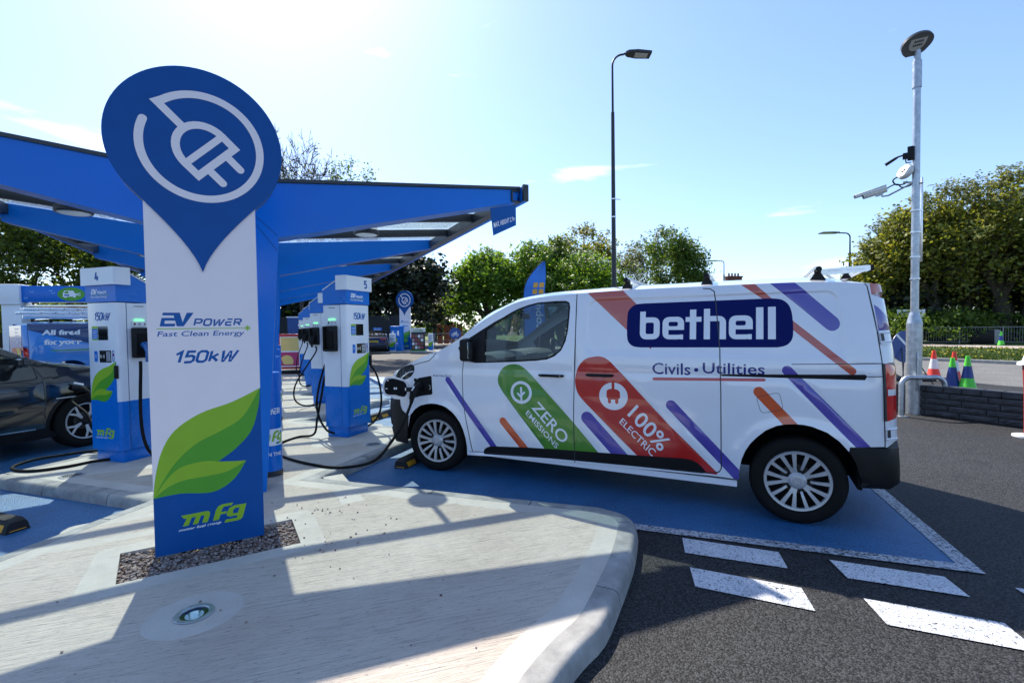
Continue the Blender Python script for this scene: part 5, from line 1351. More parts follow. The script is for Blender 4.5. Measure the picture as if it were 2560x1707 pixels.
# --- dark crossover at the left, charging from station 4
CG = simple('car_graphite', (.022, .026, .030), .18, metal=.55, coat=1, vary=.05)
Cw = G(189, 1012, 0)                                    # contact of its front wheel
hd = Vector((math.sin(R(18.6)), math.cos(R(18.6)))); lat = Vector((hd.y, -hd.x))   # to its right
o = Vector((-5.72, 6.35)) + hd*.86 - lat*.84
DM = TR(o.x, o.y, 0) @ RZ(math.atan2(-hd.y, -hd.x))
# mirrored so that the near skin (-y) is its right side: x backwards, -y must be to the right of the heading
car = thing('parked_car', 'dark grey crossover car charging at station 4, cut by the left edge of the photo', 'car', M=DM)
plan = [(0, .50), (.06, .66), (.16, .77), (.32, .85), (.6, .90), (1.2, .925), (2.6, .93), (3.7, .91), (4.15, .84), (4.32, .72), (4.40, .55)]
Wc = [(.2, .94), (.45, .985), (.7, 1.0), (.85, .99), (.95, .955), (1.05, .90), (1.25, .83), (1.45, .75), (1.62, .64)]
tt_ = [(0, .82), (.15, .90), (.4, .98), (.8, 1.045), (1.05, 1.08), (1.25, 1.14), (1.6, 1.32), (1.9, 1.45), (2.2, 1.53), (2.6, 1.56), (3.2, 1.52), (3.7, 1.40), (4.0, 1.15), (4.2, 1.0), (4.40, .88)]
cr_ = [(0, .03), (.8, .06), (1.1, .07), (1.6, .09), (2.4, .06), (3.6, .06), (4.4, .02)]
def arch(cx, r, cz=.34, n=16, z0=.22): a0 = math.degrees(math.asin((z0-cz)/r)); return [(cx-r*math.cos(R(a0+(180-2*a0)*i/n)), cz+r*math.sin(R(a0+(180-2*a0)*i/n))) for i in range(n+1)]
ol = [(0, .22)]+arch(.86, .40)+arch(3.50, .40)+[(4.40, .30)]
cl = lambda cx, r0, r1: [arch(cx, r1)+arch(cx, r0)[::-1]]
sill = [(1.1, .20), (3.25, .20), (3.2, .36), (1.3, .33)]
win = [(1.42, 1.14), (1.62, 1.24), (1.90, 1.37), (2.2, 1.455), (2.6, 1.48), (3.2, 1.43), (3.55, 1.30), (3.6, 1.18), (2.6, 1.13)]
layers = [([sill], BLACKP), (cl(.86, .40, .445), BLACKP), (cl(3.5, .40, .445), BLACKP), ([[(p[0]+(p[0]-2.5)*.03, p[1]+(p[1]-1.2)*.12) for p in win]], BLACKP), ([win], 'HOLE'),
          (stroke([(1.36, 1.10), (1.30, .92), (1.30, .60), (1.33, .34)], .008, cap=False), DKG), (stroke([(2.42, 1.12), (2.40, .7), (2.42, .35)], .008, cap=False), DKG), (stroke([(1.36, .56), (2.3, .58), (3.0, .60)], .006, cap=False), DKG),
          ([rounded([(1.00, .885), (1.26, .875), (1.25, .70), (.98, .71)], .03, 3)], SCREEN), (stroke([(.98, .685), (1.19, .685)], .012), ALU), (stroke([(1.40, .335), (2.0, .345)], .012), ALU),
          ([[(-.0, .30), (.42, .22), (.40, .45), (.2, .6), (0, .6)]], BLACKP)]
dreg = [(1.365, 1.10), (1.305, .88), (1.305, .60), (1.335, .34), (2.41, .345), (2.395, .7), (2.415, 1.12), (2.35, 1.51), (1.95, 1.44), (1.5, 1.22)]
sfc, pc = vehicle(car, plan, Wc, tt_, cr_, ol, layers, [(1.15, 1.95), (3.65, 4.1)], CG, [('front_door', dreg)])
m_ = MB(); V = [sfc(x, z, -.012) for x, z in win]
for s in (1, -1): m_.sheet(win, 0, GLD, None) if False else m_.add([(p.x, p.y*s, p.z) for p in V], [list(t_) for t_ in tessellate_polygon([[Vector((x, z, 0)) for x, z in win]])], GLD)
obj('side_window', m_, car)
m_ = MB(); m_.box(2.2, 0, .32, 3.3, 1.6, .16, DARK); m_.box(2.35, 0, .65, 2.6, 1.5, .5, DARK)
for cx in (.86, 3.5): m_.box(cx, 0, .55, .86, 1.3, .46, DARK)
for sy in (-.4, .4): m_.box(2.2, sy, .9, .5, .48, .16, DKG, bev=.05); m_.box(2.46, sy, 1.12, .14, .46, .5, DKG, bev=.05)
m_.box(1.35, 0, .93, .35, 1.4, .2, DKG, bev=.04); obj('underbody', m_, car)
for x in (.86, 3.50):
    wheel(.345, .235, .22, par=car, M=wm(x, -.80, .345, 0), style='alloy'); wheel(.345, .235, .22, par=car, M=wm(x, .80, .345, 0, True), style='alloy')
m_ = MB(); bmm = bmesh.new(); bmesh.ops.create_cube(bmm, size=1); bmesh.ops.scale(bmm, vec=(.12, .19, .13), verts=bmm.verts); bmesh.ops.bevel(bmm, geom=bmm.edges[:], offset=.035, segments=3, affect='EDGES'); m_.bm(bmm, CG, TR(1.55, 1.0, 1.17)); m_.tube([(1.5, .84, 1.13), (1.52, .95, 1.15)], .02, BLACKP, 8); obj('door_mirror', m_, car)
m_ = MB()
for i in range(2): m_.tube([(1.05+.0*i, -.55+i*.5, 1.13), (1.10, -.3+i*.5, 1.16), (1.02, .0+i*.5, 1.12)], .008, BLACKP, 6)
obj('wiper', m_, car)
m_ = MB(); p = sfc(.20, .70, .01); m_.box(.12, .66, .70, .26, .10, .09, simple('lamp_dark', (.04, .045, .05), .1, coat=1), RZ(0), bev=.02); obj('headlamp', m_, car)
# --- blue service van behind it (rear at the left)
BV = simple('service_van_blue', (.012, .23, .68), .25, coat=1, vary=.03); BN = simple('service_van_navy', (.008, .035, .13), .25, coat=1); BRR = simple('van_red', (.5, .02, .02), .3); BRY = simple('van_yellow', (.65, .5, .02), .3)
hdv = R(34)      # compass heading of the van
xv = Vector((-math.sin(hdv), -math.cos(hdv)))            # local x, backwards
rear = Vector((-13.25, 13.0)); nose = rear-xv*4.95-Vector((-xv.y, xv.x))*.93
BM = TR(nose.x, nose.y+.0, 0) @ RZ(math.atan2(xv.y, xv.x)) 
bvan = thing('service_van', 'bright blue service van with white slogan lettering and ladders on its roof', 'van', M=BM)
# its visible side is the right-hand one: mirror the skin so that +y is drawn, via negative lateral
pl = [(0, .5), (.06, .66), (.2, .80), (.45, .91), (1.2, .955), (4.6, .95), (4.80, .93), (4.90, .86), (4.95, .74)]
Wv = [(.2, .93), (.6, .995), (.9, 1.0), (1.15, .995), (1.5, .95), (1.75, .90), (1.9, .84)]
tv = [(0, .95), (.2, 1.0), (.5, 1.12), (.9, 1.25), (1.3, 1.5), (1.7, 1.70), (2.1, 1.76), (3, 1.78), (4.6, 1.77), (4.95, 1.74)]
cv = [(0, .0), (.9, .05), (1.4, .1), (2.2, .08), (4.6, .08), (4.95, .0)]
olv = [(0, .24)]+arch(.88, .41, .33)+arch(4.0, .41, .33)+[(4.95, .33)]
bw = 4.93
mx_ = lambda d: bw-d           # d = distance from the rear edge forwards
lv = [([[(mx_(.08), 1.79), (mx_(.08), 1.61), (mx_(1.35), 1.20), (1.5, 1.20), (1.5, 1.79)]], BN),
      ([[(mx_(.0), 1.12), (mx_(.06), 1.12), (mx_(.06), 1.04), (mx_(-.02), 1.0)]], BRR), (stroke([(mx_(.08), 1.76), (mx_(.08), .45)], .007, cap=False), DKG),
      (stroke([(mx_(.62), .965), (1.4, .97)], .012, cap=False), DKG), ([[(mx_(.5), 1.04), (1.6, 1.05), (1.6, 1.0), (mx_(.55), 1.01)]], GRN2),
      ([[(4.55, .24), (4.97, .3), (4.97, .55), (4.5, .55)]], BLACKP), ([[(1.45, 1.24), (1.6, 1.55), (1.8, 1.66), (2.3, 1.66), (2.3, 1.2)]], SCREEN),
      ([rect(mx_(.07), .84, mx_(-.01), 1.06)], REDL)]
sfv, pv2 = vehicle(bvan, pl, Wv, tv, cv, olv, lv, [(1.0, 1.7)], BV)
# lettering on the side that faces the camera: it reads from the rear end forwards
def side_text(par, s, d0, z0, d1, z1, shear=0, bold=.05):
    m_ = MB(); T = text(s, d0, z0, d1, z1, shear=shear, bold=bold)
    v, f, tg = triangulate([Layer(T, 1)], extra=[(d0+(d1-d0)*i/6, (z0+z1)/2) for i in range(7)])
    m_.add([(lambda q: (q.x, -q.y, q.z))(sfv(mx_(p.x), p.y, .004)) for p in v], f, WTXT); return obj('lettering', m_, par, smooth=0, fix=False)
side_text(pv2['body'], 'All fired', .34, 1.465, 1.17, 1.61, shear=.12); side_text(pv2['body'], 'fix your', .36, 1.15, 1.20, 1.345, shear=.12)
m_ = MB(); xr = 4.956
art(m_, [([[(-.70, .80), (.30, .80), (.66, 1.0), (.62, 1.12), (.20, 1.12), (-.3, 1.12)]], BRR), ([[(.1, 1.10), (.42, 1.10), (.62, .95), (.55, .82), (.35, .82)]], BRY), ([[(.62, 1.06), (.70, 1.16), (.86, 1.16), (.86, 1.06)]], BRR)]+[(text(s_, -.0, z_, .0+w__, z_+.055, shear=.15, bold=.02), WTXT) for s_, z_, w__ in (('heating', 1.62, .42), ('for a', 1.53, .26), ('plumbing', 1.43, .46), ('electrics', 1.34, .40), ('at home', 1.24, .40))], TR(xr, 0, 0) @ RZ(R(90)) @ UPR)
obj('rear_graphics', m_, pv2['body'], smooth=0, fix=False)
for x in (.88, 4.0):
    wheel(.33, .22, .21, par=bvan, M=wm(x, -.84, .33, 0)); wheel(.33, .22, .21, par=bvan, M=wm(x, .84, .33, 0, True))
m_ = MB(); m_.box(2.5, 0, .4, 4.2, 1.6, .25, DARK); obj('underbody', m_, bvan)
for x in (2.2, 3.5, 4.35):
    m_ = MB(); m_.box(x, 0, 1.93, .05, 1.5, .03, ALU)
    for y in (-.72, .72): m_.box(x, y, 1.87, .07, .08, .10, BLACKP, bev=.01)
    obj('roof_bar', m_, bvan)
m_ = MB(); m_.tube([(1.4, .62, 1.985), (4.9, .62, 1.985)], .055, simple('pipe_carrier', (.62, .66, .72), .3, metal=.6), 20); tc_ = obj('pipe_tube', m_, bvan)
def ladder(x0, x1, y, z):
    t = thing('ladder', 'aluminium ladder lying on the roof of the blue service van', 'ladder')
    for yy in (y, y-.38):
        m_ = MB(); m_.box((x0+x1)/2, yy, z, x1-x0, .03, .085, ALU, bev=.004)
        for i in range(11): m_.cyl((x0+.2+i*.3, yy+.019, z), (x0+.2+i*.3, yy+.012, z), .014, DKG, 10)
        obj('rail', m_, t)
    for i in range(11):
        m_ = MB(); x = x0+.2+i*.3; m_.cyl((x, y, z), (x, y-.38, z), .013, ALU, 8); obj('rung', m_, t)
    return t
l1 = ladder(1.3, 4.95, .52, 2.10); l1.matrix_world = BM; l1['label'] = 'lower aluminium ladder lying on the roof of the blue service van'; l1['group'] = 'ladders on the blue service van'
l2 = ladder(1.1, 4.85, .50, 2.205); l2.matrix_world = BM; l2['label'] = 'topmost aluminium ladder on the roof of the blue service van'; l2['group'] = 'ladders on the blue service van'
# --- small dark blue car seen from behind, far left of the white van
DB = simple('car_dark_blue', (.010, .022, .075), .18, coat=1, vary=.04, metal=.3)
bc = at(886, 29.5); hd3 = R(-14); xb = Vector((-math.sin(hd3), -math.cos(hd3)))
rp = Vector((bc.x, bc.y)); np_ = rp-xb*4.6+Vector((0, 0))
CM = TR(np_.x-.75, np_.y, 0) @ RZ(math.atan2(xb.y, xb.x))
bcar = thing('parked_car', 'small dark blue car seen from behind in the distance beside charger 5', 'car', M=CM)
plb = [(0, .5), (.1, .7), (.4, .86), (1.2, .92), (3.8, .92), (4.3, .88), (4.55, .80), (4.65, .70)]
Wb = [(.2, .92), (.5, 1.0), (.8, .99), (.95, .93), (1.2, .82), (1.42, .70)]
tb_ = [(0, .7), (.5, .85), (1.2, .95), (1.8, 1.28), (2.3, 1.40), (2.9, 1.40), (3.5, 1.27), (4.1, 1.08), (4.5, 1.02), (4.65, .98)]
lb = [([[(1.6, 1.0), (2.1, 1.26), (2.7, 1.32), (3.3, 1.25), (3.7, 1.06), (2.6, .98)]], SCREEN)]
sfb, pb = vehicle(bcar, plb, Wb, tb_, [(0, .02), (2, .05), (4.65, .0)], [(0, .22)]+arch(.9, .37, .33)+arch(3.75, .37, .33)+[(4.65, .3)], lb, [(1.3, 2.0), (3.0, 4.15)], DB, roofglass=SCREEN)
for x in (.9, 3.75):
    wheel(.33, .22, .21, par=bcar, M=wm(x, -.80, .33, 0), style='alloy'); wheel(.33, .22, .21, par=bcar, M=wm(x, .80, .33, 0, True), style='alloy')
RB = TR(4.652, 0, 0) @ RZ(R(90))
m_ = MB(); m_.box(0, -.01, .76, .52, .015, .115, simple('plate_yellow', (.75, .52, .02), .4), RB); art(m_, [(text('MK23 BFP', -.22, .725, .22, .795, bold=.03), DKG)], RB @ TR(0, -.019, 0) @ UPR); obj('number_plate', m_, bcar, smooth=0)
for s in (-1, 1):
    m_ = MB(); m_.box(s*.56, -.005, .89, .36, .03, .07, REDL, RB, bev=.01); obj('tail_lamp', m_, bcar)
m_ = MB(); m_.box(0, -.005, .38, 1.5, .05, .2, BLACKP, RB, bev=.03); obj('bumper', m_, bcar)
m_ = MB(); m_.box(2.3, 0, .35, 4.0, 1.5, .2, DARK); obj('underbody', m_, bcar)
# ------------------------------------------------------------------ poles, cameras, wall, cones, signs
LEDG = simple('lamp_grey', (.10, .105, .11), .45, vary=.1)
def shoebox(t, M, w=.34, l=.62, m=DKG):
    a = MB(); pr = [(0, -.06), (.08, -w*.36), (l*.45, -w/2), (l, -w*.42), (l, w*.42), (l*.45, w/2), (.08, w*.36), (0, .06)]
    a.prism(pr, -.02, .05, m, M); hd_ = obj('lamp_head', a, t, smooth=30)
    a = MB(); a.box(l*.62, 0, -.0235, l*.5, w*.62, .006, LENS, M); obj('lens', a, hd_)
# near galvanised pole with flat lamp and cameras
gp = G(2098, 950, 0)
pole = thing('lamp_post', 'near galvanised steel post carrying security cameras and a round-ended lamp', 'lamp post', (gp.x, gp.y, 0))
H_ = 9.9*.98
k = Vector((gp.x, gp.y)).length
a = MB(); a.cyl((0, 0, 0), (0, 0, 1.48), .105, GALV, 40); a.lathe([(.105, 1.48), (.062, 1.66)], GALV, 40); obj('base', a, pole)
a = MB(); zT = at(2104, gp.y, 112).z; a.cyl((0, 0, 1.64), (0, 0, zT-.55), .055, GALV, 32, r1=.050); a.cyl((0, 0, zT-.62), (0, 0, zT-.20), .062, GALV, 32); a.cyl((0, 0, zT-.20), (0, 0, zT+.02), .047, GALV, 24); obj('shaft', a, pole)
a = MB(); a.box(-.08, -.07, .70, .085, .02, .62, GALV, RZ(R(38)), bev=.012); obj('access_door', a, pole)
for z in (2.2, 2.55, 2.95, 3.3):
    a = MB(); a.lathe([(.066, z-.012), (.068, z), (.066, z+.012)], ALU, 24); obj('band', a, pole)
a = MB(); a.box(.088, .06, 3.15, .02, .14, 1.35, ALU, RZ(R(-12)), bev=.003); obj('sign_back', a, pole)
a = MB()
lp_ = [(.36*math.cos(R(t_)), .30*math.sin(R(t_))) for t_ in range(-35, 216, 12)]+[(-.26, -.24), (-.16, -.33), (.16, -.33), (.26, -.24)]
LMt = TR(-.09, -.1, zT+.03) @ RX(R(-33)) @ RZ(R(165)) @ Matrix.Scale(.60, 4)
a.prism(lp_, -.035, .035, LEDG, LMt); lh = obj('lamp_head', a, pole, smooth=30)
a = MB(); art(a, [([[(.19*math.cos(R(t_)), .0+.19*math.sin(R(t_))) for t_ in range(0, 181, 12)]+[(-.19, -.14), (.19, -.14)]], simple('lamp_panel', (.5, .5, .47), .3))]+[([rect(x-.018, y-.03, x+.018, y+.03)], DKG) for x in (-.10, -.055, -.01, .035, .08) for y in (-.06, .04)], LMt @ RX(math.pi), .0365); obj('led_panel', a, lh, smooth=0)
CWH = simple('camera_white', (.70, .69, .64), .35, vary=.03)
# cameras are things of their own, bracketed to the post
def bullet(M, label):
    t = thing('security_camera', label, 'security camera', M=M, group='cameras and sensors on the galvanised post')
    a = MB(); a.tube([(-.20, 0, 0), (.13, 0, 0)], .052, CWH, 24, cap=True); a.prism([(-.30, .045), (.14, .06), (.14, .064), (-.32, .05)], -.055, .055, CWH, UPR)
    n_ = 14; V = [(x, .062*math.cos(math.pi*j/n_), .012+.056*math.sin(math.pi*j/n_)) for x in (-.31, .13) for j in range(n_+1)]
    a.add(V, [[j, j+1, n_+2+j, n_+1+j] for j in range(n_)], CWH); obj('housing', a, t)
    a = MB(); a.lathe([(.045, 0), (.03, .01), (0, .012)], SCREEN, 20, TR(-.2, 0, 0) @ RY(R(-90))); obj('lens', a, t)
    a = MB(); a.tube([(.05, 0, -.05), (.05, 0, -.10), (.13, 0, -.115), (.62, 0, -.0)], .014, GALV, 8); a.box(.02, 0, -.06, .10, .05, .03, GALV, bev=.004); obj('bracket', a, t)
    a = MB(); a.tube(spline([(.13, 0, 0), (.22, .02, .03), (.30, .02, .02), (.33, 0, -.05), (.45, 0, -.06), (.56, 0, .02)], 4), .010, RUBBER, 8); obj('cable', a, t)
zc = lambda y: CAMH+(752+(-12)-y)*gp.y/1100
gz = lambda y: at(2098, gp.y, y).z
c_az = math.atan2(gp.x, gp.y)
def PM(dx, z, rot=0): return TR(gp.x, gp.y, 0) @ RZ(-c_az) @ TR(dx, -.02, z) @ RZ(rot)
zz_ = gz(440)
bullet(PM(-.50, gz(428), R(14)) @ RY(R(-14)), 'white bullet camera pointing left on a bracket of the galvanised post')
t = thing('security_camera', 'round white dome camera on the galvanised post above the bullet camera', 'security camera', M=PM(-.13, gz(392)), group='cameras and sensors on the galvanised post')
DMt = RZ(R(-25)) @ RX(R(62)) @ RY(R(-18))
a = MB(); a.lathe([(0, .05), (.10, .05), (.118, .035), (.12, -.02), (.10, -.045), (.0, -.05)], CWH, 32, DMt @ RX(R(0))); obj('housing', a, t)
a = MB(); a.lathe([(.035, .0505), (.03, .062), (0, .066)], SCREEN, 20, DMt); obj('lens', a, t)
a = MB(); a.tube(spline([(-.08, 0, -.05), (-.16, 0, -.10), (-.12, 0, -.18), (-.02, 0, -.19), (.02, 0, -.15)], 4), .011, RUBBER, 8); a.tube([(-.03, .0, -.16), (.22, .0, -.22)], .016, GALV, 8); obj('bracket', a, t)
t = thing('sensor', 'small black sensor arm clamped highest on the galvanised post', 'sensor', M=PM(-.06, gz(352)), group='cameras and sensors on the galvanised post')
a = MB(); a.box(-.01, -.03, 0, .08, .06, .22, BLACKP, bev=.008); a.box(-.075, -.03, -.03, .07, .05, .10, BLACKP, bev=.01); obj('box', a, t)
a = MB(); a.tube([(-.09, -.03, -.01), (-.16, -.03, -.02), (-.20, -.03, -.04), (-.33, -.03, -.115)], [.014, .014, .022, .026], BLACKP, 12); a.tube(spline([(-.07, -.03, -.08), (-.06, -.03, -.14), (.0, -.02, -.14)], 4), .008, RUBBER, 8); obj('arm', a, t)
# hoop barrier in front of the post
h0, h1 = G(2070, 956, 0), G(2168, 956, 0)
t = thing('hoop_barrier', 'galvanised tube hoop guarding the foot of the near post', 'barrier', (h0.x, h0.y, 0)); dx, dy = h1.x-h0.x, h1.y-h0.y
zt = .62; a = MB(); Lh = math.hypot(dx, dy); ux, uy = dx/Lh, dy/Lh
pts = [(0, 0, 0), (0, 0, zt-.12)]+[(ux*.12*(1-math.cos(R(q))), uy*.12*(1-math.cos(R(q))), zt-.12+.12*math.sin(R(q))) for q in (20, 45, 70, 90)]+[(dx-ux*.12*(1-math.cos(R(q))), dy-uy*.12*(1-math.cos(R(q))), zt-.12+.12*math.sin(R(q))) for q in (90, 70, 45, 20)]+[(dx, dy, zt-.12), (dx, dy, 0)]
a.tube(pts, .038, GALV, 20); obj('hoop', a, t)
for x, y in ((0, 0), (dx, dy)): a = MB(); a.box(x, y, .006, .16, .16, .01, GALV, bev=.003); obj('foot_plate', a, t)
# low dark wall of rock-faced blocks
BRK = simple('dark_block', (.045, .047, .052), .8, vary=.45, scale=9, bumpy=1.0); MORT = simple('dark_mortar', (.02, .02, .022), .9)
w0 = Vector((6.30, 8.22)); w1 = Vector((7.55, 5.95)); wd_ = (w1-w0).normalized(); w0 = w0-wd_*5.5; w1 = w1+wd_*3
WL = (w1-w0).length; WMx = TR(w0.x, w0.y, 0) @ RZ(math.atan2(wd_.y, wd_.x))
t = thing('low_wall', 'low dark wall of rock-faced blocks along the edge of the car park', 'wall', M=WMx)
a = MB(); a.box(WL/2, .11, .19, WL, .19, .38, MORT); obj('core', a, t)
a = MB()
for r_ in range(4):
    x = -.2*(r_ % 2)
    while x < WL:
        L_ = .44+rnd.uniform(-.02, .02); z0 = .01+r_*.095; x0_ = max(0, x); x1_ = min(WL, x+L_-.012)
        if x1_-x0_ > .05:
            nx, nz = 8, 3; V = []; F = []
            for side, yy in ((-1, 0.0), (1, .22)):
                o_ = len(V)
                for j in range(nz+1):
                    for i in range(nx+1):
                        e_ = (i in (0, nx)) or (j in (0, nz)); V.append((x0_+(x1_-x0_)*i/nx, yy+side*(0 if e_ else rnd.uniform(.004, .022)), z0+.084*j/nz))
                for j in range(nz):
                    for i in range(nx): F.append([o_+j*(nx+1)+i, o_+j*(nx+1)+i+1, o_+(j+1)*(nx+1)+i+1, o_+(j+1)*(nx+1)+i])
            a.add(V, F, BRK); 
        x += L_
obj('blocks', a, t, smooth=0)
a = MB(); x = 0
while x < WL: a.box(x+.11, .11, .435, .212, .25, .088, BRK, bev=.008, seg=1); x += .22
obj('coping', a, t)
# traffic cones
CRED = simple('cone_red', (.78, .045, .02), .45, vary=.08); CWHT = simple('cone_sleeve', (.72, .72, .7), .4, vary=.1); CBL = simple('cone_blue', (.012, .035, .19), .4, vary=.1); CGR = simple('cone_green', (.10, .62, .04), .45, vary=.05)
def cone(px, py, Y, cols, label, h=.75, z0=0):
    p = at(px, Y); t = thing('traffic_cone', label, 'traffic cone', (p.x, p.y, z0), rnd.uniform(0, 1), group='traffic cones along the road edge')
    a = MB(); a.box(0, 0, .018, .42, .42, .036, RUBBER if h > .6 else cols[2], bev=.01); obj('base', a, t)
    rad = lambda z: .145-.115*(z/h)
    zs_ = [.036, h*.36, h*.70, h]
    a = MB(); a.lathe([(rad(.036)+.03, .036), (rad(.06)+.01, .075), (rad(zs_[1]), zs_[1])], cols[2], 28); a.lathe([(rad(zs_[2]), zs_[2]), (rad(h)+.004, h), (.02, h-.01)], cols[0], 28); obj('body', a, t)
    a = MB(); a.lathe([(rad(zs_[1])+.002, zs_[1]-.002), (rad(zs_[2])+.002, zs_[2]+.002)], cols[1], 28); obj('sleeve', a, t)
cone(2146, 880, 12.6, (CRED, CWHT, CRED), 'red and white traffic cone just right of the galvanised post')
cone(2193, 888, 11.9, (CRED, CWHT, CRED), 'red and white traffic cone half hidden behind a blue and green one')
cone(2189, 896, 10.6, (CGR, CBL, CBL), 'green topped blue traffic cone standing in front of a red one', .70)
cone(2224, 900, 10.4, (CGR, CBL, CGR), 'green and blue traffic cone with a green foot, right of the others')
cone(2300, 803, 27.0, (CGR, CBL, CGR), 'distant green and blue traffic cone on the footpath by the railing', .80, .11)
# round blue keep-left arrow on a folding stand
p = at(2078, 11.4); t = thing('arrow_sign', 'round blue arrow sign on a black folding stand behind the post', 'road sign', (p.x, p.y, 0), R(10))
ARB = simple('road_sign_blue', (.01, .06, .26), .35)
a = MB(); a.lathe([(0, .0), (.375, .0), (.375, .012), (0, .012)], ARB, 40, TR(0, 0, .92) @ RX(R(90))); d_ = obj('disc', a, t)
a = MB(); ar = [(-.26, .27), (.10, -.06), (.0, -.16), (.24, -.20), (.22, .04), (.14, -.02), (-.22, .31)]; art(a, [([ar], WTXT)], TR(0, -.015, .92) @ UPR); obj('arrow', a, d_, smooth=0)
a = MB()
for x0_, y0_ in ((-.42, -.35), (.42, -.35), (-.42, .4), (.42, .4)): a.tube([(x0_*.1, .03, 1.0), (x0_, y0_, .02)], .013, DKG, 6)
obj('stand', a, t)
SBG = simple('sandbag', (.035, .035, .038), .8, vary=.4)
def sandbag(px, Y, lab):
    p = at(px, Y); t_ = bmesh.new(); bmesh.ops.create_icosphere(t_, subdivisions=3, radius=1)
    for v in t_.verts:
        q = v.co; n1 = math.sin(q.x*5+1)*math.sin(q.y*4+2)*.08+math.sin(q.x*11+q.z*7)*.04; q.x *= .30+n1*.2; q.y *= .18+n1*.2; q.z = max(-.04, q.z*(.11+n1*.4))
    a = MB(); a.bm(t_, SBG); o_ = obj('sandbag', a, None, smooth=60); o_.location = (p.x, p.y, .04); tag(o_, lab, 'sandbag', 'dark sandbags holding the arrow sign stand')
sandbag(2052, 12.4, 'dark sandbag left of the post foot weighting the arrow sign'); sandbag(2122, 12.2, 'dark sandbag right of the post holding the arrow sign stand')
# pedestrian railing, cabinet and signal backboard across the road
RAILM = simple('railing_grey', (.24, .26, .27), .5)
def railing(p0, p1, label, name='railing', z0=.11, h=1.05, bay=2.0, full=True):
    p0, p1 = Vector(p0), Vector(p1); d = (p1-p0); L_ = d.length; d.normalize(); t = thing(name, label, 'railing', (p0.x, p0.y, z0), math.atan2(d.y, d.x), group='pedestrian railings')
    nb_ = max(1, int(L_/bay))
    for i in range(nb_):
        a = MB(); x0_ = i*bay; a.box(x0_+bay/2, 0, h-.02, bay, .035, .035, RAILM); a.box(x0_+bay/2, 0, .12, bay, .025, .025, RAILM)
        if full:
            for j in range(1, 16): a.box(x0_+j*bay/16, 0, .57, .014, .014, .88, RAILM)
        else: a.box(x0_+bay/2, 0, h*.55, bay, .02, .02, RAILM)
        obj('panel', a, t, smooth=0)
    for i in range(nb_+1): a = MB(); a.box(i*bay, 0, h/2, .05, .05, h, RAILM); obj('post', a, t, smooth=0)
ra = at(2110, 30.5); rb_ = at(2600, 26.5)
railing((ra.x, ra.y), (rb_.x, rb_.y), 'long grey pedestrian railing in front of the big hedge across the road')
rl0, rl1 = at(958, 34), at(1080, 36)
railing((rl0.x, rl0.y), (rl1.x, rl1.y), 'short dark railing beside the distant charging sign', z0=0, bay=1.3, full=False, h=1.15)
p = at(2270, 29.2); t = thing('utility_cabinet', 'squat black roadside cabinet with a grey end before the railing', 'cabinet', (p.x, p.y, .11), R(-20))
a = MB(); a.box(-.35, 0, .42, 1.1, .5, .84, BLACKP, bev=.03); obj('housing', a, t); a = MB(); a.box(.32, -.02, .43, .28, .5, .86, simple('cabinet_grey', (.3, .3, .3), .6), bev=.02); obj('end_panel', a, t)
p = at(2425, 25.5); t = thing('signal_board', 'large black signal backboard on a grey post at the right edge', 'traffic signal', (p.x, p.y, .1), R(-28))
a = MB(); a.box(-.1, 0, 2.95, 2.2, .12, 1.7, BLACKP, bev=.01); obj('board', a, t); a = MB()
for z in (2.3, 2.95, 3.7): a.box(.15, -.065, z, 1.6, .01, .02, GALV)
obj('seam', a, t); a = MB(); a.cyl((.0, .0, 0), (0, 0, 2.4), .11, RAILM, 16); obj('post', a, t)
# red and white marker post at the right edge
p = G(2362, 1003, 0); t = thing('marker_post', 'red marker post with white cap and white foot disc, cut by the right edge', 'marker post', (p.x+.01, p.y, 0))
a = MB(); a.lathe([(.16, 0), (.16, .02), (.0, .025)], WTXT, 32); obj('foot_disc', a, t); a = MB(); a.lathe([(.05, .02), (.058, .6), (.075, .95)], simple('marker_red', (.30, .02, .02), .5), 24); obj('post', a, t); a = MB(); a.lathe([(.125, .93), (.12, .96), (.075, .985), (.06, 1.05), (0, 1.06)], WTXT, 28); obj('cap', a, t)
# white notice in the hedge
p = at(2092, 31.6); t = thing('notice_board', 'white notice board half covered by the hedge behind the railing', 'notice board', (p.x, p.y, .1), R(-20)); a = MB(); a.box(0, 0, 1.75, 1.5, .04, .95, WTXT); obj('board', a, t); a = MB(); a.box(-.6, .04, .7, .08, .06, 1.4, BLACKP); a.box(.6, .04, .7, .08, .06, 1.4, BLACKP); obj('leg', a, t)
# street lamps
BLK = simple('weathered_black_paint', (.016, .018, .022), .45, vary=1.2, scale=18)
def lamp(px, Y, ytop, arm, label, w=.34, r=.09, dirn=1, m=BLK, droop=0.0, base=0):
    p = at(px, Y); zt_ = at(px, Y, ytop).z; t = thing('street_lamp', label, 'street lamp', (p.x, p.y, base), group='street lamps standing along the road')
    a = MB(); a.cyl((0, 0, 0), (0, 0, zt_*.28), r*1.3, m, 20, r1=r*1.25); a.cyl((0, 0, zt_*.28), (0, 0, zt_*.82), r*1.0, m, 20, r1=r*.72); a.cyl((0, 0, zt_*.82), (0, 0, zt_-.35), r*.5, m, 16, r1=r*.42)
    rr_ = .35; a.tube([(0, 0, zt_-.36)]+[(dirn*rr_*(1-math.cos(R(q))), 0, zt_-.36+rr_*math.sin(R(q))) for q in range(15, 91, 15)]+[(dirn*(arm), 0, zt_+.02)], r*.42, m, 12); obj('column', a, t)
    shoebox(t, TR(dirn*arm, 0, zt_+.01) @ (RZ(0) if dirn > 0 else RZ(math.pi)) @ RY(R(droop)), w, w*1.9, m)
    return t
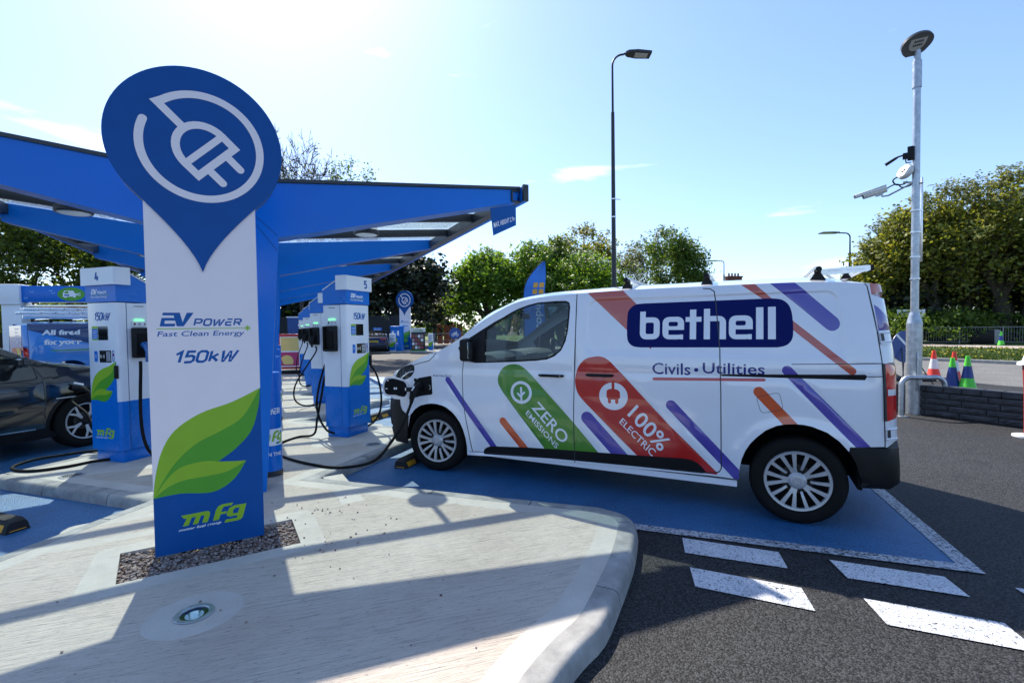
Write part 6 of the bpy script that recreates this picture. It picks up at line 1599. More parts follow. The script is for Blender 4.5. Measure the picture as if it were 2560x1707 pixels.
t_ = lamp(1411, 15.5, 125, .42, 'tall black street lamp rising behind the roof of the white van', .42, .075, 1, droop=4)
a = MB(); a.lathe([(.075, 5.55), (.078, 5.57), (.075, 5.59)], ALU, 20); a.cyl((.05, 0, 5.57), (.22, -.02, 5.55), .01, DKG, 6); a.lathe([(.078, 4.98), (.081, 5.0), (.078, 5.02)], ALU, 20); obj('cable_tie', a, t_)
lamp(1951, 38, 535, .9, 'dark street lamp with its arm to the left beyond the van rear', .75, .12, -1)
lamp(1663, 62, 599, .8, 'small distant street lamp above the brick chimneys', .7, .12, -1)
lamp(1755, 48, 645, .9, 'low distant street lamp pointing right, just above the van roof', .6, .12, 1, droop=-8)
# things beyond the bays
FEN = simple('fence_dark', (.014, .018, .024), .7, vary=.25)
f0, f1 = at(640, 34.5), at(948, 35.5)
t = thing('boundary_fence', 'dark close-boarded fence behind the far end of the canopy', 'fence', (f0.x-5, f0.y, 0), math.atan2(f1.y-f0.y, f1.x-f0.x+5)); FL_ = math.hypot(f1.x-f0.x+5, f1.y-f0.y)
a = MB()
for i in range(int(FL_/.25)): a.box(i*.25+.125, rnd.uniform(-.004, .004), 1.25, .235, .03, 2.5, FEN)
a.box(FL_/2, .05, 2.2, FL_, .06, .08, FEN); obj('boards', a, t, smooth=0)
for i in range(int(FL_/3)+1): a = MB(); a.box(i*3, .06, 1.27, .1, .1, 2.54, FEN); obj('post', a, t, smooth=0)
p = at(868, 34.2); t = thing('wall_notice', 'small blue notice fixed to the dark fence left of the distant sign', 'notice', (p.x, p.y-.1, 1.35), R(0)); a = MB(); a.box(0, 0, 0, .62, .02, .55, HBLUE); obj('board', a, t)
a = MB(); art(a, [(text('Pay here', -.22, .17, .22, .24, bold=.02), WTXT)]+[([rect(-.25, .10-k_*.07, .22-.05*(k_ % 3), .12-k_*.07)], WTXT) for k_ in range(5)], TR(0, -.012, 0) @ UPR); obj('lettering', a, t, smooth=0)
p = at(912, 31.0); t = thing('air_machine', 'blue vending cabinet for air and water left of the distant charging sign', 'machine', (p.x, p.y, .1), R(-14))
a = MB(); a.box(0, 0, .72, .72, .45, 1.44, HBLUE, bev=.03); obj('cabinet', a, t); a = MB(); a.box(0, 0, 1.50, .80, .52, .20, HBLUE, bev=.05); obj('hood', a, t); a = MB(); art(a, [([rect(-.24, 1.0, -.12, 1.28)], WTXT), ([rect(.12, 1.0, .24, 1.28)], WTXT), ([circle(-.02, .72, .14, 20)], GRN1), ([rect(-.12, .46, .14, .50)], WTXT)], TR(0, -.228, 0) @ UPR); obj('graphics', a, t, smooth=0)
def leaf_panel(px, Y, w_, h_, lab, rot=-10, lean=0):
    p = at(px, Y); t = thing('pavement_sign', lab, 'sign', (p.x, p.y, .1), R(rot), group='small leaf-patterned pavement signs'); a = MB(); a.box(0, 0, h_/2, w_, .04, h_, WTXT, bev=.01); obj('board', a, t)
    f = lambda q: (-w_/2+q[0]/.604*w_, q[1]*h_/2.0)
    a = MB(); art(a, [([[f((0, .1)), f((.604, .1)), f((.602, 1.0)), f((.35, .6)), f((0, .468))]], HBLUE)]+leaf_layers(f)+[(text('EV', -w_*.3, h_*.66, w_*.3, h_*.76, bold=.03), LBLUE), ([rect(-w_*.3, h_*.58, w_*.3, h_*.60)], LBLUE), ([rect(-w_*.3, h_*.84, w_*.3, h_*.87)], LBLUE)], TR(0, -.0215, 0) @ UPR); obj('graphics', a, t, smooth=0)
leaf_panel(901, 30.3, .42, 1.12, 'small white leaf sign standing beside the blue air machine'); leaf_panel(989, 30.6, .36, 1.10, 'small white leaf sign right of the shop price board', -24)
p = at(960, 30.5); t = thing('price_board', 'shop poster board with a white header beside the distant charging sign', 'poster board', (p.x, p.y, .1), R(-12))
a = MB(); a.box(0, 0, .62, .92, .08, 1.16, DKG, bev=.01); obj('board', a, t); a = MB(); a.box(0, 0, 1.32, .96, .10, .24, WTXT, bev=.01); art(a, [(text('Londis', -.33, 1.24, .35, 1.40, bold=.03), GRN2)], TR(0, -.0515, 0) @ UPR); obj('header', a, t, smooth=0)
a = MB(); pc_ = [simple('poster_red', (.4, .06, .07), .5), simple('poster_pink', (.5, .3, .3), .5), WTXT, simple('poster_brown', (.25, .12, .08), .5)]
art(a, [([rect(-.40+i*.2, .84-j*.24, -.24+i*.2, 1.02-j*.24)], pc_[(i*3+j) % 4]) for i in range(4) for j in range(4)], TR(0, -.0415, 0) @ UPR); obj('poster', a, t, smooth=0)
a = MB(); a.box(0, 0, .02, 1.0, .45, .05, GRN2, bev=.01); obj('foot', a, t)
a = MB(); pts = [G(900, 806, .1), G(1005, 812, .1)]; isl = MB(); c0 = at(935, 29.6); isl.box(0, 0, .05, 7.2, 3.6, .1, KERBM, bev=.03); o_ = obj('far_pavement', isl); o_.location = (c0.x+.6, c0.y+1.6, 0); o_.rotation_euler = (0, 0, R(-12)); tag(o_, kind='structure')
p = at(1045, 33.0); t = thing('cycle_sign', 'small round blue cycle sign just left of the van bonnet', 'road sign', (p.x, p.y, 0), R(0)); a = MB(); a.lathe([(0, 0), (.40, 0), (.40, .02), (0, .02)], ARB, 28, TR(0, 0, 1.15) @ RX(R(90))); d_ = obj('disc', a, t)
a = MB(); art(a, [([circle(-.14, -.10, .10, 16), circle(-.14, -.10, .075, 16)], WTXT), ([circle(.14, -.10, .10, 16), circle(.14, -.10, .075, 16)], WTXT)]+[(stroke([(-.14, -.10), (-.05, .07), (.09, .07), (.14, -.10)], .025), WTXT), (stroke([(.12, .14), (.09, .07), (0, -.08), (-.05, .07)], .025), WTXT)], TR(0, -.023, 1.15) @ UPR); obj('symbol', a, d_, smooth=0); a = MB(); a.cyl((0, .03, 0), (0, .03, 1.2), .04, GALV, 10); obj('post', a, t)
p = at(997, 38); t = thing('road_barrier', 'orange roadworks barrier standing on the far grass', 'barrier', (at(1033, 44).x, 44, .1), 0); a = MB()
for x in (-.9, -.3, .3, .9): a.box(x, 0, .9, .5, .08, 1.8, simple('barrier_orange', (.5, .13, .05), .6), bev=.02)
obj('panel', a, t)
# red-framed poster on a stand, and blue site cabinet near the far end of the canopy
p = at(665, 15.6); t = thing('poster_stand', 'red-framed poster stand with fruit colours beside the blue columns', 'poster stand', (p.x, p.y, .1), R(8)); RF = simple('poster_frame_red', (.5, .02, .03), .4)
a = MB(); a.box(0, 0, .72, .78, .05, 1.14, RF, bev=.01); obj('frame', a, t)
a = MB(); yl = simple('poster_yellow', (.75, .55, .18), .5); pk = simple('poster_magenta', (.45, .03, .14), .5)
art(a, [([rect(-.30, .22, .30, 1.20)], WTXT), ([rect(-.28, .74, .28, 1.18)], yl), ([rect(-.28, .25, .28, .70)], pk), ([circle(-.1, .40, .2, 20, -30, 150)+[(-.2, .3)]], yl)], TR(0, -.0265, 0) @ UPR); obj('poster', a, t, smooth=0); a = MB(); a.box(0, 0, .06, .8, .4, .1, BLACKP, bev=.02); obj('foot', a, t)
p = at(694, 22.0); t = thing('site_cabinet', 'blue equipment cabinet with small white print beyond the poster stand', 'cabinet', (p.x, p.y, .1), R(10)); a = MB(); a.box(0, 0, 1.0, 1.1, .6, 1.95, simple('cabinet_blue', (.012, .06, .22), .5), bev=.02); obj('housing', a, t); a = MB(); a.box(0, 0, 2.0, 1.16, .66, .05, WTXT); obj('top', a, t)
a = MB(); art(a, [([rect(-.1, 1.6-.0, .15, 1.68)], WTXT)]+[([rect(-.05, 1.45-k_*.12, .0+.02*(k_ % 2), 1.47-k_*.12)], WTXT) for k_ in range(5)]+[([rect(-.3, .45, .25, .47)], WTXT)], TR(0, -.302, 0) @ UPR); obj('print', a, t, smooth=0)
# wash-bay fascia behind the service van
q0 = at(52, 18.0); q1 = at(330, 19.0)
t = thing('wash_bay', 'white and blue wash bay frame with water drops and a green van badge', 'wash bay', (q0.x, q0.y, 0), math.atan2(q1.y-q0.y, q1.x-q0.x)); LW = math.hypot(q1.x-q0.x, q1.y-q0.y)
z1_ = at(52, 18, 656).z; z0_ = at(52, 18, 694).z
a = MB(); a.box(LW/2, .15, (z0_+z1_)/2, LW, .3, z1_-z0_, HBLUE, bev=.01); obj('fascia', a, t); a = MB(); a.box(-.32, .2, (z0_+z1_)/2+.02, .64, .6, z1_-z0_+.06, WTXT, bev=.03); a.box(-.32, .2, z0_-.05, .70, .66, .07, WTXT, bev=.02); a.box(-.30, .2, z0_/2, .60, .5, z0_, WTXT, bev=.02); obj('end_pillar', a, t)
a = MB(); a.box(LW, .2, z0_/2, .5, .5, z0_, WTXT); obj('pillar', a, t); a = MB(); a.box(LW/2, .9, z0_-.12, LW, 1.6, .05, ALU); obj('ceiling_panel', a, t)
a = MB(); zm = (z0_+z1_)/2
vs = lambda P: [(1.55+x*.42, zm+y*.42) for x, y in P]
lay = [([circle(1.56, zm, .44, 28, ry=.26)], GRN2), ([vs([(-.62, -.25), (-.60, .10), (-.48, .32), (.18, .32), (.38, -.02), (.36, -.30), (.18, -.30), (.16, -.22), (-.30, -.24), (-.32, -.32), (-.50, -.32), (-.52, -.25)])], WTXT), ([vs([(-.52, .06), (-.42, .25), (-.18, .25), (-.18, .06)])], GRN2), ([vs([(-.50, -.16), (-.50, -.04), (-.12, -.04), (-.12, -.16)])], LBLUE), (stroke(vs([(.36, .02), (.72, .12)]), .02), WTXT), (stroke(vs([(.36, -.02), (.74, -.02)]), .02), WTXT), (stroke(vs([(.36, -.06), (.72, -.14)]), .02), WTXT)]
for k_ in range(13):
    x = .1+rnd.random()*(LW-.4); z = zm+rnd.uniform(-.2, .2)
    if abs(x-1.56) > .55: lay.append((stroke([(x-.06, z), (x-.03, z-.03), (x+.03, z-.03), (x+.05, z+.01)], .014), simple('drop_blue', (.35, .6, .85), .3)))
art(a, lay, TR(0, -.002, 0) @ UPR); obj('graphics', a, t, smooth=0)
# feather flag
p = at(1232, 15.0); t = thing('feather_flag', 'blue feather flag with four orange squares behind the white van windscreen', 'flag', (p.x-.38, p.y, 0), R(-6))
z_t = at(1272, 15, 601).z
FLG = simple('flag_blue', (.05, .22, .66), .7, vary=.05); ORS = simple('flag_orange', (.85, .42, .05), .6)
def fl(u, v):           # u across, v 0..1 up; the leading edge curls over at the top
    zb_, zt2 = .75, z_t
    z = zb_+(zt2-zb_)*v; lead = .0+.62*max(0, (v-.62)/.38)**2.2; trail = .66+.03*math.sin(v*9)
    x = lead+(trail-lead)*u if lead < trail else trail
    return Vector((x, .035*math.sin(u*6+v*10)+.02*math.sin(v*23), z))
a = MB(); nu, nv_ = 12, 60
for o_ in (0, .004): a.add([fl(i/nu, j/nv_)+Vector((0, o_, 0)) for j in range(nv_+1) for i in range(nu+1)], [[j*(nu+1)+i, j*(nu+1)+i+1, (j+1)*(nu+1)+i+1, (j+1)*(nu+1)+i] for j in range(nv_) for i in range(nu)], FLG)
clo = obj('cloth', a, t, smooth=60, fix=False)
def flart(layers):
    v, f, tg = triangulate([Layer(P_, m) for P_, m in layers]); a = MB()
    for m in {id(x): x for x in tg}.values():
        a.add([fl((q.x-(lambda w: w)(0))/.66, (q.y-.75)/(z_t-.75))+Vector((0, -.006, 0)) for q in v], [q for q, k_ in zip(f, tg) if k_ is m], m)
    return a
zo = at(1245, 15, 662).z
L_ = []
for i in range(2):
    for j in range(2): L_.append(([rrect(.27+i*.20, zo-.16+j*.20-.02, .43+i*.20-.01, zo+.0+j*.20-.03, .02, 3)], ORS))
a = flart(L_); obj('squares', a, clo, smooth=0, fix=False)
a = MB(); T = text('Octopus', 0, 0, 1, 1, bold=.02, quad=((.62, .95), (.62, zo-.32), (.30, zo-.32), (.30, .95))); a = flart([(T, WTXT)]); obj('lettering', a, clo, smooth=0, fix=False)
a = MB(); a.tube([(fl(0, v_/30)+Vector((-.012, 0, 0))) for v_ in range(0, 31)], .013, BLACKP, 8); a.tube([fl(0, 0)+Vector((-.012, 0, 0)), Vector((-.012, 0, .02))], .016, BLACKP, 8); obj('mast', a, t); a = MB(); a.box(0, 0, .03, .6, .6, .04, BLACKP, bev=.01); obj('foot', a, t)
# brick houses beyond, only the chimney stacks and roof show
BRI = simple('red_brick', (.16, .055, .04), .85, vary=.35, scale=12); SLA = simple('roof_tile', (.09, .06, .055), .8, vary=.3, scale=3)
def house(px, Y, zr, w_, lab, rot):
    p = at(px, Y); t = thing('brick_house', lab, 'house', (p.x, p.y, 0), R(rot), group='brick houses behind the van')
    a = MB(); a.box(0, 0, zr*.32, w_, 8, zr*.64, BRI); obj('wall', a, t); a = MB(); a.prism([(-4.4, zr*.62), (0, zr*.9), (4.4, zr*.62)], -w_/2-.3, w_/2+.3, SLA, RZ(R(90)) @ UPR); rf = obj('roof', a, t, smooth=0)
    for x in (-w_*.36, w_*.25):
        a = MB(); a.box(x, 0, zr*.93, 2.4, .9, zr*.22, BRI, bev=.05); a.box(x, 0, zr*1.03, 2.6, 1.05, .2, BRI); 
        for q in range(4): a.cyl((x-.8+q*.53, 0, zr*1.03), (x-.8+q*.53, 0, zr*1.10), .15, BRI, 10, r1=.12)
        obj('chimney', a, rf, smooth=0)
    for x in (-w_*.25, w_*.25):
        for z in (1.4, 4.2): a = MB(); a.box(x, -4.02, z, 1.3, .06, 1.3, WTXT); a.box(x, -4.05, z, 1.1, .04, 1.1, SCREEN); obj('window', a, t, smooth=0)
house(1655, 75, at(1655, 75, 630).z*.93, 9, 'red brick house whose chimney pots show above the van roof', 10)
# ------------------------------------------------------------------ trees
BARK = simple('bark', (.055, .045, .035), .9, vary=.4, scale=8, bumpy=.6)
LF = dict(
 bright=leafm('leaves_bright', [(0, (.045, .11, .012)), (.4, (.095, .20, .018)), (.8, (.16, .28, .03)), (1, (.22, .32, .05))], .5),
 mid=leafm('leaves_mid', [(0, (.04, .09, .014)), (.5, (.09, .165, .025)), (1, (.17, .23, .05))], .46),
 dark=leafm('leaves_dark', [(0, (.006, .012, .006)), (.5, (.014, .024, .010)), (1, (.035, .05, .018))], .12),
 olive=leafm('leaves_olive', [(0, (.07, .10, .016)), (.4, (.15, .185, .028)), (.8, (.24, .26, .045)), (1, (.31, .29, .07))], .5),
 pale=leafm('leaves_pale', [(0, (.07, .085, .04)), (.5, (.14, .16, .08)), (1, (.24, .26, .16))], .35),
 syc=leafm('leaves_sycamore', [(0, (.03, .06, .01)), (.5, (.08, .13, .015)), (1, (.2, .26, .03))], .5))
def tree(name, label, cat, p, H, spread, kind, seed, leaves=9000, lsize=.2, trunk=.22, crown0=.25, dense=1.0, shape=.5, depth=5, twig=False, group=None, lean=0, z0=0, clump=.5, trunks=1, fill=0, rmin=.006, sprig=0):
    rg = random.Random(seed); t = thing(name, label, cat, (p[0], p[1], z0), rg.uniform(0, 0), group=group)
    wood = MB(); tips = []
    def grow(a, d, L, r, lv):
        n_ = 3; pts = [a]; dd = d.copy(); q = a.copy()
        for i in range(n_):
            dd = (dd+Vector((rg.gauss(0, .12), rg.gauss(0, .12), rg.gauss(.03, .06)))).normalized(); q = q+dd*L/n_; pts.append(q)
        rs = [max(rmin, r*(1-.35*i/n_)) for i in range(n_+1)]; wood.tube(pts, rs, BARK, max(3, 8-lv*1) if lv < 5 else 3, cap=False)
        if lv >= 2: tips.extend(pts[1:])
        if lv >= depth: return
        k = rg.choice((2, 3, 3)) if lv else rg.choice((4, 5))
        for j in range(k):
            az = 2*math.pi*(j+rg.random()*.7)/k; ti = rg.uniform(.35, .95) if lv else rg.uniform(.3, .85)
            up = dd; s_ = up.orthogonal().normalized(); b_ = up.cross(s_); nd = (up*math.cos(ti)+(s_*math.cos(az)+b_*math.sin(az))*math.sin(ti)).normalized()
            nd.z = nd.z*.75+.12; nd.x *= (1+shape*.5); nd.y *= (1+shape*.5); nd.normalize()
            st = pts[-1] if (lv or j < 2) else pts[-1].lerp(pts[-2], rg.random())
            grow(st, nd, L*rg.uniform(.62, .86), rs[-1]*rg.uniform(.55, .75), lv+1)
    for q in range(trunks):
        o_ = Vector((rg.uniform(-.5, .5)*spread*.25, rg.uniform(-.3, .3), 0)) if trunks > 1 else Vector((0, 0, 0))
        grow(o_, Vector((lean+rg.gauss(0, .06)*(trunks > 1), 0, 1)).normalized(), H*crown0, trunk, 0)
    # fit to the wanted height and spread
    zs_ = [v.z for v in wood.v]; xs = [math.hypot(v.x, v.y) for v in wood.v]; zm_ = max(zs_); xm = sorted(xs)[int(len(xs)*.985)]
    sz = H*.97/zm_; sxy = spread/2/xm
    def fit(v):
        k = min(1, max(0, v.z*sz/(H*crown0*.8))); f_ = (1-k)*1+k*sxy if v.z*sz < H*crown0*.8 else sxy
        return Vector((v.x*f_, v.y*f_, v.z*sz))
    wood.v = [fit(v) for v in wood.v]; tips = [fit(v) for v in tips]
    spr = []
    for q in range(sprig):
        th = rg.uniform(0, 6.283); ph = rg.uniform(.1, 1.5); a = Vector((spread/2*.9*math.cos(ph)*math.cos(th), spread/2*.9*math.cos(ph)*math.sin(th), H*.46+H*.46*math.sin(ph)))
        d = Vector((math.cos(ph)*math.cos(th)*.7, math.cos(ph)*math.sin(th)*.7, .55+rg.random()*.6)).normalized(); L_ = rg.uniform(.08, .17)*min(H, 9); pts = [a]
        for k_ in range(4): d = (d+Vector((rg.gauss(0, .18), rg.gauss(0, .18), rg.gauss(0, .1)))).normalized(); pts.append(pts[-1]+d*L_/4)
        wood.tube(pts, [.02, .017, .014, .011, .008], BARK, 3, cap=False); spr += [pts[1+k_//2].lerp(pts[min(4, 2+k_//2)], rg.random()) for k_ in range(6)]+[pts[-1]]
    obj('trunk', wood, t, smooth=60, fix=False)
    if leaves:
        V = []; F = []
        cl = [tp for tp in tips if tp.z > H*crown0*.55]
        for q in range(fill):
            th = rg.uniform(0, 6.283); ph = rg.uniform(-.55, 1.45); k_ = rg.uniform(.62, 1.0)*(1+.14*math.sin(3*th+seed)+.10*math.sin(5*ph+2*th))
            cl.append(Vector((spread/2*k_*math.cos(ph)*math.cos(th), spread/2*k_*math.cos(ph)*math.sin(th), H*.46+H*.50*k_*math.sin(ph))))
        cw = [rg.random()**1.5+.15 for _ in cl]; tot = sum(cw)
        for tp, w_ in zip(cl, cw):
            n_ = int(leaves*w_/tot*dense+.5); cr = clump*rg.uniform(.6, 1.5)
            for i in range(n_):
                c = tp+Vector((rg.gauss(0, cr*.55), rg.gauss(0, cr*.55), rg.gauss(0, cr*.42)))
                if c.z < .3: continue
                s_ = lsize*rg.uniform(.5, 1.25); a1 = Vector((rg.gauss(0, 1), rg.gauss(0, 1), rg.gauss(0, .6))).normalized(); a2 = a1.orthogonal().normalized(); a2 = (a2*math.cos(rg.random()*6)+a1.cross(a2)*math.sin(rg.random()*6)).normalized()
                o_ = len(V); V += [c-a1*s_*.55, c+a2*s_*.34, c+a1*s_*.6, c-a2*s_*.34]; F.append([o_, o_+1, o_+2, o_+3])
        for tp in spr:
            for i in range(5):
                c = tp+Vector((rg.gauss(0, lsize*.5), rg.gauss(0, lsize*.5), rg.gauss(0, lsize*.4))); s_ = lsize*rg.uniform(.5, 1.0); a1 = Vector((rg.gauss(0, 1), rg.gauss(0, 1), rg.gauss(0, .6))).normalized(); a2 = a1.orthogonal().normalized()
                o_ = len(V); V += [c-a1*s_*.55, c+a2*s_*.34, c+a1*s_*.6, c-a2*s_*.34]; F.append([o_, o_+1, o_+2, o_+3])
        m_ = MB(); m_.add(V, F, LF[kind]); obj('crown', m_, t, smooth=0, fix=False)
    return t
def T(px, Y, ytop, wpx, **k):
    p = at(px, Y); H = at(px, Y, ytop).z; return tree(p=(p.x, p.y), H=H, spread=wpx*Y/1100, **k)
gB = 'broad green trees behind the white van'
# behind the canopy, upper middle
T(700, 24, 290, 330, name='bare_tree', label='twiggy almost leafless tree rising above the canopy beside the round pin', cat='tree', kind='olive', seed=3, leaves=2600, lsize=.09, trunk=.26, depth=7, crown0=.34, clump=.3, shape=.3, rmin=.021)
T(820, 26, 345, 220, name='ivy_tree', label='tree with ragged green and bare twigs above the middle of the canopy', cat='tree', kind='mid', seed=5, leaves=9000, lsize=.14, trunk=.26, depth=7, crown0=.34, clump=.25, shape=.3, rmin=.021)
# dark trees behind the far sign
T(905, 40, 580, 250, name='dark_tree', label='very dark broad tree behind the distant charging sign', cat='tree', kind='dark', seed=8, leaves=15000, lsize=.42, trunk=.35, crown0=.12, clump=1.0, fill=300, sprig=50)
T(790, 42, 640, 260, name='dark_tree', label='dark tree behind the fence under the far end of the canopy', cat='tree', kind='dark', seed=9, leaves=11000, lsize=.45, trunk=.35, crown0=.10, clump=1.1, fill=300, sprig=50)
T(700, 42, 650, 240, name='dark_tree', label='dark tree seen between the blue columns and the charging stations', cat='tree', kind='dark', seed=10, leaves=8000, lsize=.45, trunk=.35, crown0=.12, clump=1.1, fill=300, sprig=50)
# pale open trees
T(1035, 60, 634, 120, name='pale_tree', label='pale grey-green open tree between the dark tree and the bright one', cat='tree', kind='pale', seed=12, leaves=6500, lsize=.30, trunk=.2, crown0=.2, clump=.7, depth=6)
T(1000, 55, 690, 90, name='pale_tree', label='small pale green tree on the far grass bank', cat='tree', kind='pale', seed=13, leaves=4000, lsize=.30, trunk=.2, crown0=.2, clump=.7)
# bright trees behind the van
T(1128, 44, 586, 175, name='bright_tree', label='bright green dense tree, leftmost of those behind the van windscreen', cat='tree', kind='bright', seed=21, leaves=19000, lsize=.30, trunk=.3, crown0=.10, clump=.7, group=gB, fill=420, sprig=70)
T(1225, 45, 570, 190, name='bright_tree', label='bright green bushy tree directly behind the feather flag', cat='tree', kind='bright', seed=22, leaves=19000, lsize=.30, trunk=.3, crown0=.10, clump=.7, group=gB, fill=420, sprig=70)
T(1345, 50, 522, 190, name='mixed_tree', label='tall olive green tree left of the tall black street lamp', cat='tree', kind='olive', seed=23, leaves=12000, lsize=.28, trunk=.3, crown0=.25, clump=.6, depth=6, group=gB, fill=90, sprig=60)
T(1350, 42, 590, 200, name='bright_tree', label='low bright green tree around the foot of the tall black street lamp', cat='tree', kind='bright', seed=24, leaves=19000, lsize=.28, trunk=.3, crown0=.10, clump=.6, group=gB, fill=420, sprig=70)
T(1462, 52, 545, 110, name='thin_tree', label='thin half-bare grey tree just right of the tall black street lamp', cat='tree', kind='pale', seed=25, leaves=3800, lsize=.22, trunk=.25, crown0=.3, clump=.5, depth=7, group=gB)
T(1530, 48, 526, 185, name='mixed_tree', label='spreading green tree, rightmost of those behind the van roof', cat='tree', kind='mid', seed=26, leaves=12000, lsize=.26, trunk=.3, crown0=.18, clump=.6, depth=6, group=gB, fill=90, sprig=60)
T(1290, 47, 556, 150, name='bright_tree', label='rounded green tree between the feather flag and the tall black lamp', cat='tree', kind='mid', seed=27, leaves=15000, lsize=.30, trunk=.3, crown0=.10, clump=.7, group=gB, fill=350, sprig=70)
# big hedge trees at the right
gR = 'large olive hedge trees across the road'
for i, (px, Y, yt, w_, lab) in enumerate(((2078, 34, 500, 200, 'olive green tree at the left end of the big hedge, thin twigs against the sky'), (2180, 33, 430, 260, 'broad olive hedge tree directly behind the galvanised post'), (2310, 32, 395, 270, 'tallest olive hedge tree towards the right edge of the photo'), (2450, 31, 400, 280, 'olive hedge tree at the very right edge behind the signal board'))):
    T(px, Y, yt, w_, name='hedge_tree', label=lab, cat='tree', kind='olive', seed=31+i, leaves=24000, lsize=.24, trunk=.25, crown0=.06, clump=.55, depth=6, group=gR, trunks=3, fill=300, sprig=130)
for i, (px, w_) in enumerate(((2075, 200), (2200, 230), (2330, 240), (2480, 240))):
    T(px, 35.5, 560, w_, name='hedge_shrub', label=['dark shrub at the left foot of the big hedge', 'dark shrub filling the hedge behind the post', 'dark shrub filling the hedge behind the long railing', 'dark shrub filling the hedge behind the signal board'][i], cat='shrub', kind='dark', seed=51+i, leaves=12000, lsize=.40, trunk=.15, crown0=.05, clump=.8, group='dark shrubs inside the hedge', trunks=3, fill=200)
for i, px in enumerate((2060, 2150, 2270, 2400)):
    T(px, 31.8, 712, 230, name='ivy_bush', label=['green ivy bush left of the white notice', 'green ivy bush right of the white notice', 'green ivy bush behind the middle of the railing', 'green ivy bush behind the right end of the railing'][i], cat='bush', kind='mid', seed=61+i, leaves=9000, lsize=.18, trunk=.06, crown0=.08, clump=.35, depth=4, group='ivy bushes behind the railing', trunks=2, fill=260)
# trees on the left under the canopy edge
for i, (px, Y, yt, w_, lab) in enumerate(((-60, 24, 330, 330, 'sycamore with dark limbs at the far left edge of the photo'), (85, 25, 400, 300, 'sycamore with forked dark trunk seen above the wash bay'), (175, 26, 440, 260, 'sycamore seen between the canopy edge and charging station 4'), (310, 27, 480, 260, 'sycamore standing behind charging station 4 and the near sign'))):
    T(px, Y, yt, w_, name='sycamore', label=lab, cat='tree', kind='syc', seed=71+i, leaves=6500, lsize=.20, trunk=.24, crown0=.22, clump=.42, depth=6, group='sycamores beyond the wash bay')
for i, (px, w_) in enumerate(((20, 260), (260, 320), (420, 300), (560, 300))):
    T(px, 38, 655, w_, name='far_tree', label=['green tree line at the far left behind the wash bay', 'dark green tree behind charging station 4', 'dark green tree hidden behind the near sign', 'dark green tree behind the blue columns'][i], cat='tree', kind='mid', seed=81+i, leaves=6000, lsize=.40, trunk=.2, crown0=.1, clump=.9, group='low trees along the far left boundary', fill=160)
# low woodland closing the far horizon
m_ = MB(); V = []; F = []
for k in range(16000):
    x = rnd.uniform(-70, 75); Y = rnd.uniform(88, 98)+abs(x)*.0; h = (3.6+2.0*math.sin(x*.13)+1.6*math.sin(x*.41+1))*rnd.random()**.6
    s_ = rnd.uniform(.5, 1.1); c = Vector((x, Y, h)); a1 = Vector((rnd.gauss(0, 1), rnd.gauss(0, 1), rnd.gauss(0, 1))).normalized(); a2 = a1.orthogonal().normalized(); o_ = len(V); V += [c-a1*s_*.6, c+a2*s_*.45, c+a1*s_*.6, c-a2*s_*.45]; F.append([o_, o_+1, o_+2, o_+3])
m_.add(V, F, LF['mid']); tag(obj('woodland', m_, smooth=0, fix=False), 'low far-off belt of trees closing the horizon', 'woodland', kind='stuff')
# ------------------------------------------------------------------ charging cables
# van: socket on the nose -> down over the kerb -> loop on the pavement -> station 5
pt = VM @ surf(.70, .885, .05)
def gp_(x, y, z): v = G(x, y, z); return (v.x, v.y, z)
def vertpt(px, py, Y): v = at(px, Y, py); return (v.x, v.y, v.z)
p5 = sock(R5, -1)
hp = VM @ surf(.70, .885, .12)
a = MB(); dirp = (hp-pt).normalized()
con = MB(); con.tube([VM @ surf(.70, .885, .02), VM @ surf(.70, .885, .05), VM @ surf(.695, .855, .09), VM @ surf(.68, .79, .115), VM @ surf(.665, .72, .12)], [.034, .036, .032, .027, .018], BLACKP, 14); con.tube([VM @ surf(.70, .90, .05), VM @ surf(.705, .90, .10), VM @ surf(.69, .84, .145), VM @ surf(.675, .77, .145)], .013, BLACKP, 10)
con.tube([VM @ surf(.71, .90, .112), VM @ surf(.70, .86, .145)], .008, ALU, 8)
o_ = obj('plug', con, None, smooth=50); o_.parent = R5; o_.matrix_parent_inverse = R5.matrix_world.inverted()
v1 = VM @ surf(.665, .72, .12)
q1 = R5.matrix_world @ Vector((-.22, .46, .48)); q0 = R5.matrix_world @ Vector((-.20, .40, .80))
path = [tuple(v1), vertpt(924, 975, 4.72), vertpt(893, 1022, 4.62), vertpt(862, 1056, 4.56)]
path += [gp_(818, 1070, .112), gp_(765, 1073, .112), gp_(700, 1063, .112), gp_(650, 1048, .112), gp_(632, 1034, .112), gp_(643, 1018, .112), gp_(685, 1003, .112)]
path += [tuple(R5.matrix_world @ Vector((-.36, .46, .05))), tuple(R5.matrix_world @ Vector((-.25, .50, .22))), tuple(q1), tuple(q0)]
cable(R5, path, .0145)
# slack loop hanging on the left of station 5
B = R5.matrix_world
cable(R5, [B @ Vector(p) for p in ((-.20, .39, .95), (-.22, .47, .70), (-.24, .51, .42), (-.25, .45, .22), (-.245, .34, .08), (-.20, .25, .04))], .0135)
cable(R5, [B @ Vector(p) for p in ((.235, .06, .98), (.26, -.08, .78), (.27, -.14, .52), (.27, -.12, .28), (.26, -.02, .12), (.20, .10, .04))], .0135)
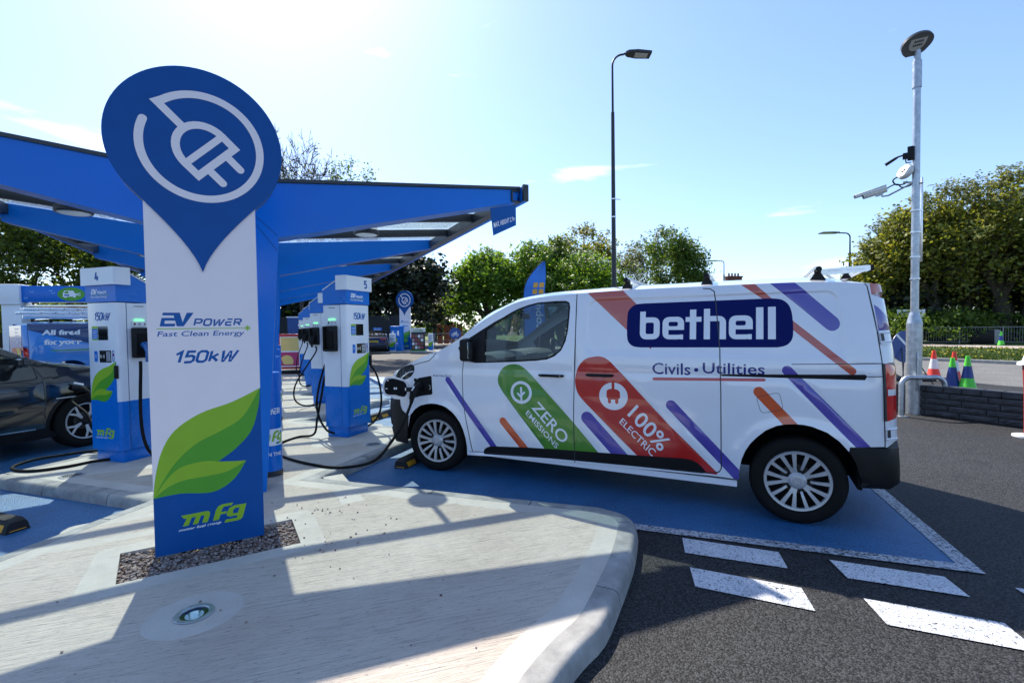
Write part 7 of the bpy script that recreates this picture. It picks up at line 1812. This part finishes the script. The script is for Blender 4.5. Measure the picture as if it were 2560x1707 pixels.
# stations 6 to 8: plug in the holster and a drooping loop
for i, (RX_, w_) in enumerate(((R6, .95), (R7, .55), (R8, .5))):
    plug(RX_, sock(RX_, -1), BLACKP); Mx = RX_.matrix_world
    cable(RX_, [Mx @ Vector(p) for p in ((-.345, .15, 1.10), (-.37, .12, 1.0), (-.45-w_*.25, .05, .75), (-.45-w_*.62, -.02, .45), (-.45-w_*.62, .0, .20), (-.45-w_*.35, .05, .05), (-.30-w_*.1, .10, .013), (-.20, .30, .014), (0, .42, .014))], .0135)
plug(R6, sock(R6, 1), BLACKP)
# station 4: blue plug in its right-hand socket, cable hanging to the ground; second lead loops out to the dark car
plug(L4, sock(L4, 1), PBLUE); M4 = L4.matrix_world
cable(L4, [M4 @ Vector(p) for p in ((.355, .15, 1.09), (.37, .14, 1.0), (.37, .13, .80), (.375, .12, .55), (.40, .12, .30), (.46, .14, .12), (.58, .2, .014), (.62, .4, .014))], .0165)
cpt = at(128, 6.25, 878)
cq = sfc(1.02, .80, .01); cpw = DM @ Vector((cq.x, -cq.y, cq.z))
cm = DM @ Vector((cq.x-.08, -cq.y+.06, cq.z-.02))
con = MB(); con.tube([tuple(cpw), tuple(cpw.lerp(cm, .6)), tuple(cm), tuple(DM @ Vector((cq.x-.14, -cq.y+.10, cq.z-.09)))], [.034, .034, .03, .02], BLACKP, 12); con.tube([tuple(DM @ Vector((cq.x-.0, -cq.y+.03, cq.z+.06))), tuple(DM @ Vector((cq.x-.08, -cq.y+.08, cq.z+.03)))], .016, ALU, 8)
o_ = obj('plug', con, None, smooth=50); o_.parent = L4; o_.matrix_parent_inverse = L4.matrix_world.inverted()
c1 = DM @ Vector((cq.x-.14, -cq.y+.10, cq.z-.09))
cable(L4, [tuple(c1), vertpt(165, 918, 6.0), vertpt(198, 948, 5.8), vertpt(228, 985, 5.7), tuple(M4 @ Vector((-.10, .55, .10))), tuple(M4 @ Vector((-.05, .42, .02)))], .0145)
cable(L4, [tuple(M4 @ Vector((-.18, .36, .05))), gp_(196, 1037, .112), gp_(150, 1044, .112), gp_(90, 1053, .112), gp_(45, 1065, .112), gp_(27, 1075, .112), gp_(45, 1081, .112), gp_(90, 1080, .112), gp_(160, 1070, .112), gp_(222, 1058, .112), tuple(M4 @ Vector((.10, .10, .03)))], .0155)
bpy.context.view_layer.update()
